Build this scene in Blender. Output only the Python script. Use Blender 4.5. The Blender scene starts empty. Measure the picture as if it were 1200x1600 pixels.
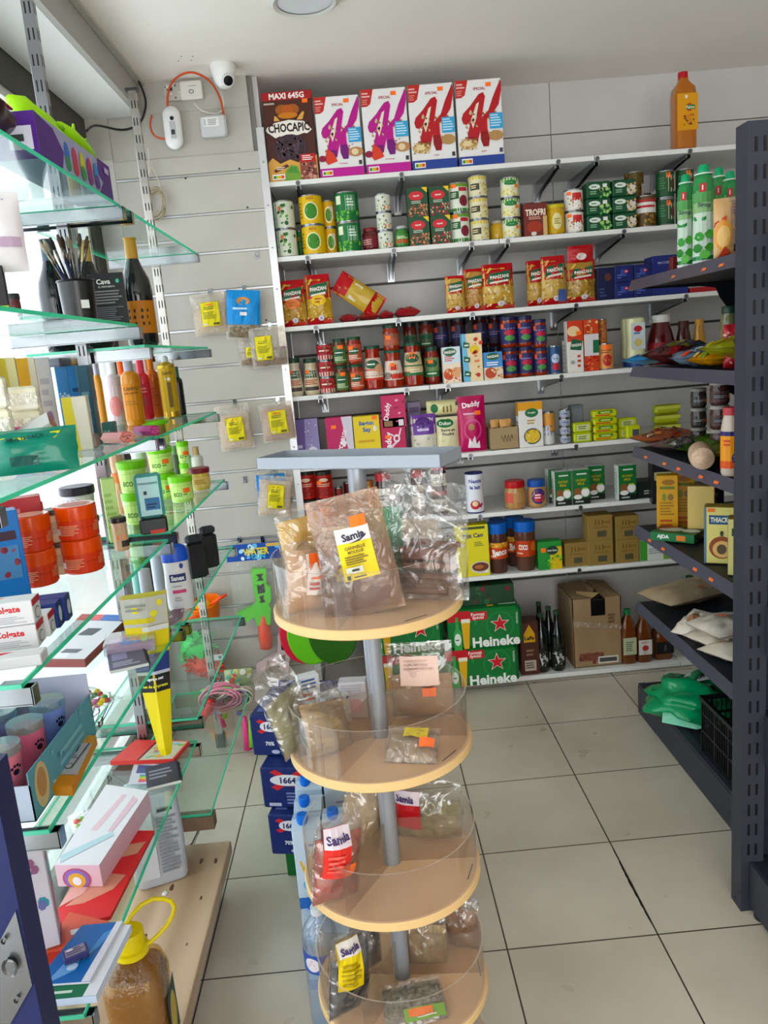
import bpy, math, random
from mathutils import Vector, Matrix, noise, geometry
PI = math.pi
SC = bpy.context.scene
COL = SC.collection
H0 = 1.564
# ---------------------------------------------------------------- camera
F = 1224.8
PIT, ROL, YAW = 0.202488, -0.0855016, 0.0188145
cy_, sy_, cp_, sp_ = math.cos(YAW), math.sin(YAW), math.cos(PIT), math.sin(PIT)
FW = Vector((sy_*cp_, cy_*cp_, -sp_)); RT = Vector((cy_, -sy_, 0)); UP = RT.cross(FW)
R_ = math.cos(ROL)*RT + math.sin(ROL)*UP
U_ = -math.sin(ROL)*RT + math.cos(ROL)*UP
cam = bpy.data.cameras.new('camera'); co = bpy.data.objects.new('camera', cam); COL.objects.link(co)
cam.sensor_fit = 'VERTICAL'; cam.sensor_height = 24; cam.lens = F/1600*24; cam.clip_start = .02
co.matrix_world = Matrix(((R_.x, U_.x, -FW.x, 0), (R_.y, U_.y, -FW.y, 0), (R_.z, U_.z, -FW.z, H0), (0, 0, 0, 1)))
SC.camera = co
# ---------------------------------------------------------------- light
SC.view_settings.view_transform = 'Standard'; SC.view_settings.look = 'None'
SC.view_settings.gamma = 1; SC.view_settings.exposure = 0.0
w = bpy.data.worlds.new('sky'); SC.world = w; w.use_nodes = True
bg = w.node_tree.nodes['Background']; bg.inputs[0].default_value = (.93, .97, 1, 1); bg.inputs[1].default_value = 2.7
SC.cycles.transparent_max_bounces = 40; SC.cycles.max_bounces = 8
def area(name, loc, rot, sx, sy, power, colr):
    l = bpy.data.lights.new(name, 'AREA'); l.shape = 'RECTANGLE'; l.size = sx; l.size_y = sy; l.energy = power; l.color = colr
    o = bpy.data.objects.new(name, l); COL.objects.link(o); o.location = loc; o.rotation_euler = rot; return o
area('window_daylight', (-2.6, 1.6, 2.0), (0, -PI/2 - .15, 0), 3.0, 4.5, 60, (.95, .98, 1))
area('shopfront_daylight', (.5, -3.0, 1.5), (PI/2 + .08, 0, 0), 3.4, 2.6, 75, (1, .955, .90))
# ---------------------------------------------------------------- pixel helpers
def ray(x, y): return FW + (x-600)/F*R_ - (y-800)/F*U_
def pz(x, y, z):
    d = ray(x, y); t = (z-H0)/d.z; return Vector((d.x*t, d.y*t, z))
def py(x, y, Y):
    d = ray(x, y); t = Y/d.y; return Vector((d.x*t, Y, H0+d.z*t))
def px_(x, y, X):
    d = ray(x, y); t = X/d.x; return Vector((X, d.y*t, H0+d.z*t))
def solX(x, Y, z):
    k = (x-600)/F; dz = z-H0
    return (k*(Y*FW.y+dz*FW.z) - (Y*R_.y+dz*R_.z)) / (R_.x - k*FW.x)
def solY(x, X, z):
    k = (x-600)/F; dz = z-H0
    return (X*R_.x+dz*R_.z - k*(X*FW.x+dz*FW.z)) / (k*FW.y - R_.y)
def solZ(y, X, Y):
    k = (800-y)/F
    return H0 + (k*(X*FW.x+Y*FW.y) - (X*U_.x+Y*U_.y)) / (U_.z - k*FW.z)
# ---------------------------------------------------------------- materials
def lin(c): c /= 255; return c/12.92 if c <= .04045 else ((c+.055)/1.055)**2.4
def rgb(h): h = h.lstrip('#'); return tuple(lin(int(h[i:i+2], 16)) for i in (0, 2, 4)) + (1,)
_M = {}
def rich(h):
    r, g, b, a = rgb(h); y = .3*r+.59*g+.11*b; return tuple(max(0, (y+(q-y)*1.1)*.93) for q in (r, g, b)) + (1,)
def mat(c, rough=.45, metal=0, coat=0):
    k = (c, rough, metal, coat)
    if k not in _M:
        m = bpy.data.materials.new('paint_' + c.lstrip('#')); m.use_nodes = True
        b = m.node_tree.nodes['Principled BSDF']; b.inputs['Base Color'].default_value = rich(c) if not metal else rgb(c); b.inputs['Specular IOR Level'].default_value = .28
        b.inputs['Roughness'].default_value = rough; b.inputs['Metallic'].default_value = metal
        if coat: b.inputs['Coat Weight'].default_value = coat*.7; b.inputs['Coat Roughness'].default_value = .08
        _M[k] = m
    return _M[k]
def noisy(name, c1, c2, scale=8, rough=.5, metal=0, stretch=(1, 1, 1), detail=4, bump=0):
    m = bpy.data.materials.new(name); m.use_nodes = True; n = m.node_tree.nodes; l = m.node_tree.links
    b = n['Principled BSDF']; b.inputs['Roughness'].default_value = rough; b.inputs['Metallic'].default_value = metal
    tc = n.new('ShaderNodeTexCoord'); mp = n.new('ShaderNodeMapping'); mp.inputs['Scale'].default_value = stretch
    t = n.new('ShaderNodeTexNoise'); t.inputs['Scale'].default_value = scale; t.inputs['Detail'].default_value = detail
    r = n.new('ShaderNodeValToRGB'); r.color_ramp.elements[0].color = rgb(c1); r.color_ramp.elements[1].color = rgb(c2)
    r.color_ramp.elements[0].position = .32; r.color_ramp.elements[1].position = .68
    l.new(tc.outputs['Object'], mp.inputs[0]); l.new(mp.outputs[0], t.inputs[0]); l.new(t.outputs[0], r.inputs[0]); l.new(r.outputs[0], b.inputs['Base Color'])
    if bump:
        bp = n.new('ShaderNodeBump'); bp.inputs['Strength'].default_value = bump; bp.inputs['Distance'].default_value = .01
        l.new(t.outputs[0], bp.inputs['Height']); l.new(bp.outputs[0], b.inputs['Normal'])
    return m
def film(name, tint='#ffffff', gloss=.10, haze=.06, rough=.06, bump=.0, hazecol='#ffffff', bscale=30):
    m = bpy.data.materials.new(name); m.use_nodes = True; n = m.node_tree.nodes; l = m.node_tree.links; n.clear()
    out = n.new('ShaderNodeOutputMaterial'); tr = n.new('ShaderNodeBsdfTransparent'); tr.inputs[0].default_value = rgb(tint)
    gl = n.new('ShaderNodeBsdfGlossy'); gl.inputs['Roughness'].default_value = rough
    df = n.new('ShaderNodeBsdfDiffuse'); df.inputs[0].default_value = rgb(hazecol)
    m1 = n.new('ShaderNodeMixShader'); m1.inputs[0].default_value = haze; l.new(tr.outputs[0], m1.inputs[1]); l.new(df.outputs[0], m1.inputs[2])
    fr = n.new('ShaderNodeLayerWeight'); fr.inputs['Blend'].default_value = .5
    pw_ = n.new('ShaderNodeMath'); pw_.operation = 'POWER'; pw_.inputs[1].default_value = 4; l.new(fr.outputs['Facing'], pw_.inputs[0])
    mu = n.new('ShaderNodeMath'); mu.operation = 'MULTIPLY_ADD'; mu.inputs[1].default_value = .8; mu.inputs[2].default_value = gloss*.5; mu.use_clamp = True
    l.new(pw_.outputs[0], mu.inputs[0])
    m2 = n.new('ShaderNodeMixShader'); l.new(mu.outputs[0], m2.inputs[0]); l.new(m1.outputs[0], m2.inputs[1]); l.new(gl.outputs[0], m2.inputs[2]); l.new(m2.outputs[0], out.inputs[0])
    if bump:
        tc = n.new('ShaderNodeTexCoord'); t = n.new('ShaderNodeTexNoise'); t.inputs['Scale'].default_value = bscale; t.inputs['Detail'].default_value = 2; t.inputs['Distortion'].default_value = 1.5
        bp = n.new('ShaderNodeBump'); bp.inputs['Strength'].default_value = bump; bp.inputs['Distance'].default_value = .02
        l.new(tc.outputs['Object'], t.inputs[0]); l.new(t.outputs[0], bp.inputs['Height']); l.new(bp.outputs[0], gl.inputs['Normal']); l.new(bp.outputs[0], fr.inputs['Normal'])
    return m
GLASS = film('shelf_glass', '#f1faf6', .05, .006, .02, 0, '#d8efe6')
def edge_mat():
    m = bpy.data.materials.new('glass_edge_green'); m.use_nodes = True; n = m.node_tree.nodes; l = m.node_tree.links; n.clear(); out = n.new('ShaderNodeOutputMaterial')
    a = n.new('ShaderNodeBsdfTranslucent'); a.inputs[0].default_value = rgb('#7df0cf'); b = n.new('ShaderNodeBsdfDiffuse'); b.inputs[0].default_value = rgb('#4fd2ae'); g = n.new('ShaderNodeBsdfGlossy'); g.inputs['Roughness'].default_value = .12; g.inputs[0].default_value = rgb('#b8ffe8')
    x = n.new('ShaderNodeMixShader'); x.inputs[0].default_value = .55; l.new(a.outputs[0], x.inputs[1]); l.new(b.outputs[0], x.inputs[2])
    y = n.new('ShaderNodeMixShader'); y.inputs[0].default_value = .15; l.new(x.outputs[0], y.inputs[1]); l.new(g.outputs[0], y.inputs[2]); l.new(y.outputs[0], out.inputs[0]); return m
GEDGE = edge_mat()
ACRY = film('clear_acrylic', '#f3efea', .07, .02, .04)
FILM = film('clear_plastic_film', '#fcfcfc', .26, .03, .08, .8, '#ffffff', 14)
FILM2 = film('soft_plastic_film', '#fbf8f2', .14, .16, .2, .8, '#f4efe6')
CLEAR = film('clear_bottle_plastic', '#eef4f8', .12, .10, .08, .3, '#dfe9f2')
CHROME = mat('#9da0a2', .14, 1); STEEL = mat('#9b9da0', .28, 1); DARKST = mat('#5e6064', .35, 1)
WHITE = mat('#e9e8e4', .5); NAVYM = mat('#4c4f5b', .5, .2)
# ---------------------------------------------------------------- mesh collector
class MB:
    def __init__(s): s.v = []; s.f = []; s.m = []; s.s = []; s.mats = []
    def mi(s, m):
        if isinstance(m, str): m = mat(m)
        if m not in s.mats: s.mats.append(m)
        return s.mats.index(m)
    def add(s, vs, fs, m, smooth=False, T=None):
        o = len(s.v); k = s.mi(m)
        for p in vs: s.v.append(tuple(T @ Vector(p)) if T else tuple(p))
        for f in fs: s.f.append(tuple(i+o for i in f)); s.m.append(k); s.s.append(smooth)
    def box(s, x0, y0, z0, x1, y1, z1, m, T=None):
        s.add([(x0,y0,z0),(x1,y0,z0),(x1,y1,z0),(x0,y1,z0),(x0,y0,z1),(x1,y0,z1),(x1,y1,z1),(x0,y1,z1)],
              [(0,3,2,1),(4,5,6,7),(0,1,5,4),(1,2,6,5),(2,3,7,6),(3,0,4,7)], m, False, T)
    def rbox(s, x0, y0, z0, x1, y1, z1, m, b=.002, T=None):
        b = min(b, (x1-x0)/2.1, (y1-y0)/2.1, (z1-z0)/2.1)
        vs = []; 
        for z, i in ((z0, b), (z0+b, 0), (z1-b, 0), (z1, b)):
            for (x, y, sx, sy) in ((x0, y0, 1, 1), (x1, y0, -1, 1), (x1, y1, -1, -1), (x0, y1, 1, -1)):
                a1 = (x+sx*(i+b), y+sy*i, z); a2 = (x+sx*i, y+sy*(i+b), z)
                vs += [a2, a1] if (sx*sy > 0) else [a1, a2]
        fs = [tuple(range(7, -1, -1)), tuple(range(24, 32))]
        for r in range(3):
            for k in range(8): fs.append((r*8+k, r*8+(k+1) % 8, r*8+8+(k+1) % 8, r*8+8+k))
        s.add(vs, fs, m, False, T)
    def lathe(s, pr, m, seg=24, T=None, sq=None, sx=1, sy=1):
        # pr list of (r,z); sharp corners split automatically; sq: exponent for squarish section
        def rad(a):
            if not sq: return 1
            return 1/((abs(math.cos(a))**sq + abs(math.sin(a))**sq)**(1/sq))
        runs = [[pr[0]]]
        for i in range(1, len(pr)):
            runs[-1].append(pr[i])
            if i < len(pr)-1:
                a = math.atan2(pr[i][1]-pr[i-1][1], pr[i][0]-pr[i-1][0]); b = math.atan2(pr[i+1][1]-pr[i][1], pr[i+1][0]-pr[i][0])
                d = abs((b-a+PI) % (2*PI)-PI)
                if d > .6: runs.append([pr[i]])
        for run in runs:
            vs = []; fs = []
            for r, z in run:
                for k in range(seg):
                    a = 2*PI*k/seg; q = rad(a)*r; vs.append((q*math.cos(a)*sx, q*math.sin(a)*sy, z))
            for j in range(len(run)-1):
                for k in range(seg):
                    k2 = (k+1) % seg; fs.append((j*seg+k, j*seg+k2, (j+1)*seg+k2, (j+1)*seg+k))
            s.add(vs, fs, m, True, T)
    def cyl(s, r, z0, z1, m, seg=24, T=None, b=0):
        if b: s.lathe([(0, z0), (r-b, z0), (r, z0+b), (r, z1-b), (r-b, z1), (0, z1)], m, seg, T)
        else: s.lathe([(0, z0), (r, z0), (r, z1), (0, z1)], m, seg, T)
    def tube(s, pts, r, m, seg=8, cap=True):
        pts = [Vector(p) for p in pts]; vs = []; fs = []; n = len(pts); pu = None
        for i, p in enumerate(pts):
            t = (pts[min(i+1, n-1)] - pts[max(i-1, 0)]).normalized()
            u = pu or (Vector((0, 0, 1)) if abs(t.z) < .9 else Vector((1, 0, 0)))
            a = t.cross(u); a = a.normalized() if a.length > 1e-6 else t.orthogonal().normalized(); u = a.cross(t).normalized(); pu = u
            rr = r[i] if isinstance(r, (list, tuple)) else r
            for k in range(seg): an = 2*PI*k/seg; vs.append(p + a*math.cos(an)*rr + u*math.sin(an)*rr)
        for i in range(n-1):
            for k in range(seg): k2 = (k+1) % seg; fs.append((i*seg+k, i*seg+k2, (i+1)*seg+k2, (i+1)*seg+k))
        if cap: fs.append(tuple(range(seg-1, -1, -1))); fs.append(tuple(range((n-1)*seg, n*seg)))
        s.add(vs, fs, m, True)
    def prism(s, poly, z0, z1, m, T=None):
        n = len(poly); vs = [(x, y, z0) for x, y in poly] + [(x, y, z1) for x, y in poly]
        tri = geometry.tessellate_polygon([[Vector((x, y, 0)) for x, y in poly]])
        fs = [tuple(t) for t in tri] + [tuple(i+n for i in t[::-1]) for t in tri] + [(i, (i+1) % n, n+(i+1) % n, n+i) for i in range(n)]
        s.add(vs, fs, m, False, T)
    def blob(s, c, rx, ry, rz, m, seed=0, amp=.25, seg=14, rings=9, fr=1.5, T=None):
        vs = []; fs = []
        for j in range(rings+1):
            th = PI*j/rings
            for k in range(seg):
                a = 2*PI*k/seg; d = Vector((math.sin(th)*math.cos(a), math.sin(th)*math.sin(a), math.cos(th)))
                q = 1+amp*noise.noise(d*fr+Vector((seed*3.1, seed, 0)))
                vs.append((c[0]+d.x*rx*q, c[1]+d.y*ry*q, c[2]+d.z*rz*q))
        for j in range(rings):
            for k in range(seg): k2 = (k+1) % seg; fs.append((j*seg+k, (j+1)*seg+k, (j+1)*seg+k2, j*seg+k2))
        s.add(vs, fs, m, True, T)
    def mesh(s, name):
        me = bpy.data.meshes.new(name); me.from_pydata(s.v, [], s.f)
        for m in s.mats: me.materials.append(m)
        me.polygons.foreach_set('material_index', s.m); me.polygons.foreach_set('use_smooth', s.s); me.update(); return me
    def build(s, name, parent=None, loc=None, rz=0):
        o = bpy.data.objects.new(name, s.mesh(name)); COL.objects.link(o)
        if parent: o.parent = parent
        if loc is not None: o.location = loc
        if rz: o.rotation_euler = (0, 0, rz)
        return o
def empty(name, loc=(0, 0, 0), rz=0):
    o = bpy.data.objects.new(name, None); o.empty_display_size = .02; COL.objects.link(o); o.location = loc; o.rotation_euler = (0, 0, rz); return o
def tag(o, label=None, cat=None, group=None, kind=None):
    if label: o['label'] = label
    if cat: o['category'] = cat
    if group: o['group'] = group
    if kind: o['kind'] = kind
    return o
def struct(name, mb, label=None):
    o = mb.build(name); o['kind'] = 'structure'
    if label: o['label'] = label
    return o
def kids(o): return [c for c in bpy.data.objects if c.parent == o]
def copy_tree(o, parent=None):
    c = o.copy(); COL.objects.link(c); c.parent = parent
    for ch in KIDS(o): copy_tree(ch, c)
    return c
def KIDS(o): return list(o.children)
def trs(x=0, y=0, z=0, rx=0, ry=0, rz=0):
    return Matrix.Translation((x, y, z)) @ Matrix.Rotation(rz, 4, 'Z') @ Matrix.Rotation(ry, 4, 'Y') @ Matrix.Rotation(rx, 4, 'X')
# ---------------------------------------------------------------- printed artwork
_T = {}
def textmesh(t, bold):
    k = (t, bold)
    if k not in _T:
        cu = bpy.data.curves.new('t', 'FONT'); cu.body = t; cu.resolution_u = 2; cu.offset = .022 if bold else .0
        if bold == 2: cu.offset = .035
        ob = bpy.data.objects.new('t', cu); me = ob.to_mesh()
        vs = [(v.co.x, v.co.y) for v in me.vertices]; fs = [tuple(p.vertices) for p in me.polygons]
        ob.to_mesh_clear(); bpy.data.objects.remove(ob); bpy.data.curves.remove(cu)
        x0 = min(v[0] for v in vs); x1 = max(v[0] for v in vs); y0 = min(v[1] for v in vs); y1 = max(v[1] for v in vs)
        _T[k] = ([((x-x0)/(y1-y0), (y-y0)/(y1-y0)) for x, y in vs], fs, (x1-x0)/(y1-y0))
    return _T[k]
def prims(art, W, H):
    """yield (verts in metres from lower left, faces, colour)"""
    for a in art:
        t = a[0]
        if t == 'r':
            _, x0, y0, x1, y1, c = a
            n = max(1, int(abs(x1-x0)*W/.012)); m = max(1, int(abs(y1-y0)*H/.03)); n = min(n, 14); m = min(m, 10)
            vs = [((x0+(x1-x0)*i/n)*W, (y0+(y1-y0)*j/m)*H) for j in range(m+1) for i in range(n+1)]
            fs = [(j*(n+1)+i, j*(n+1)+i+1, (j+1)*(n+1)+i+1, (j+1)*(n+1)+i) for j in range(m) for i in range(n)]
            yield vs, fs, c
        elif t == 'e':
            _, cx, cy, rx, ry, c = a[:6]; N = 18
            vs = [(cx*W, cy*H)] + [((cx+rx*q*math.cos(2*PI*k/N))*W, (cy+ry*q*math.sin(2*PI*k/N))*H) for q in (.55, 1) for k in range(N)]
            fs = [(0, 1+k, 1+(k+1) % N) for k in range(N)] + [(1+k, 1+N+k, 1+N+(k+1) % N, 1+(k+1) % N) for k in range(N)]
            yield vs, fs, c
        elif t == 'p':
            pl = [(x*W, y*H) for x, y in a[1]]
            tri = geometry.tessellate_polygon([[Vector((x, y, 0)) for x, y in pl]])
            out = []
            for q in tri:
                A, B, C = (pl[i] for i in q)
                out.append(q if (B[0]-A[0])*(C[1]-A[1])-(B[1]-A[1])*(C[0]-A[0]) > 0 else q[::-1])
            yield pl, out, a[2]
        elif t == 't':
            _, s, cx, cy, h, c = a[:6]; maxw = a[6] if len(a) > 6 else 1; rot = a[7] if len(a) > 7 else 0; bold = a[8] if len(a) > 8 else 1
            vs, fs, asp = textmesh(s, bold); hh = h*H; ww = asp*hh; lim = maxw*(W if abs(rot) < .8 else H)
            sx = min(1, lim/ww); cr, sr = math.cos(rot), math.sin(rot); o = []
            for x, y in vs:
                X = (x-asp/2)*hh*sx; Y = (y-.5)*hh; o.append((cx*W+X*cr-Y*sr, cy*H+X*sr+Y*cr))
            yield o, fs, c
        elif t == 's':
            _, x0, y0, x1, y1, n, sz, cols, seed = a; rd = random.Random(seed)
            for c in cols:
                vs = []; fs = []
                for _k in range(max(1, n//len(cols))):
                    cx = rd.uniform(x0, x1)*W; cy = rd.uniform(y0, y1)*H; r = sz*W*rd.uniform(.6, 1.2); e = rd.uniform(.5, 1); an = rd.uniform(0, PI); o = len(vs); N = 7
                    for k in range(N):
                        p = 2*PI*k/N; X = r*math.cos(p); Y = r*e*math.sin(p); vs.append((cx+X*math.cos(an)-Y*math.sin(an), cy+X*math.sin(an)+Y*math.cos(an)))
                    fs.append(tuple(range(o, o+N)))
                yield vs, fs, c
        elif t == 'l':
            _, x0, y0, x1, y1, n, c = a; rd = random.Random(int(x0*977+y0*131+n)); vs = []; fs = []
            hh = (y1-y0)/n
            for k in range(n):
                yb = y0+k*hh; xe = x1-(x1-x0)*rd.uniform(0, .35); o = len(vs); m = 4
                for i in range(m+1):
                    X = x0+(xe-x0)*i/m; vs += [(X*W, (yb+hh*.25)*H), (X*W, (yb+hh*.75)*H)]
                for i in range(m): fs.append((o+2*i, o+2*i+2, o+2*i+3, o+2*i+1))
            yield vs, fs, c
def artwork(M, surf, W, H, art, d=.00025, rough=.45):
    k = 0
    for vs, fs, c in prims(art, W, H):
        k += 1; m = mat(c, rough) if isinstance(c, str) else c
        M.add([surf(x, y, d*k) for x, y in vs], fs, m)
def s_front(W, D): return lambda u, v, o: (u-W/2, -D/2-o, v)
def s_back(W, D): return lambda u, v, o: (W/2-u, D/2+o, v)
def s_right(W, D): return lambda u, v, o: (W/2+o, -D/2+u, v)
def s_left(W, D): return lambda u, v, o: (-W/2-o, D/2-u, v)
def s_top(W, D, H): return lambda u, v, o: (u-W/2, -D/2+v, H+o)
def s_cyl(R, z0=0, phi=0, Wd=None):   # u centred on the front
    def f(u, v, o):
        a = (u-(Wd or 2*PI*R)/2)/R + phi; return ((R+o)*math.sin(a), -(R+o)*math.cos(a), z0+v)
    return f
STK = '#ff7a3c'
def sticker(parent, surf, u, v, w=.022, h=.015, c=STK):
    M = MB(); vs = []; fs = []; n = 4
    for j in range(2):
        for i in range(n+1): vs.append(surf(u+w*(i/n-.5), v+h*(j-.5), .004 if False else .0022))
    for i in range(n): fs.append((i, i+1, n+2+i, n+1+i))
    M.add(vs, fs, mat(c, .5)); o = M.build('price_sticker', parent); o['label'] = ('orange' if c == STK else 'white') + ' price sticker'; return o
# ---------------------------------------------------------------- product builders, base at z=0, front toward -Y
def carton(name, w, h, d, col, art=(), side=(), top=(), left=(), stk=None, b=.0015, rough=.4):
    M = MB(); M.rbox(-w/2, -d/2, 0, w/2, d/2, h, mat(col, rough), b)
    artwork(M, s_front(w, d), w, h, art)
    if side: artwork(M, s_right(w, d), d, h, side)
    if left or side: artwork(M, s_left(w, d), d, h, left or side)
    if top: artwork(M, s_top(w, d, h), w, d, top)
    o = M.build(name)
    if stk: sticker(o, s_front(w, d), stk[0]*w, stk[1]*h)
    return o
def can(name, w, h, col, art=(), lid=STEEL, stk=None, phi=0, seg=28, wrap=1.0, lidlabel=None):
    R = w/2; r = empty(name); M = MB(); e = .004
    M.lathe([(0, .001), (R-.003, .001), (R-.001, 0), (R, .002), (R, e), (R-.0015, e+.002)], lid, seg); M.build('base_rim', r); M = MB()
    M.lathe([(R-.0015, h-e-.002), (R, h-e), (R, h-.001), (R-.002, h), (R-.003, h-.003), (0, h-.003)], lid, seg)
    M.build('lid', r); M = MB()
    M.lathe([(R-.001, e+.001), (R-.001, h-e-.001)], mat(col, .35), seg)
    artwork(M, s_cyl(R-.001, e, phi, 2*R*1.25*wrap), 2*R*1.25*wrap, h-2*e, art); M.build('body', r)
    if stk: sticker(r, s_cyl(R, 0, phi, 2*R*1.25), stk[0]*2*R*1.25, stk[1]*h)
    return r
def jar(name, w, h, content, lidc, art=(), labc='#efe9dc', lz=(.15, .6), stk=None, neck=.78, lh=.12, shape='jar', lidart=(), phi=0, belly=1, seg=28, lw=None, lidr=None):
    R = w/2; r = empty(name); M = MB(); zl = h*(1-lh)
    if shape == 'jar': pr = [(0, .002), (R*.8, 0), (R*.96, .006), (R, .014), (R, zl*.80), (R*.95, zl*.88), (R*neck, zl*.96), (R*neck, zl)]
    elif shape == 'tall': pr = [(0, .002), (R*.8, 0), (R*.97, .008), (R, .03), (R, zl*.35), (R*.82, zl*.7), (R*neck*.9, zl*.88), (R*neck, zl*.95), (R*neck, zl)]
    elif shape == 'tub': pr = [(0, .002), (R*.86, 0), (R*.9, .004), (R, zl*.98), (R, zl)]
    elif shape == 'bottle': pr = [(0, .004), (R*.75, 0), (R*.97, .006), (R, .02), (R, zl*.62), (R*.93, zl*.70), (R*.55, zl*.86), (R*neck*.55, zl*.93), (R*neck*.5, zl)]
    elif shape == 'wine': pr = [(0, .01), (R*.8, 0), (R*.98, .006), (R, .02), (R, zl*.56), (R*.9, zl*.66), (R*.55, zl*.75), (R*.38, zl*.83), (R*.34, zl)]
    cm = content if not isinstance(content, str) else mat(content, .12, 0, .6)
    M.lathe(pr, cm, seg)
    M.build('body', r)
    Rl = (lidr*R if lidr else pr[-1][0]*1.06); M = MB()
    M.lathe([(Rl, zl-.001), (Rl*1.02, zl+.002), (Rl*1.02, h-.003), (Rl*.95, h), (0, h)], mat(lidc, .35) if isinstance(lidc, str) else lidc, seg)
    if lidart: artwork(M, lambda u, v, o: (u-Rl, v-Rl, h+o), 2*Rl, 2*Rl, lidart)
    M.build('lid', r)
    if labc:
        a, b = lz[0]*h, lz[1]*h; Rr = R*1.01 if shape not in ('tall',) else R*1.01; W = (lw or 1.35)*2*R; M = MB()
        sf = s_cyl(Rr, a, phi, W)
        if shape == 'tall':
            def sf(u, v, o, R=R, W=W, a=a):
                z = a+v; q = 1 if z < zl*.35 else 1-.18*(z-zl*.35)/(zl*.35); RR = R*q*1.02+o; t = (u-W/2)/R; return (RR*math.sin(t), -RR*math.cos(t), z)
        artwork(M, sf, W, b-a, [('r', 0, 0, 1, 1, labc)] + list(art)); M.build('label', r)
        if stk: sticker(r, sf, stk[0]*W, stk[1]*(b-a))
    return r
def pillow(M, w, h, t, m, seed=0, wr=.15, nx=14, ny=18, seal=.05, bot=.02, pw=.5, waist=0, fillv=None, cr=0):
    """both faces of a filled bag; returns the front surface function (u,v in metres)"""
    def th(a, b):   # a,b in 0..1
        if b < bot or b > 1-seal: return .0006
        e = (math.sin(PI*min(max(a, .0001), .9999)))**pw
        q = (b-bot)/(1-seal-bot); g = math.sin(PI*min(max(q, .001), .999))**.42
        if fillv: g *= 1 if q < fillv else max(.12, 1-(q-fillv)/(1-fillv)*1.1)
        n = noise.noise(Vector((a*5+seed, b*6, seed*1.7)))*wr + noise.noise(Vector((a*12, b*13+seed, seed)))*wr*.5
        return max(.0008, t/2*e*g*(1+n))
    def wd(b): return w*(1-waist*math.sin(PI*b))*(1+.03*noise.noise(Vector((b*5, seed, 3))))
    def S(u, v, o, sgn=-1):
        a, b = u/w, v/h; k = min(1, max(0, (b-.35)/.35)); f_ = cr*k*(abs(noise.noise(Vector((a*3.2+b*2.5, b*3.5, seed*2.3))))*2.2-.5 + .6*abs(noise.noise(Vector((a*8-b*3, b*7, seed))))) if cr else 0
        return ((a-.5)*wd(b), f_ + sgn*(th(a, b)+o) + .006*wr*5*noise.noise(Vector((a*3, b*3, seed+9)))*h, v)
    for sg in (-1, 1):
        vs = [S(w*i/nx, h*j/ny, 0, sg) for j in range(ny+1) for i in range(nx+1)]
        fs = [(j*(nx+1)+i, j*(nx+1)+i+1, (j+1)*(nx+1)+i+1, (j+1)*(nx+1)+i) for j in range(ny) for i in range(nx)]
        if sg > 0: fs = [f[::-1] for f in fs]
        M.add(vs, fs, m, True)
    return S
def bag(name, w, h, t, col, art=(), seed=0, stk=None, wr=.15, seal=.05, bot=.03, pw=.5, rough=.3, d=.0012, waist=0, fillv=None, nx=14, ny=18, artsurf='front'):
    M = MB(); m = mat(col, rough, 0, .4) if isinstance(col, str) else col
    S = pillow(M, w, h, t, m, seed, wr, nx, ny, seal, bot, pw, waist, fillv)
    artwork(M, S, w, h, art, d, rough); o = M.build(name)
    if stk: sticker(o, lambda u, v, oo: S(u, v, oo+.004), stk[0]*w, stk[1]*h, .026, .018)
    return o
def clearbag(name, w, h, t, content, lab=None, labart=(), seed=0, fill=.7, fm=None, wr=.3, labrect=(.25, .15, .75, .6), stk=None, seal=.06):
    """transparent bag with contents inside, a paper label on the front"""
    r = empty(name); M = MB(); S = pillow(M, w, h, t, fm or FILM, seed, wr, 20, 26, seal, .03, .5, cr=(.004 if lab else .018 if fill < .8 else .008)); M.build('film', r)
    M = MB(); pillow(M, w*.93, h*fill, t*.9, content if not isinstance(content, str) else mat(content, .8), seed, wr*.8, 14, 16, .1, .02, .5)
    c = M.build('contents', r); c.location = (0, 0, h*.03)
    if lab:
        x0, y0, x1, y1 = labrect; M = MB(); W, Hh = (x1-x0)*w, (y1-y0)*h
        artwork(M, lambda u, v, o: S(u+x0*w, v+y0*h, o+.0035), W, Hh, [('r', 0, 0, 1, 1, lab)] + list(labart), .0009); M.build('label', r)
    if stk: sticker(r, lambda u, v, oo: S(u, v, oo+.005), stk[0]*w, stk[1]*h, .026, .018, stk[2] if len(stk) > 2 else STK)
    return r
def bottle(name, pr, m, cap=None, capm=None, art=(), labc=None, lz=(0, 0), R=None, fillm=None, fillz=None, sq=None, seg=28, phi=0, lw=1.5, stk=None):
    """pr profile, cap profile, optional liquid inside a clear shell"""
    r = empty(name); M = MB(); M.lathe(pr, m, seg, sq=sq); M.build('body', r)
    if fillm:
        M = MB(); q = [(max(0, a-.0015), b+.001) for a, b in pr if b <= fillz]; q.append((q[-1][0], fillz)); q.append((0, fillz)); M.lathe(q, fillm, seg, sq=sq); M.build('liquid', r)
    if cap: M = MB(); M.lathe(cap, capm, 20); M.build('cap', r)
    if labc:
        R = R or max(p[0] for p in pr); W = lw*2*R; M = MB()
        if sq: sf = lambda u, v, o: ((u-W/2), -(R+.0008+o), lz[0]+v)
        else: sf = s_cyl(R+.0008, lz[0], phi, W)
        artwork(M, sf, W, lz[1]-lz[0], [('r', 0, 0, 1, 1, labc)] + list(art)); M.build('label', r)
        if stk: sticker(r, sf, stk[0]*W, stk[1]*(lz[1]-lz[0]))
    return r
def place(o, x, y, z, label, cat, group=None, rz=0, rx=0, ry=0):
    if rx or ry: o.matrix_world = trs(x, y, z, rx, ry, rz)
    else: o.location = (x, y, z); o.rotation_euler = (0, 0, rz)
    return tag(o, label, cat, group)
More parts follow.
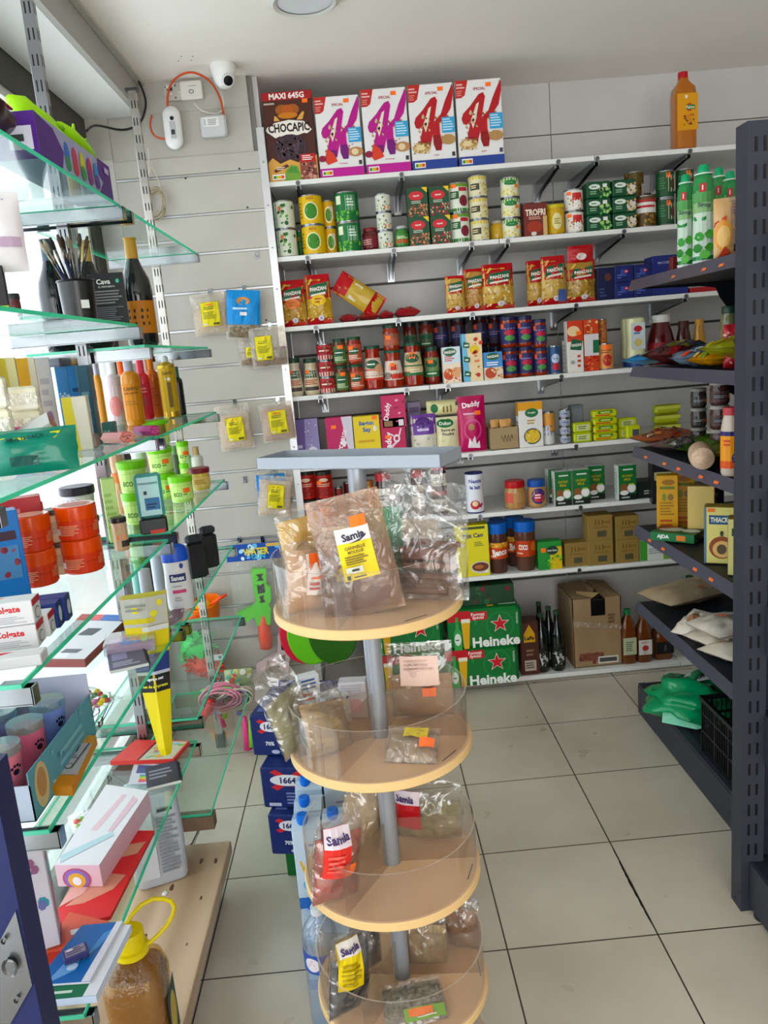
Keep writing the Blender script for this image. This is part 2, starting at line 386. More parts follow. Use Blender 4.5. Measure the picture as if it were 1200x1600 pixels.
# ================================================================ the room
ZC = 2.675; YB = 3.80; YF = 3.40
def mathn(n, op, a=None, b=None):
    q = n.new('ShaderNodeMath'); q.operation = op
    if a is not None: q.inputs[0].default_value = a
    if b is not None: q.inputs[1].default_value = b
    return q
def tile_mat():
    m = bpy.data.materials.new('floor_tiles'); m.use_nodes = True; n = m.node_tree.nodes; l = m.node_tree.links; b = n['Principled BSDF']
    g = n.new('ShaderNodeNewGeometry'); sp = n.new('ShaderNodeSeparateXYZ'); l.new(g.outputs['Position'], sp.inputs[0])
    ds = []; cells = []
    nz = n.new('ShaderNodeTexNoise'); nz.inputs['Scale'].default_value = 2.2; nz.inputs['Detail'].default_value = 6; l.new(g.outputs['Position'], nz.inputs[0])
    for ax, o0 in (('X', .6583), ('Y', 1.7779)):
        a = mathn(n, 'SUBTRACT', None, o0-40); l.new(sp.outputs[ax], a.inputs[0]); q = mathn(n, 'DIVIDE', None, .4); l.new(a.outputs[0], q.inputs[0])
        fl = mathn(n, 'FLOOR'); l.new(q.outputs[0], fl.inputs[0]); cells.append(fl)
        f = mathn(n, 'FRACT'); l.new(q.outputs[0], f.inputs[0]); s = mathn(n, 'SUBTRACT', None, .5); l.new(f.outputs[0], s.inputs[0])
        ab = mathn(n, 'ABSOLUTE'); l.new(s.outputs[0], ab.inputs[0]); ds.append(ab)
    mx = mathn(n, 'MAXIMUM'); l.new(ds[0].outputs[0], mx.inputs[0]); l.new(ds[1].outputs[0], mx.inputs[1])
    gt = mathn(n, 'GREATER_THAN', None, .4945); l.new(mx.outputs[0], gt.inputs[0])
    cv = n.new('ShaderNodeCombineXYZ'); l.new(cells[0].outputs[0], cv.inputs[0]); l.new(cells[1].outputs[0], cv.inputs[1])
    wn = n.new('ShaderNodeTexWhiteNoise'); wn.noise_dimensions = '2D'; l.new(cv.outputs[0], wn.inputs[0])
    ad = mathn(n, 'MULTIPLY_ADD', None, .14); l.new(wn.outputs[0], ad.inputs[0]); l.new(nz.outputs[0], ad.inputs[2])
    r = n.new('ShaderNodeValToRGB'); r.color_ramp.elements[0].color = rgb('#ada190'); r.color_ramp.elements[1].color = rgb('#ccc2b2')
    r.color_ramp.elements[0].position = .3; r.color_ramp.elements[1].position = .75; l.new(ad.outputs[0], r.inputs[0])
    mi = n.new('ShaderNodeMix'); mi.data_type = 'RGBA'; l.new(gt.outputs[0], mi.inputs[0]); l.new(r.outputs[0], mi.inputs[6]); mi.inputs[7].default_value = rgb('#3a3327')
    l.new(mi.outputs[2], b.inputs['Base Color']); b.inputs['Roughness'].default_value = .33
    n2 = n.new('ShaderNodeTexNoise'); n2.inputs['Scale'].default_value = 9; l.new(g.outputs['Position'], n2.inputs[0])
    rr = mathn(n, 'MULTIPLY_ADD', None, .25); l.new(n2.outputs[0], rr.inputs[0]); rr.inputs[2].default_value = .2; l.new(rr.outputs[0], b.inputs['Roughness'])
    return m
M = MB(); M.box(-1.3, -2.5, -.06, 3.2, 3.95, 0, tile_mat()); struct('floor', M)
M = MB(); M.box(-1.3, -2.5, ZC, 3.2, 3.95, ZC+.1, noisy('ceiling_paint', '#efe8df', '#f3ece4', 3, .8)); struct('ceiling', M)
SLAT = noisy('slatwall_laminate_toned_down', '#a9a59b', '#b1ada3', 4, .42); SLATD = noisy('slatwall_laminate_toned_up', '#c4c2bf', '#cccac7', 4, .45)  # same white laminate twice, tones offset for how light reaches each wall
GRV = mat('#4d4c4b', .5); ALU = mat('#b8b9ba', .3, .9)
P0 = .799-.1519*5; PIT_ = .1519
def slatwall(x0, x1, y, ztop, m, thick=.018, alu=True, z0=0, P0=P0, PIT_=PIT_):
    M = MB(); M.box(x0, y+.012, 0, x1, y+.012+thick, ZC, mat('#77756f', .5) if alu else GRV)
    z = z0; k = 0; g = P0
    while g < ztop: 
        if g > z+.02: M.rbox(x0, y, z, x1, y+.014, g-.004, m, .0015)
        if alu: M.box(x0, y+.003, g-.0025, x1, y+.0135, g+.0055, ALU)
        z = g+.007; g += PIT_
    M.rbox(x0, y, z, x1, y+.014, ztop, m, .0015)
    return M
M = slatwall(-.90, -.315, YF, 2.392, SLAT)
M.box(-.90, YF+.006, 2.392, -.335, YF+.014, 2.56, SLAT); M.box(-.76, YF+.003, 2.56, -.335, YF+.014, ZC, SLAT)
rd = random.Random(4)
for x, z in ((-.40, 2.33), (-.385, 2.18), (-.62, 2.31), (-.36, 1.73)): M.cyl(.004, 0, .002, mat('#33302c'), 10, trs(x, YF, z, PI/2))
struct('wall_left', M, 'white slatted wall section left of the long shelves')
M = MB(); M.box(-.315, YF-.012, .0, -.285, YF+.03, 2.475, mat('#c9cacc', .25, .6)); 
for k in range(14): M.cyl(.0035, 0, .002, mat('#77746f', .4, .5), 8, trs(-.300, YF-.012, .2+k*.165, PI/2))
struct('trim_1', M, 'aluminium corner strip at the left end of the shelving')
M = MB(); M.box(-.315, YF+.03, 0, -.295, YB, ZC, SLATD)
for k in range(17): M.box(-.2955, YF+.03, P0+k*PIT_-.003, -.294, YB, P0+k*PIT_+.004, GRV)
struct('wall_corner', M, 'white slatted side of the shelving recess')
M = slatwall(-.295, .972, YB, 2.455, SLATD, alu=False, P0=.374, PIT_=.2985); M2 = slatwall(.975, 3.2, YB, 2.455, SLATD, alu=False, P0=.374, PIT_=.2985)
for q in (M, M2):
    x0, x1 = (-.295, .972) if q is M else (.975, 3.2)
    q.rbox(x0, YB, 2.459, x1, YB+.014, ZC, SLATD, .001)
struct('wall_back', M, 'white slatted wall behind the long shelves'); struct('wall_back.001', M2, 'white slatted wall behind the shelves, right section')
M = MB(); M.box(3.2, -2.5, 0, 3.3, 3.95, ZC, mat('#c9c6bf', .7)); struct('wall_right', M)
M = MB(); RW = mat('#b9b5ac', .8); M.box(2.2, -2.6, 0, 3.2, -2.5, ZC, RW); M.box(-1.3, -2.6, 2.5, 2.2, -2.5, ZC, RW); struct('wall_front', M, 'unseen shop front wall behind the camera, opening shaped to limit rear light')  # unseen wall added to cut light from behind, opening sized for the daylight
# left window
M = MB(); M.box(-1.10, -2.5, 2.45, -.99, YF, 2.6, mat('#55524e', .7)); M.box(-1.10, -2.5, 2.6, -.985, YF+.1, ZC, mat('#6b6762', .7))
M.box(-1.10, -2.5, 0, -.99, 3.34, .16, mat('#8d8a84', .7)); M.box(-1.12, 3.30, .16, -.985, 3.95, 2.45, mat('#4b4844', .6))
struct('wall_window', M, 'dark surround of the shop window behind the glass shelves')
M = MB(); wf = mat('#d9d8d4', .4)
M.box(-1.04, -2.5, 2.42, -1.0, 3.3, 2.45, wf); M.box(-1.04, 3.27, .16, -1.0, 3.3, 2.42, wf); M.box(-1.04, -2.5, .16, -1.0, 3.3, .19, wf)
for y in (.15,): M.box(-1.04, y-.02, .19, -1.0, y+.02, 2.42, wf)
wo = struct('window_1', M, 'shop window with pale frame'); M = MB(); M.box(-1.024, -2.5, .19, -1.02, 3.27, 2.42, film('window_glass', '#fafdff', .05, .01, .02)); M.build('window_pane', wo)
M = MB(); M.box(-.985, -2.5, 2.555, -.778, YF, 2.575, WHITE); M.box(-.777, -2.5, 2.555, -.757, YF, ZC-.013, mat('#aeaba5', .5)); M.box(-.757, -2.5, ZC-.012, -.735, YF, ZC, mat('#c6c3bd', .5))  # side of the white beam coloured darker than its underside, standing for shade
struct('trim_2', M, 'boxed white beam along the ceiling above the window')
M = MB(); M.box(-1.1, YF, 2.40, -.9, YF+.05, 2.56, SLAT); M.box(-1.0, YF, 0, -.9, YF+.03, 2.4, mat('#c9c6bf', .5)); struct('trim_3', M, 'pale corner panel between window and slatted wall')
# ceiling lamp
r = empty('ceiling_lamp', (-.062, 2.76, ZC)); M = MB(); M.lathe([(.11, -.0), (.11, -.014), (.10, -.02), (.088, -.016)], mat('#d8d6d0', .4), 36); M.build('trim_ring', r)
M = MB(); M.lathe([(.089, -.013), (0, -.011)], mat('#e4e6ea', .35), 36); M.build('diffuser', r); tag(r, 'round recessed ceiling lamp, switched off, cut by the top of the photo', 'ceiling lamp')
# camera
r = empty('security_camera', tuple(py(347, 96, 3.28)[:2]) + (ZC,)); M = MB()
M.lathe([(0, 0), (.047, 0), (.050, -.008), (.045, -.03), (.036, -.06), (.022, -.078), (0, -.084)], mat('#e8e8e6', .3), 28)
M.build('dome_housing', r); M = MB(); M.lathe([(0, 0), (.019, 0), (.019, .012), (0, .014)], mat('#17181a', .15), 18, trs(.016, -.03, -.062, 2.1, 0, .35)); M.lathe([(.018, .004), (.0225, .002), (.0225, .012), (.018, .014)], mat('#d9d9d6', .3), 18, trs(.016, -.03, -.062, 2.1, 0, .35)); M.build('lens', r)
tag(r, 'white dome security camera on the ceiling corner above the slatted wall', 'camera')
M = MB(); 
for dx, dz in ((0, 0), (.045, 0), (-.01, -.035), (.04, -.03)): p = pz(283+dx*400, 88-dz*200, ZC); M.cyl(.0022, -.0015, 0, mat('#4a453f'), 8, trs(p.x, p.y, ZC))
struct('trim_4', M, 'four small screw holes in the ceiling')
M = MB(); rd = random.Random(6); a, b = pz(958, 1326, .0006), pz(1022, 1449, .0006); L_, R2 = [], []
for k in range(25):
    q = a.lerp(b, k/24); w_ = (.0018+.0035*math.sin(PI*k/24))*rd.uniform(.6, 1.3); L_.append((q.x-w_, q.y, .0006)); R2.append((q.x+w_*.5, q.y, .0006))
M.add(L_+R2, [(k, k+25, k+26, k+1) for k in range(24)], mat('#1f1a14', .8)); struct('trim_5', M, 'dark crack along a tile joint')
# telecom gear on the slatted wall
def wallbox(name, xl, yt, xr, yb, d, col, Yw=YF, b=.008):
    a = py(xl, yb, Yw); c = py(xr, yt, Yw); w_, h_ = abs(c.x-a.x), abs(c.z-a.z); cx = (a.x+c.x)/2; z = min(a.z, c.z)
    M = MB(); M.rbox(-w_/2, -d, 0, w_/2, -.001, h_, mat(col, .4), b); return M, w_, h_, (cx, Yw-.002, z)
r = empty('wifi_router'); p = py(272, 202, YF); r.location = (p.x, YF-.001, p.z)
M = MB(); 
for ang in (0,):
    pr = []
    for k in range(9): a = PI/2*k/8; pr.append((.036*math.sin(a), -.045-.036*math.cos(a)))
    pr += [(.036, .045)] 
    for k in range(1, 9): a = PI/2*k/8; pr.append((.036*math.cos(a), .045+.036*math.sin(a)))
    M.lathe(pr, mat('#e6e6e4', .25, 0, .4), 28, trs(0, -.02, 0), sy=.55)
M.build('housing', r)
M = MB(); M.lathe([(0, 0), (.008, 0)], '#22242a', 16, trs(.004, -.0405, .03, PI/2)); M.rbox(-.0075, -.0412, -.045, .0135, -.038, .018, mat('#b9bbbd', .4), .003); M.box(-.004, -.0418, -.03, .01, -.040, -.012, mat('#3a3d42')); M.build('front_badge', r)
tag(r, 'white rounded oblong router on the slatted wall', 'router')
M, w_, h_, L_ = wallbox('b', 318, 181, 354, 218, .035, '#c9cacb')
artwork(M, lambda u, v, o: (u-w_/2, -.035-o, v), w_, h_, [('r', .1, .45, .72, .85, '#e9e9e7'), ('l', .3, .5, .7, .8, 4, '#8a8a88'), ('l', .13, .5, .25, .8, 4, '#8a8a88')])
o = M.build('junction_box'); o.location = L_; tag(o, 'pale grey square network box right of the oblong router', 'network box')
M, w_, h_, L_ = wallbox('s', 285, 127, 316, 159, .022, '#dcd8d0', b=.004); artwork(M, lambda u, v, o: (u-w_/2, -.022-o, v), w_, h_, [('e', .5, .4, .12, .12, '#7a766f'), ('e', .5, .4, .07, .07, '#dcd8d0'), ('r', .4, .68, .75, .71, '#8a867f')])
o = M.build('wall_socket'); o.location = L_; tag(o, 'small square socket cover under the orange cable loop', 'socket')
M, w_, h_, L_ = wallbox('s', 259, 130, 283, 160, .012, '#bdb9b1', b=.002); artwork(M, lambda u, v, o: (u-w_/2, -.012-o, v), w_, h_, [('r', .3, .55, .5, .75, '#2b2a28'), ('s', .1, .1, .9, .9, 12, .07, ['#6e6a63', '#e2dfd8'], 3)])
o = M.build('socket_backplate'); o.location = L_; tag(o, 'open socket plate with scraps beside the small square socket cover', 'socket')
def wpath(pts, Y=YF-.02, sub=6):
    P = [py(x, y, Y - (q[0] if q else 0)) for x, y, *q in pts]; out = []
    for i in range(len(P)-1):
        a, b, c, d = P[max(i-1, 0)], P[i], P[i+1], P[min(i+2, len(P)-1)]
        for k in range(sub):
            t = k/sub; out.append(.5*((2*b)+(c-a)*t+(2*a-5*b+4*c-d)*t*t+(3*b-a-3*c+d)*t**3))
    out.append(P[-1]); return out
def cable(name, pts, r, col, label, Y=YF-.02, cat='cable'):
    M = MB(); M.tube(wpath(pts, Y), r, mat(col, .4), 8); return tag(M.build(name), label, cat)
cable('orange_cable', [(262, 170), (262, 150, .02), (268, 130, .06), (285, 116, .11), (305, 114, .12), (328, 127, .09), (343, 152, .04), (350, 182)], .0042, '#c5522f', 'orange cable looping from router over to the pale grey box')
cable('orange_cable', [(237, 180), (235, 198), (243, 213), (262, 218)], .0038, '#c5522f', 'short orange cable entering the router from the left')
cable('white_cable', [(303, 161), (318, 174), (340, 177), (350, 165), (345, 140)], .0026, '#d8d4cc', 'white cable curving below the socket cover')
cable('black_cable', [(120, 2, .1), (165, 58, .06), (207, 110, .04), (226, 150, .03), (226, 175, .03), (215, 195, .03), (190, 203, .04), (150, 196, .2), (135, 205, .3)], .0045, '#232323', 'black cable drooping from the ceiling beam into the corner')
M = MB(); rd = random.Random(9)
for k in range(6):
    cx, cz_ = 243+rd.uniform(-3, 5), 318+rd.uniform(-6, 6); rx, ry = rd.uniform(12, 18), rd.uniform(17, 26); a0 = rd.uniform(0, 3)
    M.tube([py(cx+rx*math.cos(2*PI*t/22+a0), cz_+ry*math.sin(2*PI*t/22+a0), YF-.02-.004*k-.006*math.sin(t)) for t in range(23)], .0022, mat('#a89c80', .5), 6)
M.tube(wpath([(228, 300), (231, 280), (238, 262), (250, 290), (256, 320)]), .0022, mat('#cfc6b0', .5), 6)
M.tube(wpath([(231, 230), (233, 262), (230, 290), (234, 340)]), .002, mat('#d8d4c8', .5), 6)
tag(M.build('cable_coil'), 'coiled beige cable hanging on the far chrome upright', 'cable')
# door leaf at the left edge, close by
M = MB(); M.box(-.60, .80, .2, -.438, .84, 1.15, mat('#171f4c', .45)); dr = struct('door_1', M, 'dark blue door edge at the lower left corner')
M = MB()
pts = [py(x, y, .797) for x, y in ((0, 1470), (24, 1424), (50, 1540), (16, 1600), (0, 1600))]
M.add([p for p in pts] + [p+Vector((0, .003, 0)) for p in pts], [(4, 3, 2, 1, 0), (5, 6, 7, 8, 9)] + [(i, (i+1) % 5, 5+(i+1) % 5, 5+i) for i in range(5)], STEEL)
for x, y, rr in ((17, 1509, .012), (7, 1468, .0035), (27, 1560, .0035)):
    p = py(x, y, .795); M.lathe([(0, .002), (rr*.6, .002), (rr*.8, .0), (rr, .004)], mat('#8b8d8e', .25, .9), 20, Matrix.Translation(p) @ Matrix.Rotation(PI/2, 4, 'X'), sx=.75)
M.build('lock_plate', dr)['label'] = 'brushed metal lock plate'
# ================================================================ white shelves on the back wall
SZ = {1: 2.270, 2: 1.977, 3: 1.694, 4: 1.402, 5: 1.095, 6: .819, 7: .529}
SHW = mat('#e6e6e3', .45)
JO = {1: [929], 2: [780], 3: [623], 4: [671], 5: [], 6: [721], 7: []}
BRK = {1: [465, 627, 872, 933, 1078], 2: [480, 615, 737, 793, 975], 3: [493, 622, 738, 900, 1072], 4: [500, 635, 700, 877], 5: [700, 735, 900], 6: [750, 907], 7: [720, 905]}
NAMES = {1: 'top', 2: 'second', 3: 'third', 4: 'fourth', 5: 'fifth', 6: 'sixth', 7: 'seventh'}
for s, z in SZ.items():
    xs = [-.29] + [solX(j, YF, z) for j in JO[s]] + [2.2]
    for i in range(len(xs)-1):
        a, b = xs[i]+.0015, xs[i+1]-.0015; r = empty('wall_shelf', ((a+b)/2, YF, z)); M = MB()
        M.rbox(a-(a+b)/2, 0, -.019, b-(a+b)/2, YB-YF-.003, 0, SHW, .001); M.build('board', r)
        for bx in BRK[s]:
            X = solX(bx, YF, z)
            if a < X < b:
                M = MB(); x = X-(a+b)/2
                M.prism([(.012, -.0195), (.3965, -.0195), (.3965, -.095), (.33, -.07), (.06, -.036), (.012, -.034)], -.0015, .0015, STEEL, Matrix.Translation((x-.009, 0, 0)) @ Matrix(((0, 0, 1, 0), (1, 0, 0, 0), (0, 1, 0, 0), (0, 0, 0, 1))))
                M.prism([(.012, -.0195), (.3965, -.0195), (.3965, -.095), (.33, -.07), (.06, -.036), (.012, -.034)], -.0015, .0015, STEEL, Matrix.Translation((x+.009, 0, 0)) @ Matrix(((0, 0, 1, 0), (1, 0, 0, 0), (0, 1, 0, 0), (0, 0, 0, 1))))
                M.box(x-.010, .010, -.022, x+.010, .396, -.0195, STEEL); M.box(x-.016, .3925, -.105, x+.016, .3968, -.0195, STEEL); M.cyl(.009, -.0, .003, DARKST, 14, trs(x, -.0005, -.012, PI/2)); M.build('bracket', r)
        nm = NAMES[s]; side = '' if len(xs) == 2 else (', left board' if i == 0 else ', right board')
        tag(r, f'white wall shelf, {nm} from the ceiling{side}', 'shelf', 'white wall shelves')
zp = .03
for i, (a, b) in enumerate(((-.29, 1.382), (1.386, 2.2))):
    M = MB(); M.rbox(a, YF-.005, zp-.02, b, YB-.003, zp, SHW, .001); M.box(a, YF+.01, 0, b, YF+.028, zp-.02, mat('#c9c8c4', .5))
    tag(M.build('plinth_shelf'), 'white floor-level plinth shelf, ' + ('long left board' if i == 0 else 'right board past the joint'), 'shelf', 'white wall shelves')
# ================================================================ products on the back shelves
SZ[8] = zp
POS = {1: [''], 2: ['lower', 'upper'], 3: ['bottom', 'middle', 'top'], 4: ['bottom', 'second up', 'third up', 'top']}
def it(s, xl, xr, yt, fn, desc, cat, n=1, dy=.012, group=None, rz=0, z=None, ry=0, dep=None):
    z = SZ[s] if z is None else z; Yi = YF+dy; a, b = solX(xl, Yi, z), solX(xr, Yi, z); w_ = b-a; xm = (a+b)/2
    h_ = (solZ(yt, xm, Yi)-z)/n; r = fn(w_*.985, h_-(.0006 if n > 1 else 0)); r_, d_ = r if isinstance(r, tuple) else (r, w_)
    for k in range(n):
        o = r_ if k == 0 else copy_tree(r_)
        place(o, xm, Yi+d_/2, z+k*h_, desc + (', ' + POS[n][k] if n > 1 else ''), cat, group, rz, 0, ry)
        if k: o.rotation_euler = (0, 0, rz + ((k*37) % 5-2)*.02)
    return r_
def C(col, art=(), d=.08, name='carton', **kw): return lambda w, h: (carton(name, w, h, d, col, art, **kw), d)
def K(col, art=(), name='food_can', **kw): return lambda w, h: can(name, w, h, col, art, **kw)
def J(content, lid, art=(), name='glass_jar', **kw): return lambda w, h: jar(name, w, h, content, lid, art, **kw)
def B(col, art=(), name='pasta_bag', t=.05, **kw):
    def f(w, h): return bag(name, w, h, t, col, art, **kw), t
    return f
NUTRI = lambda x, y, w=.22, h=.05: [('r', x, y, x+w, y+h, '#e8e8e4'), ('r', x+.02, y+.012, x+.02+(w-.04)*.25, y+h-.015, '#2a8a4a'), ('r', x+.02+(w-.04)*.25, y+.012, x+.02+(w-.04)*.5, y+h-.015, '#c7c34a'), ('r', x+.02+(w-.04)*.5, y+.012, x+.02+(w-.04)*.75, y+h-.015, '#e0a23c'), ('r', x+.02+(w-.04)*.75, y+.012, x+w-.02, y+h-.015, '#cf4a33')]
# --- shelf 1
def chocapic(w, h):
    b = '#4a241c'; a = [('r', 0, .91, 1, 1, '#a32426'), ('t', 'MAXI 645G', .5, .955, .068, '#f3efe8', .94, 0, 2), ('r', .03, .865, .24, .885, '#b9a79a'),
      ('e', .38, .80, .13, .06, '#9c5a26'), ('e', .60, .80, .13, .06, '#9c5a26'), ('e', .49, .80, .12, .055, '#b4582a'), ('e', .49, .735, .2, .035, '#c47a2e'),
      ('p', [(.66, .68), (.74, .74), (.80, .77), (.83, .76), (.78, .68)], '#d9a456'), ('p', [(.2, .68), (.22, .74), (.26, .73), (.32, .68)], '#d9a456'),
      ('e', .46, .585, .44, .085, '#ece6dc'), ('p', [(.05, .56), (.2, .66), (.5, .685), (.8, .66), (.95, .56), (.85, .52), (.5, .56), (.2, .49)], '#ece6dc'),
      ('t', 'CHOCAPIC', .49, .60, .10, '#241514', .84, 0, 2), ('e', .48, .37, .34, .155, '#3c2a33'), ('s', .22, .26, .74, .48, 90, .045, ['#4c3843', '#2c1c24', '#5d4754', '#3a2730'], 3),
      ('p', [(0, 0), (1, 0), (1, .28), (.9, .2), (.8, .27), (.62, .2), (.45, .24), (.25, .2), (.1, .27), (0, .22)], '#d3a055'), ('p', [(.3, 0), (.34, .12), (.46, .18), (.6, .16), (.66, 0)], '#6f9a3c'), ('p', [(.36, .1), (.46, .16), (.56, .15), (.6, .08)], '#4d8a3a'),
      ('r', .64, .0, .98, .22, '#8a4a3e'), ('r', .66, .2, .97, .29, '#b3262a'), ('l', .7, .215, .93, .28, 3, '#f0dcd4'), ('s', .66, .02, .96, .18, 30, .04, ['#a8685a', '#63302c', '#c98f7c'], 8),
      ('p', [(.1, .13), (.38, .19), (.42, .16), (.13, .1)], '#5a2a20'), ('l', .16, .125, .36, .165, 2, '#e7d9c8')] + NUTRI(.06, .02, .26, .06)
    return carton('cereal_box', w, h, .075, b, a, side=[('r', 0, .9, 1, 1, '#a32426'), ('l', .15, .2, .85, .8, 14, '#8d6a5e')], top=[('r', 0, 0, 1, 1, '#a32426')], stk=(.86, .885)), .075
def speck(c1, c2, bt, sub, fruit):
    def f(w, h):
        a = [('p', [(0, .80), (0, 1), (.28, 1), (.2, .83), (.12, .80)], '#b9322e'), ('l', .02, .9, .2, .97, 2, '#e7b7b0'), ('l', .02, .82, .16, .89, 3, '#d98980'), ('t', 'SPECIAL', .52, .895, .032, '#a8323a', .4),
          ('s', .18, .3, .86, .62, 60, .035, ['#c9a47c', '#b58a5e', '#e3cfae', '#8f6742'], 5)]
        K1 = [(.10, .56), (.13, .50), (.2, .49), (.3, .53), (.22, .38), (.2, .24), (.3, .19), (.42, .26), (.5, .42), (.56, .6), (.64, .8), (.6, .85), (.5, .83), (.3, .70), (.14, .62)]
        K2 = [(.95, .94), (.98, .98), (1, .95), (1, .86), (.93, .70), (.8, .60), (.66, .54), (.66, .42), (.70, .32), (.66, .22), (.55, .22), (.5, .30), (.5, .45), (.55, .56), (.70, .64), (.82, .80)]
        a += [('p', K1, c1), ('p', K2, c1), ('p', [(.5, .30), (.53, .40), (.65, .40), (.70, .32), (.67, .22), (.56, .22)], c2), ('p', [(.2, .24), (.21, .34), (.42, .34), (.42, .26), (.3, .19)], c2), ('p', [(.30, .53), (.44, .72), (.5, .74), (.4, .52), (.34, .44)], '#e5dccb'), ('s', .3, .45, .44, .68, 14, .03, ['#c9a47c', '#ddc59a'], 12)]
        if fruit: a += [('p', [(.12, .22), (.2, .36), (.34, .3), (.42, .2), (.2, .16)], '#d0442f'), ('e', .08, .24, .09, .04, '#8c1f3a'), ('e', .85, .3, .17, .06, '#b4825a'), ('e', .83, .3, .08, .04, '#e4cfa6')]
        else: a += [('e', .22, .26, .2, .06, '#c09a62'), ('e', .2, .27, .12, .035, '#e3cfa0'), ('e', .84, .34, .16, .06, '#b08a58'), ('s', .05, .2, .4, .32, 24, .03, ['#8f6a3c', '#dcc394'], 2)]
        a += [('r', .71, .42, 1, .6, '#3f9fcf'), ('l', .73, .44, .97, .59, 5, '#bfe0f0'), ('t', sub, .55, .165, .02, c1, .4), ('r', 0, 0, 1, .115, bt), ('r', .9, .14, .97, .19, '#3b3b44')] + NUTRI(.05, .025, .24, .065)
        return carton('cereal_box', w, h, .065, '#e9e7e6', a, side=[('r', 0, 0, 1, .115, bt), ('l', .15, .2, .85, .85, 16, '#a9a6a6')], top=[('l', .1, .3, .9, .7, 2, c1)], stk=(.72, .935)), .065
    return f
it(1, 422, 499, 143, chocapic, 'brown chocolate cereal box on the top shelf, leftmost of the five boxes', 'cereal box', dy=.01)
CB = 'five cereal boxes on the top shelf'
it(1, 501, 570, 150, speck('#b31c84', '#6d1570', '#b8258e', 'Fruits Rouges', 1), 'white cereal box with magenta K, touching the brown box', 'cereal box', dy=.014)
it(1, 573, 643, 138, speck('#b31c84', '#6d1570', '#b8258e', 'Fruits Rouges', 1), 'white cereal box with magenta K, middle of the five boxes', 'cereal box', dy=.014)
it(1, 645, 715, 131, speck('#b02227', '#8d161c', '#223f8e', 'Original', 0), 'white cereal box with red K, between magenta K and last box', 'cereal box', dy=.014)
it(1, 718, 789, 124, speck('#b02227', '#8d161c', '#223f8e', 'Original', 0), 'white cereal box with red K, rightmost of the five boxes', 'cereal box', dy=.014)
def palmoil(w, h):
    R = w/2; pr = [(0, .006), (R*.8, 0), (R, .008), (R, h*.70), (R*.93, h*.79), (R*.5, h*.87), (R*.4, h*.9), (R*.4, h*.92)]
    return bottle('oil_bottle', pr, mat('#b0681c', .1, 0, .8), [(R*.45, h*.915), (R*.45, h*.995), (0, h)], mat('#b3232c', .4), [('e', .6, .62, .16, .11, '#c04030'), ('r', .42, .56, .86, .68, '#2e7a4c'), ('t', 'Palme', .63, .62, .08, '#f3ead0', .4), ('s', .3, .15, .8, .42, 30, .04, ['#7c2a22', '#9c4030', '#4d1c18'], 3), ('r', .38, .86, .5, .95, '#eee2cf'), ('e', .55, .35, .1, .1, '#d88a1e')], '#dc9b24', (h*.24, h*.70), R, sq=6, lw=.98)
it(1, 1058, 1091, 107, palmoil, 'tall amber palm oil bottle with red cap, alone on the top shelf', 'bottle', dy=.02)
# dark upper oil in the palm bottle
# --- shelf 2 cans
G1 = [('r', 0, 0, .25, 1, '#1f6b3b'), ('l', .03, .3, .22, .8, 4, '#7fae8e'), ('s', .3, .1, .95, .9, 12, .07, ['#3f7d33', '#2a5c2a', '#6ba04a'], 4), ('e', .4, .72, .06, .1, '#c9764a')]
it(2, 431, 466, 312, K('#d6dccb', G1), 'pale green vegetable can with leaf print at far left of second shelf', 'food can', 2)
it(2, 463, 480, 360, K('#2b7a3e', G1), 'green can squeezed behind the leaf print cans and big yellow cans', 'food can', dy=.12)
PALM = [('e', .5, .45, .26, .33, '#e6e0b0'), ('e', .5, .45, .21, .28, '#3c7f2b'), ('t', 'AIZA', .5, .9, .09, '#9c5c1c', .5), ('l', .05, .2, .2, .8, 5, '#8a6a1a')]
it(2, 473, 511, 303, K('#d9b223', PALM), 'large yellow can with green leaf oval on second shelf', 'food can', 2)
it(2, 509, 529, 312, K('#cf9f22', [('e', .5, .45, .26, .33, '#e6e0b0'), ('e', .5, .45, .2, .26, '#4d7f2b'), ('r', .6, .3, .8, .8, '#c9c8bd')]), 'small yellow can between large yellow and dark green cans', 'food can', 2, dy=.05)
PEA = [('r', .45, .35, .8, .9, '#7ea88a'), ('r', .1, .6, .3, .9, '#dfe3c8'), ('s', .05, .02, .95, .35, 30, .05, ['#58a83a', '#3d8a2e', '#86c45a'], 4), ('l', .5, .5, .75, .8, 3, '#d8e6d8')]
it(2, 529, 567, 298, K('#1d6a36', PEA), 'dark green can of peas on second shelf', 'food can', 2)
it(2, 568, 594, 355, J('#5a1a1e', '#7a2226', [('l', .1, .2, .6, .8, 3, '#c79a92'), ('r', .1, .3, .35, .8, '#c98f88')], labc='#6d2027'), 'small dark red jar beside the peas cans', 'jar', dy=.03)
it(2, 592, 617, 301, K('#d5d8cb', [('s', .05, .05, .95, .95, 30, .05, ['#7d8f3c', '#586d2c', '#c2c79a', '#e9eadd'], 7), ('r', .5, .1, .75, .3, '#e8763c')]), 'white can with olive print in a slim stack', 'food can', 3)
it(2, 619, 641, 352, J('#3f7a3b', '#a9abad', [('r', .1, .1, .9, .5, '#c5452f'), ('l', .2, .55, .8, .85, 2, '#dfe6c6')], labc='#4d8a3e'), 'small green jar right of the slim olive stack', 'jar')
def BEAN(c, c2): return [('r', 0, 0, 1, 1, '#1f4a30'), ('p', [(.72, 1), (1, 1), (1, .8)], '#e3c53a'), ('e', .45, .72, .36, .16, '#c7323a'), ('t', 'raynal', .45, .72, .09, '#f2e9df', .5), ('l', .2, .45, .75, .56, 2, '#b9c9b6'), ('s', .05, .03, .95, .4, 55, .06, c, 5)]
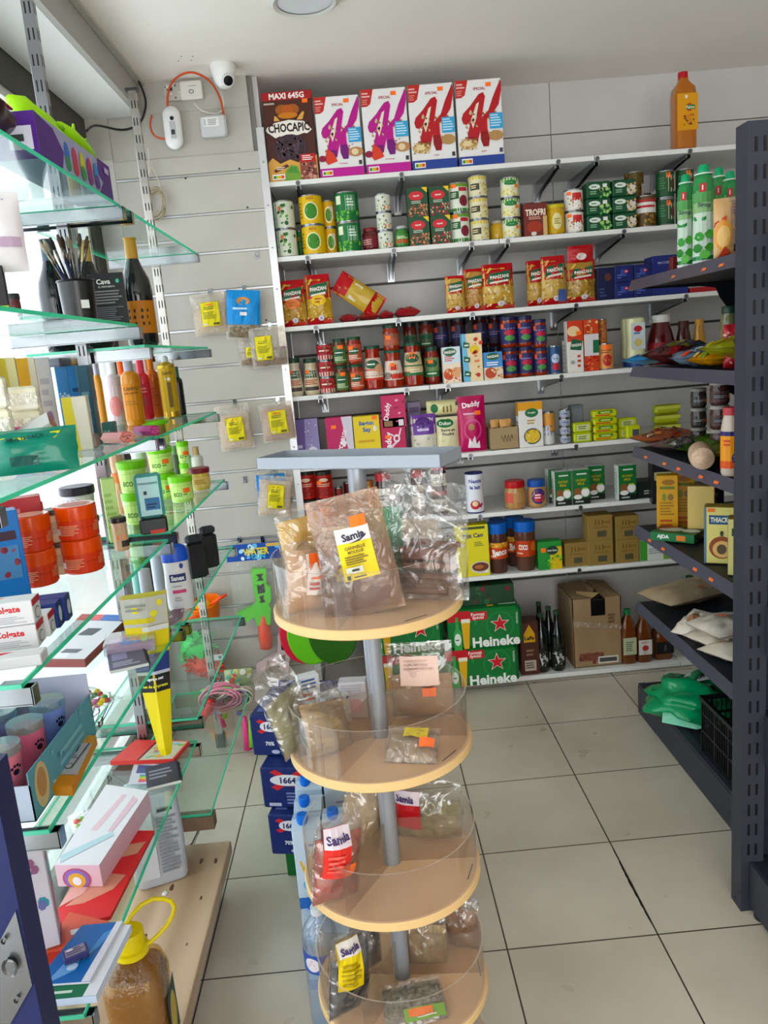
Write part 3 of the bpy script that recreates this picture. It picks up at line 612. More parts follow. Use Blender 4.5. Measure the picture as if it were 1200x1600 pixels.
it(2, 641, 673, 293, C('#1f4a30', BEAN(['#b5654a', '#d29a6c', '#8e4630'], 0), .075, 'bean_carton'), 'dark green carton of brown beans on second shelf', 'carton', 2)
it(2, 675, 706, 291, C('#1f4a30', BEAN(['#a53038', '#c9a98c', '#7f2228'], 0), .075, 'bean_carton'), 'dark green carton of red beans left of white cans', 'carton', 2)
RB = [('r', 0, 0, 1, .12, '#3d7f3a'), ('r', 0, .88, 1, 1, '#6a9a3e'), ('r', .5, .72, .85, .86, '#b3323a'), ('r', .15, .45, .5, .72, '#2b5a34'), ('e', .68, .38, .18, .2, '#7a2434'), ('l', .18, .5, .47, .68, 3, '#cfe0c8')]
it(2, 705, 738, 284, K('#dfe3d4', RB, stk=(.3, .88)), 'white and green can of red beans, mid second shelf', 'food can', 2)
YW = [('r', 0, .82, 1, 1, '#d9be4c'), ('r', .1, .3, .5, .62, '#3a3428'), ('l', .14, .36, .46, .56, 2, '#e8dca8'), ('s', .5, .05, .95, .6, 22, .05, ['#d8c65a', '#efe4a8', '#b8a23c'], 6)]
it(2, 738, 768, 272, K('#dcd6b4', YW), 'cream and yellow can in the tall stack of second shelf', 'food can', 3)
it(2, 768, 790, 344, J('#c9a03a', '#b9b39a', [], labc=None), 'small amber jar between the two tall corn stacks', 'jar', dy=.05)
CORN = [('r', 0, .8, 1, 1, '#5b9a3c'), ('e', .45, .74, .28, .14, '#2f7a40'), ('s', .05, .05, .95, .5, 30, .05, ['#e6cf4a', '#cdb43a', '#f0e6a0'], 9), ('r', .62, .45, .8, .65, '#ef8a45')]
it(2, 788, 818, 275, K('#dfe0c8', CORN), 'white corn can with green top band, stack left of the brown box', 'food can', 3)
it(2, 814, 830, 318, K('#b9a7a0', [('l', .1, .3, .9, .8, 3, '#8c5b52')]), 'greyish can half hidden behind the brown coffee carton', 'food can', dy=.1)
it(2, 820, 856, 317, C('#6e2520', [('t', 'TROFRI', .5, .72, .2, '#efe3cf', .88, 0, 2), ('l', .2, .5, .8, .6, 2, '#d6a28c'), ('e', .45, .28, .34, .18, '#9c3420'), ('r', .82, 0, 1, .6, '#c9a878'), ('e', .4, .08, .12, .06, '#d8d2c4')], .06, 'carton'), 'brown carton reading TROFRI on second shelf', 'carton')
it(2, 857, 886, 318, J('#d0a52c', '#cbb92e', [('e', .5, .5, .2, .38, '#e2d8a0'), ('l', .38, .35, .62, .65, 3, '#9c8a3a')], labc='#cfa42c', neck=.95, lz=(.08, .8)), 'yellow-lidded jar right of the brown TROFRI carton', 'jar')
it(2, 887, 917, 294, K('#e2ded4', [('s', .05, .05, .95, .6, 26, .06, ['#b8783c', '#8d5424', '#d9b07a'], 6), ('r', .35, .45, .75, .85, '#c23436'), ('r', .4, .1, .7, .5, '#f1efe8'), ('r', .1, .75, .3, .92, STK)]), 'white can with stew picture left of the flat green cartons', 'food can', 2)
CG = [('e', .32, .68, .24, .16, '#dfe8dc'), ('l', .18, .62, .46, .74, 1, '#2f6a4a'), ('r', .66, .62, .84, .84, '#e9e6dd'), ('l', .12, .2, .5, .45, 2, '#8fb894'), ('s', .55, .05, .97, .55, 16, .07, ['#4f9a4a', '#77b45a', '#a3c77a'], 3)]
it(2, 918, 956, 283, C('#164a2e', CG, .07, 'tinned_meal_box', b=.004), 'flat dark green meal box with leafy picture', 'meal box', 3)
CG2 = [('e', .32, .68, .24, .16, '#dfe8dc'), ('l', .18, .62, .46, .74, 1, '#2f6a4a'), ('l', .12, .2, .5, .45, 2, '#8fb894'), ('e', .78, .4, .2, .34, '#d8d2c0'), ('s', .6, .1, .97, .75, 18, .05, ['#9c7a4a', '#6b4a2c', '#c9b07a'], 3)]
it(2, 958, 996, 280, C('#164a2e', CG2, .07, 'tinned_meal_box', b=.004), 'flat dark green meal box with mushroom picture', 'meal box', 3)
MIX = [('r', 0, .8, 1, .9, '#b9323a'), ('r', 0, .45, 1, .8, '#e3e0d8'), ('r', 0, .62, .8, .7, '#b9323a'), ('s', .02, .02, .98, .42, 50, .05, ['#6b4a24', '#9a8a3a', '#3d3016', '#b88c4a'], 6)]
it(2, 982, 1012, 267, K('#6a5228', [('s', .02, .02, .98, .98, 60, .06, ['#8a5a2a', '#5a7a34', '#a8864a', '#3b2a16'], 6), ('r', .7, .2, .95, .8, '#d8d2c8')]), 'tall brown mixed vegetable can behind the flat green boxes', 'food can', dy=.12)
it(2, 997, 1031, 304, K('#5a4422', MIX), 'can with white band over brown salad print, beside green cans', 'food can')
GB = [('r', .5, .2, .82, .85, '#dfd7c0'), ('e', .74, .5, .14, .22, '#5a3a24'), ('r', .42, .74, .6, .95, STK), ('l', .06, .3, .4, .8, 5, '#3f7a4c')]
it(2, 1031, 1059, 265, K('#1f4d2b', GB), 'dark green can with beige label, second shelf near grey gondola', 'food can', 2)
it(2, 1062, 1090, 262, K('#1f4d2b', GB), 'dark green can behind the tall syrup bottles', 'food can', 2)
# --- shelf 3 pasta
def PAN(pc, win='#c9a14c', band=True, circ=None):
    a = [('r', 0, .52, 1, 1, '#b01f24'), ('r', 0, 0, 1, .14, '#b01f24'), ('s', .02, .1, .98, .52, 60, .05, pc, 5), ('p', [(.12, .58), (.2, .78), (.9, .84), (.86, .64)], '#1d5b3c'), ('t', 'PANZANI', .53, .71, .075, '#f0ebdf', .66, .07, 2),
         ('p', [(.2, .56), (.22, .6), (.8, .64), (.8, .60)], '#e8dcd0'), ('p', [(.1, .8), (.25, .92), (.3, .9), (.18, .8)], '#d9b05c')]
    if circ: a += [('e', .5, .48, .3, .11, circ), ('l', .35, .42, .65, .54, 2, '#b3572c')]
    a += [('e', .55, .13, .12, .055, '#ddd5dd'), ('l', .5, .1, .6, .16, 2, '#9b8fa6'), ('r', .62, .03, .95, .09, '#c4473c')]
    return a
pc1 = ['#d2ac58', '#b98c36', '#e2c684', '#9b7428']
it(3, 441, 481, 437, B('#c09648', PAN(pc1, circ='#d9793c'), seed=1), 'red and gold pasta bag, far left of third shelf', 'pasta bag', dy=.03)
it(3, 482, 521, 428, B('#c09a3c', PAN(['#d6b54c', '#b48e2c', '#e8d08a'], circ='#e0b93a'), seed=2), 'tall pasta bag with yellow disc, second on third shelf', 'pasta bag', dy=.03)
o = B('#c0a045', [('r', 0, .72, 1, 1, '#b01f24'), ('r', 0, 0, 1, .25, '#b01f24'), ('p', [(.15, .5), (.15, .66), (.85, .66), (.85, .5)], '#cfc8c0')], seed=3)(.10, .22)[0]
p = py(590, 492, YF+.07); place(o, p.x+.015, YF+.075, SZ[3]+.045, 'pasta bag leaning over against the tall pasta bag', 'pasta bag', ry=-.93)
RED = [('r', .1, .3, .5, .6, '#8e1a20'), ('s', .1, .1, .9, .9, 10, .06, ['#c4453c', '#8e1a20', '#d98a6c'], 4)]
for (a, b, hh, lb) in ((530, 561, .035, 'flat crumpled red pasta packet below the leaning bag'), (561, 592, .036, 'flat dull red packet, second in the row lying down'), (592, 617, .035, 'small flat red packet between two larger flat packets'), (618, 658, .045, 'puffy red packet at the right end of the lying row')):
    x0, x1 = solX(a, YF+.05, SZ[3]), solX(b, YF+.05, SZ[3]); o = bag('pasta_packet', x1-x0, .16, hh, '#a8242a', RED, seed=a, wr=.5)
    place(o, (x0+x1)/2, YF+.04, SZ[3]+hh*.48, lb, 'pasta packet', rx=-PI/2+.02)
pcb = ['#d6b878', '#c09a52', '#e7d3a4', '#a67f3c']
it(3, 699, 729, 430, B('#c7a258', PAN(pcb), seed=5), 'slim pasta bag, leftmost of the trio mid third shelf', 'pasta bag', dy=.03)
it(3, 728, 760, 419, B('#b98a4a', PAN(['#b98a4a', '#8f5f2c', '#d6b070']), seed=6), 'darker pasta bag in the centre of the trio', 'pasta bag', dy=.05)
it(3, 757, 806, 411, B('#c7a24a', PAN(pcb), seed=7, t=.06), 'wide pasta bag, rightmost of the trio mid third shelf', 'pasta bag', dy=.03)
it(3, 826, 857, 406, B('#c09a4a', PAN(pcb), seed=8), 'pasta bag half hidden behind its taller neighbour', 'pasta bag', dy=.07)
it(3, 849, 887, 399, B('#c8a65a', PAN(['#e0c88c', '#b98f45', '#cfb070']) + [('r', .62, .06, .95, .3, '#4a5f9c')], seed=9), 'pasta bag with blue corner sticker, right half of third shelf', 'pasta bag', dy=.025)
it(3, 889, 934, 405, B('#a8843c', PAN(['#b7954a', '#8a6a2a', '#d4b97a']), seed=10, t=.06, seal=.03), 'largest pasta bag with folded red top, beside dark blue boxes', 'pasta bag', dy=.02)
o = bag('pasta_bag_fold', .11, .08, .035, '#b01f24', [('e', .5, .45, .2, .18, '#e8d8d4')], seed=4, wr=.3); p = py(909, 412, YF+.03)
f_ = [q for q in bpy.data.objects if q.get('label', '').startswith('largest pasta bag')][0]; o.name = 'folded_top'; o.parent = f_; o.location = (0, .0, .155); o.rotation_euler = (.12, 0, 0)
BAR = [('r', .30, .35, .6, .75, '#3a4a94'), ('e', .6, .62, .12, .1, '#b3323a'), ('l', .55, .56, .66, .68, 1, '#e9e4e4'), ('l', .1, .2, .4, .5, 2, '#5a6ab0')]
it(3, 934, 962, 418, C('#161c40', [('e', .6, .7, .2, .12, '#5a2f30'), ('l', .1, .1, .5, .4, 3, '#3c4470')], .1, 'pasta_box'), 'black-blue pasta box right of the largest pasta bag', 'pasta box', dy=.03)
it(3, 962, 991, 414, C('#1b2660', BAR, .1, 'pasta_box'), 'dark blue pasta box in the left stack near the gondola', 'pasta box', 2)
it(3, 992, 1020, 412, C('#1b2660', BAR, .1, 'pasta_box'), 'dark blue pasta box in the right stack near the gondola', 'pasta box', 2)
it(3, 1020, 1076, 398, C('#1e2a70', [('t', 'MACCHERONI', .4, .82, .06, '#aab4dd', .5), ('r', .62, .75, .74, .85, '#e6e4e4')], .1, 'pasta_box'), 'long dark blue pasta box behind the grey gondola shelf', 'pasta box')
it(3, 1078, 1125, 448, C('#a3222a', [], .1, 'pasta_box'), 'flat red box at the right end of third shelf', 'pasta box')
# --- shelf 4 sauces
CR = [('r', .1, .62, .9, .95, '#3f5a48'), ('l', .15, .7, .85, .9, 2, '#b7c4b4'), ('l', .12, .3, .88, .55, 3, '#b8452f'), ('r', .15, .05, .85, .22, '#4a3f38')]
it(4, 451, 475, 560, J('#c9bda6', '#23402f', CR, labc='#ccc0aa', lz=(.1, .7), shape='tall', stk=(.3, .9)), 'cream sauce jar with green lid, first on fourth shelf', 'sauce jar')
it(4, 476, 501, 560, J('#cdbf9f', '#23402f', CR, labc='#cfc4a8', lz=(.1, .7), shape='tall', stk=(.3, .9)), 'cream sauce jar with green lid, touching red can stack', 'sauce jar')
it(4, 500, 526, 537, K('#b1343a', [('r', 0, 0, 1, .3, '#d9cfc6'), ('e', .5, .6, .28, .25, '#8c1f28'), ('l', .2, .5, .8, .7, 1, '#e8d8cc'), ('s', .5, .1, .9, .9, 8, .05, ['#d98a4c', '#5b8a3a'], 3)]), 'small red and white tomato can in the tall stack', 'food can', 3)
def SJ(c, lab, acc): return dict(labc=lab, lz=(.1, .72), neck=.86, lh=.1), [('e', .45, .62, .3, .2, '#22543a'), ('l', .2, .56, .7, .68, 1, '#dfe6dc'), ('l', .15, .12, .85, .4, 3, acc)]
kw, ar = SJ(0, '#4a7a3c', '#c9d6b4')
it(4, 526, 547, 529, J('#5c3a22', '#1e4430', ar, stk=(.55, .95), **kw), 'squat jar with green label between red stack and tall jars', 'sauce jar', 2)
kw, ar = SJ(0, '#b8543a', '#e2d6c4')
it(4, 548, 571, 526, J('#8a2f1e', '#1e4430', ar, stk=(.3, .8), **kw), 'squat jar of red sauce beside the green-labelled pair', 'sauce jar', 2)
TS = [('r', 0, 0, 1, .5, '#c4392c'), ('e', .45, .72, .32, .2, '#23563b'), ('l', .2, .66, .7, .78, 1, '#e5ebe0'), ('e', .75, .5, .2, .2, '#d6a27c'), ('l', .15, .1, .85, .4, 3, '#f0ded0')]
it(4, 571, 602, 540, J('#962a17', '#1e4a34', TS, labc='#d3b9a6', lz=(.22, .72), shape='tall', neck=.75, lh=.07), 'tall red pasta sauce jar with green lid, left of the double jar', 'sauce jar')
it(4, 602, 633, 547, J('#96301a', '#1e4a34', [('r', .3, .5, .7, .8, '#c43a30'), ('r', .1, .05, .35, .4, '#7d7a74'), ('r', .4, .05, .9, .3, '#c43a30')], labc='#dccabc', lz=(.22, .72), shape='tall', neck=.78, lh=.07, stk=(.45, .8)), 'tall red sauce jar that carries another jar on its lid', 'sauce jar')
it(4, 600, 626, 507, J('#8c2c18', '#1e3b2c', [('r', .1, .1, .9, .6, '#b8604a')], labc='#8c5a44', lz=(.2, .65), neck=.86, stk=(.35, .7)), 'red sauce jar standing on top of a tall jar', 'sauce jar', z=SZ[4]+.1575, dy=.016)
it(4, 633, 665, 535, J('#8e2816', '#1e4a34', [('r', 0, 0, 1, .45, '#2f6a40'), ('e', .45, .75, .32, .2, '#23563b'), ('r', .3, .75, .6, 1, STK), ('l', .35, .1, .9, .3, 2, '#e6dcb8')], labc='#c9b48e', lz=(.25, .78), shape='tall', neck=.75, lh=.07), 'tall sauce jar with green and cream label, fourth shelf', 'sauce jar')
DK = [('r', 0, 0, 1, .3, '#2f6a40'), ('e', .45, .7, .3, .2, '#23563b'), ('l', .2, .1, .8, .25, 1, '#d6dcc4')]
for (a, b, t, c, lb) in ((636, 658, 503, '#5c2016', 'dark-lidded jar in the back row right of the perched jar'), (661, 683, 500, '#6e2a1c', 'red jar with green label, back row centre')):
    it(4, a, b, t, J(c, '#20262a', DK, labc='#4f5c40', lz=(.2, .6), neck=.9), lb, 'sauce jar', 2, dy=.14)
it(4, 666, 690, 541, J('#7a2416', '#1e3a2c', DK, labc='#6b8a5a', lz=(.2, .7), neck=.86, stk=(.4, .8)), 'small dark jar between the tall jar and the pasta box', 'sauce jar', dy=.05)
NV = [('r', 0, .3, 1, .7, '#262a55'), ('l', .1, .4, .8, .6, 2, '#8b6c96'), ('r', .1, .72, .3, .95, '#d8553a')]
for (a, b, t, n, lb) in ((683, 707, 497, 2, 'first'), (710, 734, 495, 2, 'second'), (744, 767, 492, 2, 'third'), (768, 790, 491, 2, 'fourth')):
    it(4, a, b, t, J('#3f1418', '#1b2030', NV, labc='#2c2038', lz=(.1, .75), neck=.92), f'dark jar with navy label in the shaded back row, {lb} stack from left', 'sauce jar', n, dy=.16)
PB = [('r', 0, .55, 1, 1, '#cfe2ea'), ('e', .42, .86, .38, .11, '#1d5b3c'), ('t', 'PANZANI', .42, .86, .08, '#efeade', .62, .06, 2), ('l', .1, .6, .7, .76, 3, '#c24438'), ('e', .3, .25, .3, .16, '#c8512e'), ('e', .72, .3, .26, .14, '#dba070'), ('s', .05, .05, .95, .45, 22, .06, ['#d97c4a', '#b53c26', '#e9c69a'], 5)]
it(4, 694, 722, 542, C('#ead9c4', PB, .05, 'sauce_carton'), 'white and tomato sauce carton left of the tall box', 'sauce carton', dy=.005)
it(4, 725, 756, 521, C('#6fb0d0', [('p', [(.35, 0), (1, 0), (1, 1), (.2, 1)], '#e6cfa6'), ('e', .62, .66, .24, .1, '#e2c02c'), ('s', .55, .05, .98, .95, 14, .1, ['#c8412e', '#b3321f', '#df7a52'], 4)] + [q for y in (.12, .42, .72) for q in (('p', [(.05, y), (.08, y+.12), (.38, y+.08), (.36, y-.02)], '#1d5b3c'), ('l', .12, y+.01, .34, y+.07, 1, '#e4ebe0'))], .06, 'sauce_carton'), 'tall light blue carton of three sauce packs', 'sauce carton', dy=.005)
it(4, 757, 787, 550, C('#3f86c4', [('e', .5, .84, .36, .13, '#1d5b3c'), ('t', 'PANZANI', .5, .84, .09, '#efeade', .6, .06, 2), ('r', 0, .0, 1, .45, '#dfcdb6'), ('e', .35, .25, .3, .2, '#b8452a'), ('s', .3, .05, .98, .45, 20, .06, ['#d9a25a', '#b84c2c', '#e9d0a0'], 5), ('l', .15, .5, .85, .66, 2, '#e8eef2')], .05, 'sauce_carton'), 'small blue sauce carton right of the tall carton', 'sauce carton', dy=.005)
BN = [('r', 0, .15, 1, .85, '#28285a'), ('l', .12, .68, .88, .8, 1, '#7d7db4'), ('e', .5, .55, .26, .14, '#b02a44'), ('e', .5, .28, .24, .14, '#4f8a4a'), ('r', .1, .75, .25, .98, '#e8603a')]
for (a, b, t, lb) in ((787, 813, 494, 'left'), (813, 837, 493, 'middle'), (837, 859, 498, 'right')):
    it(4, a, b, t, J('#8e2f18', '#23264a', BN, labc='#28285a', lz=(.12, .78), neck=.93, lh=.12), f'sauce jar with navy label, {lb} stack of the front three', 'sauce jar', 2)
it(4, 860, 879, 540, K('#2c4a78', [('e', .5, .55, .3, .18, '#b8c4d8'), ('e', .5, .25, .3, .14, '#b03038')]), 'small blue can with red tomatoes beside navy-labelled jars', 'food can')
it(4, 880, 888, 532, C('#a9aaa6', [('l', .1, .1, .9, .9, 6, '#8a8a88')], .05, 'carton'), 'narrow grey carton edge left of the white tomato carton', 'carton', dy=.06)
TB = [('r', 0, .6, 1, 1, '#c9442e'), ('e', .4, .8, .4, .1, '#e6c89c'), ('p', [(.15, .45), (.3, .66), (.95, .6), (.85, .42)], '#1d5b3c'), ('t', 'PANZANI', .56, .53, .055, '#efeade', .6, .05, 2), ('l', .6, .08, .85, .36, 3, '#c24438'), ('e', .3, .2, .14, .04, '#9aa0a0')]
it(4, 888, 913, 501, C('#e2dcd4', TB, .055, 'sauce_carton', stk=(.72, .76)), 'tall white tomato carton, left of the two tall ones', 'sauce carton', dy=.008)
it(4, 914, 937, 499, C('#c9492e', [('r', 0, .3, 1, .72, '#d8d4d4'), ('r', .6, .35, 1, .6, '#1f6a44'), ('s', .05, .02, .95, .3, 20, .1, ['#c4302a', '#e07a50', '#a8221e'], 4), ('s', .05, .74, .95, .98, 16, .1, ['#e8c48c', '#d98a50', '#b8401f'], 4)], .055, 'sauce_carton'), 'tall red carton with tomatoes, right of the two tall ones', 'sauce carton', dy=.008)
it(4, 938, 952, 498, K('#b8703c', [('s', .05, .05, .95, .95, 20, .1, ['#d89a5a', '#8e3c22'], 4)]), 'orange can standing in back row beside the tall red carton', 'food can', dy=.05, n=2)
it(4, 937, 963, 536, K('#dd9a5c', [('e', .5, .35, .24, .24, '#b83a30'), ('l', .2, .62, .8, .8, 2, '#8e4a2a'), ('r', .3, .75, .6, .98, STK)]), 'orange can with red peppers at the front of fourth shelf', 'food can', dy=.006)
def mayo(w, h):
    R = w/2; return bottle('mayonnaise_bottle', [(0, .03), (R*.5, .028), (R*.6, .03), (R*.95, .04), (R*.98, h*.3), (R*.86, h*.55), (R*.98, h*.75), (R*.95, h*.97), (R*.6, h), (0, h)], mat('#dcdcb0', .3, 0, .4), [(0, 0), (R*.8, 0), (R*.8, .032), (0, .034)], mat('#2c4a8a', .4), [('e', .5, .78, .3, .12, '#b8323a'), ('l', .2, .55, .8, .68, 1, '#5b7bb4'), ('e', .5, .25, .28, .15, '#d6c27a')], '#cfd8dc', (h*.36, h*.88), R*.99, sq=3, lw=.8)
it(4, 976, 1000, 496, mayo, 'pale mayonnaise squeeze bottle, back one of the two', 'sauce bottle', dy=.08)
it(4, 984, 1012, 495, mayo, 'pale mayonnaise squeeze bottle with blue label, front one', 'sauce bottle')
def squeeze(col, capc, lab, art=()):
    def f(w, h):
        R = w/2; return bottle('sauce_bottle', [(0, .004), (R*.9, 0), (R, .01), (R, h*.45), (R*.8, h*.68), (R*.62, h*.84), (R*.6, h*.86)], mat(col, .15, 0, .6), [(R*.66, h*.85), (R*.66, h*.98), (R*.6, h), (0, h)], mat(capc, .4), art, lab, (h*.12, h*.45), R)
    return f
it(4, 1020, 1062, 491, squeeze('#4f0f14', '#d9d6d2', '#8a1f28', [('l', .3, .3, .7, .7, 2, '#e8d8cc')]), 'dark red ketchup bottle with white cap behind crisp packets', 'sauce bottle')
it(4, 1061, 1086, 501, squeeze('#3c1410', '#401a14', '#6a2a20', [('r', .35, .55, .6, .9, STK)]), 'brown barbecue sauce bottle beside the mustard bottle', 'sauce bottle')
it(4, 1087, 1107, 498, squeeze('#b08038', '#b98a42', '#a8762c', [('e', .5, .5, .2, .3, '#6a5a8a')]), 'mustard-coloured squeeze bottle, rightmost on fourth shelf', 'sauce bottle')
# --- shelf 5 sugar
def CT(col, art, d=.06, name='sugar_box', **k): return C(col, art, d, name, **k)
it(5, 463, 503, 655, CT('#54407e', [('p', [(.5, 1), (1, 1), (1, 0), (.4, 0)], '#8b80ac'), ('e', .72, .22, .24, .2, '#cfc9dc'), ('l', .1, .1, .4, .5, 3, '#b8acd4'), ('s', .45, .4, .95, .95, 14, .04, ['#b5abd0', '#7264a0'], 4)]), 'purple sugar box, leftmost on fifth shelf', 'sugar box')
it(5, 514, 556, 652, CT('#b5245c', [('p', [(.6, 1), (1, 1), (1, 0), (.85, 0)], '#cfc7d4'), ('t', 'Morceaux', .5, .4, .13, '#f2e6ea', .85, 1.25), ('p', [(.52, .45), (.62, .55), (.75, .45), (.65, .35)], '#e9e4ea')], stk=(.3, .8)), 'pink sugar cube box with slanted lettering', 'sugar box')
it(5, 557, 598, 650, CT('#e0c524', [('t', 'Béghin', .5, .83, .12, '#2c5aa0', .7, 0, 2), ('t', 'Say', .5, .69, .13, '#2c5aa0', .4, 0, 2), ('l', .15, .4, .85, .5, 1, '#c99a1c'), ('e', .5, .18, .32, .1, '#9c5c2c'), ('e', .5, .2, .22, .06, '#c98a4c'), ('e', .82, .72, .08, .06, '#e8dccf')], stk=(.82, .95)), 'yellow cube sugar box, fifth shelf', 'sugar box')
DD = [('t', 'Daddy', .3, .4, .2, '#f5e8ee', .8, 1.5, 2), ('p', [(.3, .1), (.4, .35), (.62, .45), (.8, .75), (.85, .73), (.68, .42), (.45, .3), (.36, .08)], '#e9c2d2'), ('e', .62, .5, .14, .1, '#e8dce2'), ('e', .62, .5, .07, .05, '#b5245c'), ('r', .75, .8, .95, .95, '#e3d6dd'), ('r', .15, .8, .5, .93, '#8e6a4a')]
it(5, 599, 637, 653, CT('#b5204f', DD, stk=(.25, .55)), 'magenta sugar box standing under its twin', 'sugar box')
it(5, 598, 636, 617, CT('#bb2456', [('t', 'Daddy', .25, .5, .2, '#f5e8ee', .8, 1.4), ('s', .5, .1, .95, .9, 10, .06, ['#d9607f', '#8f1a40', '#e8a8bc'], 4)]), 'magenta sugar box lying on top of its twin', 'sugar box', z=SZ[5]+.1385)
it(5, 642, 662, 628, C('#8f7f9c', [('r', .1, .8, .9, .9, '#5f4b78')], .05, 'carton'), 'dull mauve carton standing behind the purple sugar bag', 'carton', dy=.14)
it(5, 645, 685, 648, B('#ddd6c6', [('r', 0, .52, 1, 1, '#6d3f9a'), ('e', .5, .82, .3, .12, '#51307a'), ('l', .25, .58, .75, .7, 1, '#cdbfe0'), ('s', .1, .05, .9, .45, 10, .05, ['#c7c9cf', '#b7a98f', '#a8adba'], 3)], 'sugar_bag', seed=31), 'purple and cream bag of sugar', 'sugar bag', dy=.02)
SU = [('e', .4, .84, .38, .12, '#1f6a3c'), ('t', 'Dukan', .4, .84, .09, '#e9efe0', .55), ('t', 'Sucre en', .5, .66, .08, '#4a3a2c', .8), ('t', 'Poudre', .5, .55, .08, '#4a3a2c', .6), ('p', [(.5, .1), (.62, .22), (.75, .12), (.68, .04)], '#8e4630'), ('s', .1, .05, .9, .4, 8, .04, ['#d9cfa8', '#c9b98a'], 2)]
it(5, 685, 720, 652, B('#dcd4ae', SU, 'sugar_bag', seed=32, wr=.08), 'cream bag of powdered sugar next to the pink pouch', 'sugar bag', dy=.02)
o = bag('sugar_bag', .065, .16, .06, '#e0d7a4', [('e', .5, .8, .3, .1, '#1f6a3c'), ('l', .2, .3, .8, .6, 3, '#8a7a4c'), ('r', .6, .1, .85, .22, '#5a564c')], seed=33, wr=.1); place(o, solX(724, YF+.05, 1.27), YF+.06, solZ(635, .42, YF+.06), 'cream sugar bag lying across the purple and cream bags', 'sugar bag', ry=-PI/2)
it(5, 719, 763, 619, B('#b32058', [('t', 'Daddy', .5, .84, .12, '#f4e9ee', .8, .1, 2), ('l', .2, .66, .85, .72, 1, '#e3a8bf'), ('e', .5, .4, .32, .2, '#c95282'), ('e', .5, .4, .26, .16, '#b32058'), ('e', .45, .45, .12, .06, '#a8744c'), ('p', [(.3, .08), (.36, .26), (.45, .18), (.55, .3), (.62, .14), (.72, .2), (.75, .06)], '#efe6ea')], 'sugar_pouch', seed=34, wr=.06, t=.06, stk=(.7, .7)), 'tall pink stand-up pouch of sugar', 'sugar pouch', dy=.015)
def kraft(w, h):
    r = empty('open_box'); M = MB(); m = mat('#a08a68', .7); d = .1; t = .003
    M.box(-w/2, -d/2, 0, w/2, -d/2+t, h, m); M.box(-w/2, d/2-t, 0, w/2, d/2, h*1.15, m); M.box(-w/2, -d/2+t, 0, -w/2+t, d/2-t, h, m); M.box(w/2-t, -d/2+t, 0, w/2, d/2-t, h, m); M.box(-w/2, -d/2, 0, w/2, d/2, t, m)
    M.tube([(w*(-.12+.42*k/14), -d/2-.001, h*(.5+.16*math.sin(k*1.6))) for k in range(15)], .0009, mat('#2c2a28'), 6); M.build('tray', r); return r, d
it(5, 767, 811, 668, kraft, 'small kraft display box with scribbled writing', 'box')
for (a, b, t, lb) in ((769, 782, 656, 'left'), (783, 801, 655, 'right')): it(5, a, b, t, B('#c99a5c', [('l', .2, .6, .8, .8, 1, '#6a3f24'), ('r', 0, .35, 1, .5, '#d9b98c')], 'sugar_packet', t=.03, seed=a), f'small caramel packet inside the kraft display box, {lb} one', 'packet', dy=.03, z=SZ[5]+.004)
it(5, 812, 850, 628, C('#e2dfdc', [('r', 0, .82, 1, 1, '#d99a24'), ('e', .55, .76, .28, .1, '#1f6a3c'), ('t', 'Douglas', .55, .76, .05, '#e9efe0', .4), ('l', .35, .5, .75, .62, 2, '#b99a4a'), ('e', .55, .24, .36, .18, '#3f4a4c'), ('e', .55, .24, .31, .15, '#e0c04a'), ('s', .3, .12, .8, .36, 24, .05, ['#f0da84', '#cba436', '#d9b84a'], 3)], .06, 'mashed_potato_box', side=[('r', 0, .7, 1, 1, '#c98a1c'), ('l', .2, .2, .8, .6, 5, '#8a6a3a')]), 'white and orange carton with a yellow bowl picture', 'carton')
it(5, 850, 870, 665, K('#c9c9c6', [('r', 0, .5, 1, 1, '#2d2c6a'), ('l', .2, .6, .8, .8, 1, '#c9c6e0')]), 'navy and silver tuna can beside the bowl carton, lower', 'fish can')
it(5, 850, 870, 644, K('#d1904a', [('r', 0, .6, 1, 1, '#b9a03c')]), 'orange and gold can balanced on the navy tuna can', 'fish can', z=SZ[5]+.0565)
TN = [('r', .05, .3, .95, .9, '#c6cbd8'), ('l', .2, .4, .8, .7, 2, '#27377c')]
it(5, 877, 895, 640, K('#9a9fae', TN, 'fish_can'), 'flat silver fish can in the four-high stack', 'fish can', 4)
it(5, 894, 913, 633, C('#6a6f74', [('r', .1, .1, .9, .9, '#7b8086')], .05, 'fish_tray'), 'grey metal tray leaning behind the silver can stack', 'tray', dy=.08)
YT = [('r', .15, .2, .85, .8, '#c9cf9a'), ('l', .25, .3, .75, .7, 2, '#6a7a1c')]
it(5, 897, 926, 660, C('#b4c222', YT, .05, 'fish_tin', b=.006), 'lime green fish tin left of the tall yellow stack', 'fish tin', 2)
it(5, 928, 966, 640, C('#bfc228', [('l', .1, .15, .9, .45, 1, '#c4472c'), ('r', .2, .5, .8, .9, '#4f8a2c'), ('l', .3, .55, .7, .8, 1, '#e6e6a0')], .05, 'fish_tin', b=.006), 'yellow fish tin in the tall stack', 'fish tin', 4)
it(5, 967, 996, 653, C('#c4cc2c', YT, .05, 'fish_tin', b=.004), 'lime carton of tinned fish behind the smaller one', 'fish tin', 2, dy=.04)
it(5, 980, 1001, 665, C('#c9d02e', [('r', .4, .2, .9, .7, '#4c5560')], .04, 'fish_tin', b=.004), 'smallest lime carton at the edge of fifth shelf', 'fish tin', dy=.004)
it(5, 1024, 1064, 632, C('#a3ad28', [('r', 0, .55, 1, .9, '#c6cc5a'), ('r', 0, .9, 1, 1, '#6d6a2c')], .05, 'fish_tin', b=.01), 'olive yellow rounded tin above the gondola snacks', 'fish tin', 3, dy=.06)
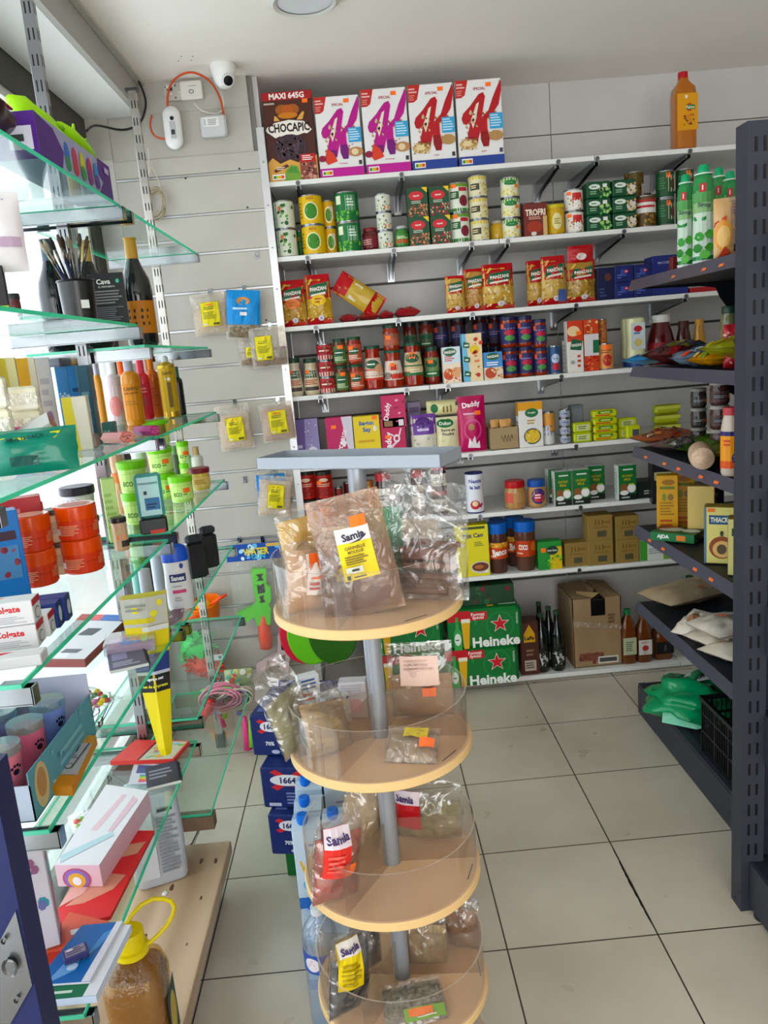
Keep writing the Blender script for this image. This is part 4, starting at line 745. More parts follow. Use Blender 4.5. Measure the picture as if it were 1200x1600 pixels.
# --- shelf 6
RC = [('r', .1, .72, .9, .9, '#7a1c1c'), ('e', .5, .8, .2, .08, '#d8b8a0'), ('l', .15, .5, .85, .66, 2, '#d9a890'), ('l', .1, .1, .9, .45, 4, '#6a1414')]
it(6, 471, 499, 737, J('#7a1a18', '#2b2422', RC, labc='#a8261f', lz=(.04, .86), neck=.9), 'dark red jar in the left stack below the grey tray', 'jar', 2)
it(6, 499, 526, 737, J('#7a1a18', '#2b2422', RC, labc='#a8261f', lz=(.04, .86), neck=.9, stk=(.3, .7)), 'dark red jar in the right stack below the grey tray', 'jar', 2)
it(6, 527, 541, 762, K('#7c221e', []), 'slim dark red tin left of the stand pole', 'food can', dy=.05)
it(6, 541, 556, 754, K('#5c1a1c', []), 'slim maroon tin right beside the stand pole', 'food can', dy=.09)
it(6, 573, 590, 752, J('#a8602a', '#8e5a2c', [], labc=None), 'small amber jar just right of the stand pole', 'jar', dy=.05)
JM = [('e', .5, .6, .36, .3, '#e3ddd0'), ('l', .2, .45, .8, .75, 2, '#5a5a6a'), ('l', .2, .1, .8, .25, 1, '#a89a8c')]
GING = [('s', 0, 0, 1, 1, 60, .08, ['#e6dcd4', '#e6dcd4'], 3)]
for (a, b, t, n, lb, dy) in ((591, 617, 740, 1, 'jam jar with gingham lid left of the tall clear bag', .03), (646, 668, 735, 1, 'jam jar with gingham lid rising behind the clear bag', .06), (678, 703, 728, 2, 'jam jar with gingham lid in the pair under tray end', .02)):
    it(6, a, b, t, J('#3c1418', '#b3323c', JM, labc='#ded8cc', lz=(.2, .68), neck=.86, lidart=GING, lh=.16), lb, 'jam jar', n, dy=dy)
it(6, 731, 760, 740, K('#dfdfe6', [('t', 'Nestlé', .5, .82, .1, '#3a4a94', .6, 0, 2), ('t', 'le lait', .48, .66, .1, '#3a4a94', .5, 0, 2), ('e', .45, .2, .22, .12, '#b8323a'), ('e', .45, .23, .13, .07, '#e6cdb0'), ('e', .68, .16, .05, .04, '#8c2040'), ('e', .74, .2, .05, .04, '#8c2040')], 'milk_can', lid=mat('#24306e', .4)), 'white milk can with dark blue lid on sixth shelf', 'can')
it(6, 792, 826, 753, J('#b08452', '#b02426', [('r', 0, 0, .35, 1, '#c95a4a')], labc='#b5895a', lz=(.25, .6), lw=1.2, neck=.92, lh=.24, lidr=.9), 'peanut butter jar with red lid', 'jar')
it(6, 828, 857, 751, J('#b48a5a', '#1f4f9c', [('e', .5, .5, .3, .45, '#3a2a6a'), ('e', .5, .42, .2, .25, '#b8323a'), ('l', .35, .35, .65, .65, 2, '#e8e0ea')], labc='#b48a5a', lz=(.1, .75), neck=.94, lh=.24, lidr=.94), 'peanut butter jar with blue lid', 'jar')
CO = [('r', 0, 0, 1, .18, '#17201c'), ('l', .15, .04, .85, .12, 1, '#b8c0bc'), ('r', 0, .18, 1, 1, '#1f6a34'), ('l', .25, .84, .85, .92, 1, '#d8e4d8'), ('t', 'COCONUT', .5, .7, .07, '#c9b53a', .6), ('t', 'MILK', .5, .6, .07, '#c9b53a', .4), ('e', .3, .36, .22, .12, '#8c5530'), ('e', .72, .34, .24, .13, '#e6e4de'), ('e', .72, .34, .18, .09, '#f3f2ee'), ('e', .3, .22, .24, .07, '#e9e7e1'), ('r', .55, .44, .85, .48, '#a8b83a')]
COS = [('l', .2, .2, .8, .8, 8, '#a9b0ac')]
it(6, 868, 894, 737, C('#dcdcd8', CO, .06, 'coconut_milk_carton', side=COS), 'green coconut milk carton, front left of the cluster', 'milk carton', dy=.01)
it(6, 895, 923, 734, C('#dcdcd8', CO, .06, 'coconut_milk_carton', side=COS), 'green coconut milk carton, front right of the cluster', 'milk carton', dy=.01)
it(6, 858, 880, 733, C('#dcdcd8', CO, .06, 'coconut_milk_carton', side=COS), 'coconut milk carton mostly hidden at the cluster left rear', 'milk carton', dy=.09)
it(6, 885, 915, 731, C('#dcdcd8', CO, .06, 'coconut_milk_carton', side=COS), 'coconut milk carton in the middle rear of the cluster', 'milk carton', dy=.09)
it(6, 920, 946, 728, C('#dcdcd8', CO, .06, 'coconut_milk_carton', side=COS), 'coconut milk carton set back at the cluster right', 'milk carton', dy=.08)
it(6, 967, 995, 727, C('#dcdcd8', CO, .06, 'coconut_milk_carton', side=COS), 'green coconut milk carton standing alone on sixth shelf', 'milk carton', dy=.01)
it(6, 996, 1030, 752, C('#1f2a24', [('l', .3, .2, .8, .5, 2, '#c9ccc0')], .1, 'carton'), 'flat black carton next to the lone coconut milk', 'carton', dy=.02)
# --- shelf 7
it(7, 716, 767, 821, C('#dcd01c', [('r', .15, .92, .9, .97, '#3f4a14'), ('t', "P'tit Cao", .52, .80, .09, '#2a2a60', .8, .05, 2), ('l', .55, .58, .85, .68, 3, '#7c7a3a'), ('e', .2, .62, .06, .04, '#e9e7d0'), ('e', .7, .17, .3, .12, '#cfc8c0'), ('e', .7, .18, .26, .09, '#6a3420'), ('e', .66, .18, .14, .04, '#a8683c'), ('r', .84, .05, .94, .1, '#e6e2d0')], .07, 'cocoa_box', side=[('l', .2, .3, .8, .8, 6, '#8a8420')]), "yellow box of cocoa powder reading P'tit Cao", 'cocoa box')
BE = [('r', 0, 0, 1, 1, '#c24a22'), ('r', 0, .7, 1, 1, '#d99a3c'), ('s', .05, .72, .95, .98, 12, .04, ['#8a5a24', '#e8c878'], 3), ('t', 'Benco', .52, .42, .42, '#f4efe8', .62, .1, 2), ('l', .1, .08, .4, .24, 1, '#e8c8b4')]
it(7, 767, 798, 819, J('#4c3028', '#1f5fb4', BE, labc='#c24a22', lz=(.30, .62), shape='tub', neck=.95, lh=.2, lidr=1.02, name='cocoa_jar', lw=1.25), 'cocoa jar with blue lid, front left of the three', 'jar')
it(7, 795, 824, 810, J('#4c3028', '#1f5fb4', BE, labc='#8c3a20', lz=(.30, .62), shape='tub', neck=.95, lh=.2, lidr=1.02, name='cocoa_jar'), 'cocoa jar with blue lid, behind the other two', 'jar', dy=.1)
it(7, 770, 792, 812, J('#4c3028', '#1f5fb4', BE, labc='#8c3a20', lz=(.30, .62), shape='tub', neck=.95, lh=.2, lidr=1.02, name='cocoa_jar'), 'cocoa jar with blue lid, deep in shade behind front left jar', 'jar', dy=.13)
it(7, 809, 842, 816, J('#5a3a2c', '#1f5fb4', [('r', 0, 0, 1, 1, '#b5421c'), ('t', 'COCO', .35, .6, .34, '#f4efe8', .35, 0, 2), ('e', .8, .6, .15, .3, '#d97a3c'), ('l', .1, .15, .4, .3, 1, '#e8c8b4')], labc='#b5421c', lz=(.30, .62), shape='tub', neck=.95, lh=.2, lidr=1.02, name='cocoa_jar', lw=1.25), 'cocoa jar with blue lid, front right of the three', 'jar')
it(7, 842, 879, 846, C('#2f8a3c', [('r', .5, 0, 1, .8, '#d9b83c'), ('e', .6, .68, .25, .16, '#1c3a28'), ('t', 'Bonne Chance', .6, .68, .07, '#e9efe0', .4), ('r', .12, .62, .32, .78, STK), ('s', .4, .05, .98, .5, 20, .07, ['#8ac43c', '#e2c84a', '#5a9a34'], 4)], .06, 'carton'), 'green and yellow carton beside the cocoa jars', 'carton')
KB = [('t', '111', .45, .72, .2, '#6a4d22', .5, 0, 2), ('l', .6, .65, .9, .78, 1, '#7a5c2c'), ('l', .2, .48, .8, .56, 1, '#7a5c2c'), ('r', .38, .14, .74, .38, '#4c4c38')]
it(7, 883, 920, 848, C('#8e7440', KB, .08, 'small_cardboard_box', rough=.7), 'small brown cardboard box, left and alone', 'box', dy=.02)
it(7, 920, 959, 805, C('#8e7440', KB, .09, 'small_cardboard_box', rough=.7), 'small brown cardboard box in the left stack of two', 'box', 2, dy=.01)
it(7, 963, 999, 806, C('#8e7440', KB, .09, 'small_cardboard_box', rough=.7), 'small brown cardboard box in the right stack of two', 'box', 2, dy=.01)
it(7, 1000, 1046, 843, C('#d9dcd8', [('r', 0, 0, .25, 1, '#4c9a3c'), ('r', .8, 0, 1, 1, '#6aa83c'), ('r', .35, .75, .65, .9, '#b8325a'), ('l', .3, .3, .75, .6, 3, '#a09ca4')], .06, 'tea_box'), 'white and green box half under the grey gondola shelf', 'box')
it(7, 700, 714, 838, J('#7a6a24', '#5a5a3a', [], labc=None), 'small olive jar left of the yellow cocoa box', 'jar', dy=.05)
# --- bottom
def star(cx, cy, r, asp, c):
    return ('p', [(cx+r*(1 if k % 2 == 0 else .4)*math.sin(PI*k/5), cy+r*(1 if k % 2 == 0 else .4)*math.cos(PI*k/5)*asp) for k in range(10)], c)
def heineken(w, h, d=.20):
    a = w/h; g = '#0f6b30'
    art = [('r', .36, .62, .39, .98, '#1d8a44'), ('e', .70, .56, .19, .36, '#188040'), ('e', .70, .56, .17, .33, g), star(.70, .60, .135, a, '#e6e0d6'), star(.70, .60, .115, a, '#c3242c'), ('t', 'Heineke', .64, .16, .27, '#e9ece6', .70, 0, 2),
      ('r', .28, .74, .53, .96, '#b8242a'), ('t', 'Format', .41, .895, .085, '#efe6dc', .2), ('t', 'Spécial', .41, .80, .10, '#efe6dc', .2), ('r', 0, .74, .3, 1, '#b8242a'), ('p', [(.20, .02), (.18, .78), (.30, .78), (.27, .02)], '#d7a83a'), ('p', [(.18, .7), (.18, .8), (.30, .8), (.30, .7)], '#e9e2cf'),
      ('p', [(.07, 0), (.07, .45), (.10, .58), (.105, .86), (.14, .86), (.145, .58), (.175, .45), (.175, 0)], '#3c9a4c'), ('e', .122, .28, .045, .16, '#dfe6dc'), ('l', .09, .24, .15, .3, 1, '#1f6a34'), ('t', 'ORIGINAL', .93, .72, .05, '#bcd8c4', .4, PI/2)]
    top = [('r', .08, .3, .5, .85, '#178040'), ('p', [(.55, .2), (.62, .9), (.70, .9), (.64, .2)], '#d7a83a'), ('r', .72, .25, .95, .6, '#dfe4dc'), ('l', .74, .3, .93, .55, 3, '#2f7a48'), ('r', .35, .35, .55, .8, '#7fae84')]
    o = carton('beer_pack', w, h, d, g, art, side=[star(.5, .6, .2, d/h, '#c3242c'), ('t', 'Heineken', .5, .2, .18, '#e9ece6', .9, 0, 2)], top=top, b=.014)
    return o, d
p0 = solX(699, 3.37, 0)
o, d_ = heineken(.335, .182); place(o, .617-.168, 3.435, .031, 'green beer pack with red star, lower of the right stack', 'beer pack')
o = copy_tree(o); place(o, .640-.168, 3.433, .2135, 'green beer pack with red star, upper of the right stack', 'beer pack')
o = copy_tree(o); place(o, .112, 3.45, .2135, 'green beer pack with red star, glimpsed under the top tier', 'beer pack', rz=.02)
o = copy_tree(o); place(o, .109, 3.45, .031, 'green beer pack glimpsed low behind the stand', 'beer pack')
o = carton('snack_carton', .09, .1, .06, '#c9a83a', [('e', .5, .5, .3, .3, '#8a9a3c'), ('s', .1, .1, .9, .9, 14, .08, ['#b8c84a', '#e2c84a', '#7c2a2a'], 4)]); place(o, .22, 3.42, .397, 'small yellow-green carton lying beside the red star pack', 'carton')
o = carton('drinks_pack', .24, .09, .16, '#14391f', [('s', .05, .1, .95, .9, 14, .05, ['#6a1f22', '#2a5a34', '#0f2c18'], 4)], top=[('s', .05, .1, .95, .9, 24, .05, ['#7c2a2c', '#2a5a34', '#0f2c18'], 4)]); place(o, .50, 3.47, .397, 'dark green drinks pack stored under the seventh shelf', 'drinks pack')
def leffe(w, h): return carton('beer_box', w, h, .09, '#4a2418', [('p', [(.2, .62), (.22, .78), (.5, .95), (.78, .78), (.8, .62)], '#d6a624'), ('t', 'Leffe', .5, .70, .075, '#2c1810', .5, 0, 2), ('l', .3, .35, .7, .5, 2, '#8a6a54'), ('r', .2, .08, .8, .28, '#b8aca0'), ('l', .25, .12, .75, .25, 3, '#4a4038')], b=.004), .09
it(8, 815, 845, 972, leffe, 'dark brown beer carton with yellow crest beside the green packs', 'beer carton', dy=.005)
def darkb(w, h):
    R = w/2; return bottle('beer_bottle', [(0, .006), (R*.85, 0), (R, .01), (R, h*.55), (R*.86, h*.66), (R*.4, h*.82), (R*.34, h*.95)], mat('#0f1612', .08, 0, .8), [(R*.4, h*.945), (R*.42, h), (0, h)], mat('#2c4a34', .4), [('e', .5, .5, .36, .46, '#11160f'), ('t', 'B', .5, .5, .6, '#c9ccc8', .5, .4), ('s', .3, .1, .7, .9, 10, .03, ['#c9ccc8', '#8e928e'], 3)], '#161b16', (h*.08, h*.42), R)
for (a, b, t, dy, lb) in ((839, 862, 962, .01, 'dark beer bottle with white swirl label, front left'), (864, 887, 958, .01, 'dark beer bottle with white swirl label, front right'), (838, 858, 944, .10, 'dark beer bottle rear left, its neck rising highest'), (852, 873, 951, .07, 'dark beer bottle rear, between the two front ones')):
    it(8, a, b, t, darkb, lb, 'beer bottle', dy=dy)
def bigbox(w, h):
    d = .26; r = empty('cardboard_box'); m = noisy('worn_cardboard', '#8a6e4c', '#9b7f5b', 6, .75); M = MB()
    pts = [(-w*.5, -d/2), (w*.5, -d/2), (w*.5, d/2), (-w*.5, d/2)]
    M.rbox(-w/2, -d/2, 0, w/2, -d/2+.004, h*.72, m, .001)
    M.box(-w/2, -d/2, h*.72, -w*.12, -d/2+.004, h*.97, m); M.box(w*.18, -d/2, h*.72, w/2, -d/2+.004, h*.97, m)
    M.box(-w/2, -d/2, 0, -w/2+.004, d/2, h*.97, m); M.box(w/2-.004, -d/2, 0, w/2, d/2, h*.97, m); M.box(-w/2, d/2-.004, 0, w/2, d/2, h*.97, m)
    M.box(-w/2, -d/2, 0, w/2, d/2, .004, m)
    sf = s_front(w, d)
    artwork(M, sf, w, h, [('r', .12, .09, .62, .2, '#7a4a3c'), ('s', .12, .1, .62, .2, 20, .03, ['#8e4a3c', '#6a3a30'], 4), ('r', .5, .04, .92, .14, '#d8d4ca'), ('r', .53, .06, .89, .12, '#4a4844'), ('e', .42, .07, .04, .03, '#7a3028'), ('r', .74, .6, .86, .72, '#7d6546'), ('l', .72, .6, .88, .75, 3, '#6c5539')]); M.build('walls', r)
    M = MB(); M.add([(-w/2, -d/2, h*.97), (-w*.1, -d/2, h*.97), (w*.05, -d*.2, h*1.03), (w*.02, d/2, h), (-w/2, d/2, h*.97)], [(0, 1, 2, 3, 4)], m); M.add([(w*.5, -d/2, h*.97), (w*.5, d/2, h*.97), (w*.1, d/2, h*1.0), (w*.18, -d/2, h*.94)], [(0, 1, 2, 3)], m)
    M.add([(-w*.3, -d/2-.002, h*.88), (w*.08, -d*.45, h*1.03), (-w*.3, -d*.1, h*.99)], [(0, 1, 2)], mat('#a98c66', .7)); M.build('flaps', r)
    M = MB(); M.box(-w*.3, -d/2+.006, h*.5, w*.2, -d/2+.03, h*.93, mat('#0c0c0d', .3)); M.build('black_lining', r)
    M = MB(); fm = film('box_tape', '#f4efe2', .2, .12, .15, .5, '#f2ead8'); M.add([(-w*.5, -d/2-.0015, h*.6), (w*.5, -d/2-.0015, h*.5), (w*.5, -d/2-.0015, h*.57), (-w*.5, -d/2-.0015, h*.68)], [(0, 1, 2, 3)], fm); M.build('tape', r)
    return r, d
it(8, 897, 973, 931, bigbox, 'battered brown cardboard box with torn open front', 'cardboard box', dy=.03)
def cider(cap, lab, art):
    def f(w, h):
        R = w/2; return bottle('juice_bottle', [(0, .004), (R*.9, 0), (R, .01), (R, h*.6), (R*.85, h*.75), (R*.4, h*.88), (R*.38, h*.92)], mat('#6a3a1c', .1, 0, .7), [(R*.45, h*.9), (R*.45, h), (0, h)], mat(cap, .4), art, lab, (h*.18, h*.5), R, sq=5, lw=.95)
    return f
it(8, 974, 996, 955, cider('#1f7a44', '#b9bfa0', [('l', .2, .2, .8, .8, 5, '#5a6a4c')]), 'brown vinegar bottle with green cap beside the torn box', 'bottle', dy=.02)
it(8, 998, 1020, 964, cider('#7a4a2c', '#ded9d2', [('e', .5, .45, .24, .2, '#b8403a'), ('l', .2, .75, .8, .9, 2, '#c9756a'), ('l', .35, .1, .65, .18, 1, '#5a5a5a')]), 'apple cider bottle with white label at lower right', 'bottle', dy=.02)
it(8, 1025, 1054, 975, cider('#1c1c1e', '#17181a', [('t', 'Coca', .5, .5, .16, '#8a8a8c', .8, PI/2)]), 'black soda bottle in the shade under the gondola', 'bottle', dy=.03)
for (x, lb) in ((1085, 'green water bottle seen above the flour bags, left'), (1110, 'green water bottle seen above the flour bags, middle'), (1132, 'green water bottle seen above the flour bags, right')):
    it(8, x-17, x+17, 905 if x < 1100 else 908, lambda w, h: bottle('water_bottle', [(0, .004), (w*.45, 0), (w*.5, .01), (w*.5, h*.7), (w*.4, h*.82), (w*.15, h*.93), (w*.14, h*.95)], mat('#12402a', .08, 0, .8), [(w*.17, h*.94), (w*.17, h), (0, h)], mat('#1f6a3c', .4)), lb, 'bottle', dy=.12)
# ================================================================ dark grey metal gondola, right
GM = mat('#33353f', .45, .15); GD = mat('#25272f', .5, .15); RAIL = mat('#4b4a57', .3, .1)
GZ = {1: 1.740, 2: 1.425, 3: 1.118, 4: .805, 5: .487, 6: .130}
g = empty('metal_gondola', (1.27, 2.5, 0)); G0 = Vector((1.27, 2.5, 0))
def gb(name, M, parent=g):
    o = M.build(name, parent); return o
def tb(M, x0, y0, z0, x1, y1, z1, m): M.box(x0-G0.x, y0-G0.y, z0, x1-G0.x, y1-G0.y, z1, m)
for s, z in GZ.items():
    M = MB(); y0, y1 = 1.98, 3.0
    if s < 6:
        tb(M, 1.05, y0, z-.028, 1.47, y1, z-.004, GD)
        for i in range(34 if s in (3, 4, 5) else 0):
            for j in range(6): x, y = 1.075+j*.012, y0+.03+i*.028; M.cyl(.0028, z-.0042, z-.0036, mat('#0d0d10'), 6, trs(x-G0.x, y-G0.y, 0))
        o = gb('shelf', M)
        M = MB(); X0 = 1.035; M.add([(X0-G0.x, y0-G0.y, z-.036), (X0-G0.x, y1-G0.y, z-.036), (X0+.014-G0.x, y1-G0.y, z+.002), (X0+.014-G0.x, y0-G0.y, z+.002), (X0+.016-G0.x, y0-G0.y, z-.036), (X0+.016-G0.x, y1-G0.y, z-.036), (X0+.018-G0.x, y1-G0.y, z), (X0+.018-G0.x, y0-G0.y, z)], [(0, 3, 2, 1), (4, 5, 6, 7), (3, 7, 6, 2), (0, 1, 5, 4), (1, 2, 6, 5), (0, 4, 7, 3)], RAIL)
        r = gb('price_rail', M, o)
        tags = {1: [1052, 1100, 1127], 2: [], 3: [1009, 1038, 1060, 1095, 1119], 4: [1015, 1036, 1086, 1111], 5: []}[s]
        for tx in tags:
            yy = solY(tx, X0+.005, z-.015); M = MB(); M.add([(X0+.0035-.0012-G0.x+q*.014, yy+dy-G0.y, z-.026+q*.026) for dy, q in ((-.014, 0), (.014, 0), (.014, 1), (-.014, 1))], [(3, 2, 1, 0)], mat('#f07a45', .5)); t_ = gb('price_tag', M, o); t_['label'] = 'orange price tag'
        M = MB(); pr = [(1.47, z-.028), (1.47, z-.15), (1.44, z-.145), (1.40, z-.12), (1.375, z-.085), (1.36, z-.05), (1.30, z-.04), (1.08, z-.034), (1.08, z-.028)]
        M.prism([(x-G0.x, zz) for x, zz in pr], -.0015, .0015, mat('#17181d', .5), Matrix.Translation((0, 2.985-G0.y, 0)) @ Matrix.Rotation(PI/2, 4, 'X')); gb('bracket', M)
    else:
        tb(M, 1.05, y0, z-.02, 1.47, y1, z, GD)
        for i in range(34):
            for j in range(3): M.cyl(.0028, z, z+.0006, mat('#0d0d10'), 6, trs(1.075+j*.014-G0.x, y0+.03+i*.028-G0.y, 0))
        gb('base_shelf', M); M = MB(); tb(M, 1.043, y0, .004, 1.052, y1, .122, GM); tb(M, 1.043, y1-.004, .004, 1.47, y1, .122, GM); tb(M, 1.045, y0, .12, 1.075, y1, .132, GM); gb('kick_panel', M)
M = MB(); tb(M, 1.47, 1.9, 0, 1.50, 3.02, 1.99, GD); gb('back_panel', M)
tag(g, 'dark grey metal gondola with five shelves of groceries on the right', 'shelving unit')
# end unit facing the camera
e = empty('end_shelving_unit', (.93, 1.85, 0)); E0 = Vector((.93, 1.85, 0))
def eb(M, x0, y0, z0, x1, y1, z1, m): M.box(x0-E0.x, y0-E0.y, z0, x1-E0.x, y1-E0.y, z1, m)
M = MB(); eb(M, .905, 1.83, 0, .965, 1.885, 1.99, GM); 
for k in range(31):
    for x in (.924, .944): eb(M, x-.003, 1.8285, .17+k*.0585, x+.003, 1.8300, .202+k*.0585, mat('#08090c'))
for z in (.02, .05): M.cyl(.003, 0, .001, mat('#22242c'), 8, trs(.905-E0.x, 1.855-E0.y-(z-.03)*.6, z, 0, -PI/2, 0))
M.build('upright', e)
M = MB(); eb(M, .966, 1.855, .1, 2.0, 1.875, 1.99, mat('#1c1e28', .5)); M.build('back_panel', e)
for k, yt in enumerate((355, 570, 768, 952, 1125)):
    z = solZ(yt, .965, 1.80); M = MB(); pr = [(1.829, z), (1.829, z-.125), (1.80, z-.14), (1.775, z-.125), (1.765, z-.095), (1.75, z-.07), (1.70, z-.045), (1.40, z-.03), (1.40, z)]
    M.prism([(y-E0.y, zz) for y, zz in pr], -.0015, .0015, GM, Matrix(((0, 0, 1, .962-E0.x), (1, 0, 0, 0), (0, 1, 0, 0), (0, 0, 0, 1)))); M.build('bracket', e)
    M = MB(); eb(M, .965, 1.42, z-.03, 2.0, 1.85, z, GD); M.build('shelf', e)
M = MB(); eb(M, .925, 1.40, .02, .935, 1.828, .15, GM); eb(M, .936, 1.42, .13, 2.0, 1.85, .148, GD); eb(M, .925, 1.395, .02, 2.0, 1.405, .15, GM); M.build('base', e)
M = MB(); M.cyl(.022, 0, .012, GD, 16, trs(.95-E0.x, 1.80-E0.y, 0)); M.cyl(.008, .012, .06, GD, 10, trs(.95-E0.x, 1.80-E0.y, 0)); M.build('levelling_foot', e)
tag(e, 'near dark grey slotted upright and end shelving at the right edge', 'shelving unit')
def gi(s, X, x0, x1, yt, fn, label, cat, rz=-PI/2, z=None, n=1, group=None, Y=None):
    z = GZ[s] if z is None else z; Yc = Y or solY((x0+x1)/2, X, z); a, b = solX(x0, Yc, z), solX(x1, Yc, z)
    h_ = (solZ(yt, X, Yc)-z)/n; r = fn(b-a, h_-(.0006 if n > 1 else 0)); r_ = r[0] if isinstance(r, tuple) else r
    for k in range(n):
        o = r_ if k == 0 else copy_tree(r_); place(o, X, Yc, z+k*h_, label + (', ' + POS[n][k] if n > 1 else ''), cat, group, rz)
    return r_
# syrup bottles
def syrup(w, h):
    R = w/2; r = empty('syrup_bottle'); M = MB(); pr = [(0, .004), (R*.9, 0), (R, .008), (R*.98, h*.3), (R*.93, h*.55), (R, h*.7), (R*.97, h*.84), (R*.75, h*.9), (R*.5, h*.925)]
    M.lathe(pr, mat('#2e8a4a', .15, 0, .6), 28, sx=1)
    def sf(u, v, o):
        z = v; q = 1.0
        for i in range(1, len(pr)-2):
            if pr[i][1] <= z <= pr[i+1][1]: t = (z-pr[i][1])/(pr[i+1][1]-pr[i][1]); q = (pr[i][0]*(1-t)+pr[i+1][0]*t)/R
        RR = R*q+.0012+o; a = (u-1.4*R)/R; return (RR*math.sin(a), -RR*math.cos(a), z)
    artwork(M, sf, 2.8*R, h*.84, [('r', 0, .10, 1, .62, '#c9dccb'), ('r', 0, .62, 1, .74, '#8fb77f'), ('r', 0, .74, 1, .86, '#5a9a58'), ('r', 0, .0, 1, .05, '#dfe8df'), ('r', .35, .86, .55, .96, '#c5333a'), ('r', .43, .88, .47, .94, '#f0e8e4'), ('t', 'Sirop', .5, .70, .07, '#3f5a5c', .6, -.1),
      ('p', [(.1, .58), (.5, .56), (.95, .66), (.9, .60), (.5, .52), (.15, .53)], '#2f8a3c')] + [('p', [(cx, cy), (cx+.12*c, cy+.05), (cx+.26*c, cy+.04), (cx+.34*c, cy-.02), (cx+.2*c, cy-.06), (cx+.06*c, cy-.05)], q) for cx, cy, c, q in ((.5, .34, -1, '#3f9a3a'), (.5, .36, 1, '#57b04a'), (.45, .2, -1, '#2f8030'), (.5, .2, 1, '#4aa53e'), (.35, .12, 1, '#6cc05a'))], .0004); M.build('body', r)
    M = MB(); M.lathe([(R*.55, h*.91), (R*.58, h*.93), (R*.5, h*.98), (R*.4, h), (0, h)], mat('#16a06a', .3), 20); M.lathe([(R*.86, h*.9), (R*.84, h*.915), (R*.5, h*.92)], mat('#cfe6d4', .3), 20); M.build('cap', r); return r
gi(1, 1.085, 1060, 1084, 273, syrup, 'mint syrup bottle, slimmer one at the shelf far end', 'syrup bottle', -.5)
gi(1, 1.095, 1084, 1115, 258, syrup, 'large mint syrup bottle at the front of the top gondola shelf', 'syrup bottle', -.35)
gi(1, 1.21, 1112, 1134, 262, syrup, 'mint syrup bottle standing behind the large front one', 'syrup bottle', -.35)
gi(1, 1.20, 1128, 1152, 268, syrup, 'mint syrup bottle behind the orange dessert pouch', 'syrup bottle', -.3)
gi(1, 1.09, 1116, 1152, 309, lambda w, h: bag('dessert_pouch', w, h, .05, '#d9b07c', [('r', .62, 0, 1, 1, '#b79c8c'), ('e', .35, .38, .34, .26, '#e6a050'), ('e', .35, .36, .26, .18, '#eec27a'), ('p', [(0, .52), (.02, .6), (.45, .7), (.44, .62)], '#c8402f'), ('p', [(.1, 0), (.4, .2), (.6, .1), (.6, 0)], '#c04a34'), ('l', .68, .7, .95, .95, 5, '#8e7a70'), ('r', .75, .1, .92, .22, '#2b2a28')], seed=41, wr=.05), 'orange and beige pouch at the front of top gondola shelf', 'pouch', -.25)
gi(1, 1.10, 1052, 1058, 385, lambda w, h: carton('carton', .03, .05, .03, '#6a1f22'), 'tiny dark red packet at the far end of top gondola shelf', 'packet')
# shelf 2 : crisp packets lying down
def lying(s, xc, X, w, h, t, col, art, seed, label, cat='crisp packet', rz=0, name='crisp_packet', dz=0, tilt=0, wr=.4, film_=None):
    z = GZ[s]; e_ = h/2*abs(math.sin(rz))+w*.3*abs(math.cos(rz)); X = max(X, 1.047+e_); Y = solY(xc, 1.05+e_*.6, z); o = bag(name, w, h, t, film_ or col, art, seed=seed, wr=wr, d=.002, nx=18, ny=20)
    M_ = trs(X, Y, z+t*.5+.003+dz) @ Matrix.Rotation(rz, 4, 'Z') @ Matrix.Rotation(-PI/2+tilt, 4, 'X') @ Matrix.Translation((0, 0, -h/2)); o.matrix_world = M_
    return tag(o, label, cat)
lying(2, 1000, 1.10, .13, .16, .035, '#2f8cc8', [('s', .1, .1, .9, .9, 14, .09, ['#8fd0ea', '#1a5f9a', '#d8eef6'], 4)], 51, 'bright blue snack packet at the far end of second gondola shelf', rz=-1.2)
lying(2, 1045, 1.12, .20, .22, .075, '#4a1c1c', [('s', .05, .05, .95, .95, 26, .11, ['#8a1f24', '#6a6a2a', '#2a1414', '#b89a5a', '#3a5a6a'], 5)], 52, 'dark red and black snack packet, second gondola shelf', rz=-1.3)
lying(2, 1085, 1.11, .16, .18, .06, '#66788a', [('s', .05, .05, .95, .95, 22, .11, ['#a8b8c4', '#2f5f8a', '#c4452f', '#d8d8d4'], 6)], 53, 'silver blue snack packet beside the dark red one', rz=-1.5)
lying(2, 1118, 1.08, .16, .22, .05, '#c88a2a', [('s', .05, .05, .95, .95, 26, .10, ['#d8b83a', '#c4452f', '#7a8a2a', '#3a5a7a', '#e8c86a'], 7)], 54, 'orange and yellow snack packet near the upright', rz=-1.3)
lying(2, 1143, 1.14, .18, .2, .06, '#8a8a2a', [('s', .05, .05, .95, .95, 20, .12, ['#b8a82a', '#2a4a5a', '#a8342a'], 8)], 55, 'olive snack packet cut by the grey upright', rz=-1.4, dz=.03)
gi(2, 1.2, 1126, 1152, 478, J('#6a6a4a', '#1f3a2a', [], labc='#7d6a4c'), 'large pickle jar with dark green lid on second gondola shelf', 'jar')
gi(2, 1.13, 1131, 1160, 506, lambda w, h: bag('snack_bag', w, h, .05, '#a82a30', [('s', .05, .05, .95, .95, 26, .1, ['#c8484a', '#7a1a20', '#e0a8a0'], 9)], seed=56, wr=.4), 'shiny red snack bag standing in front of the pickle jar', 'snack bag', -.3)
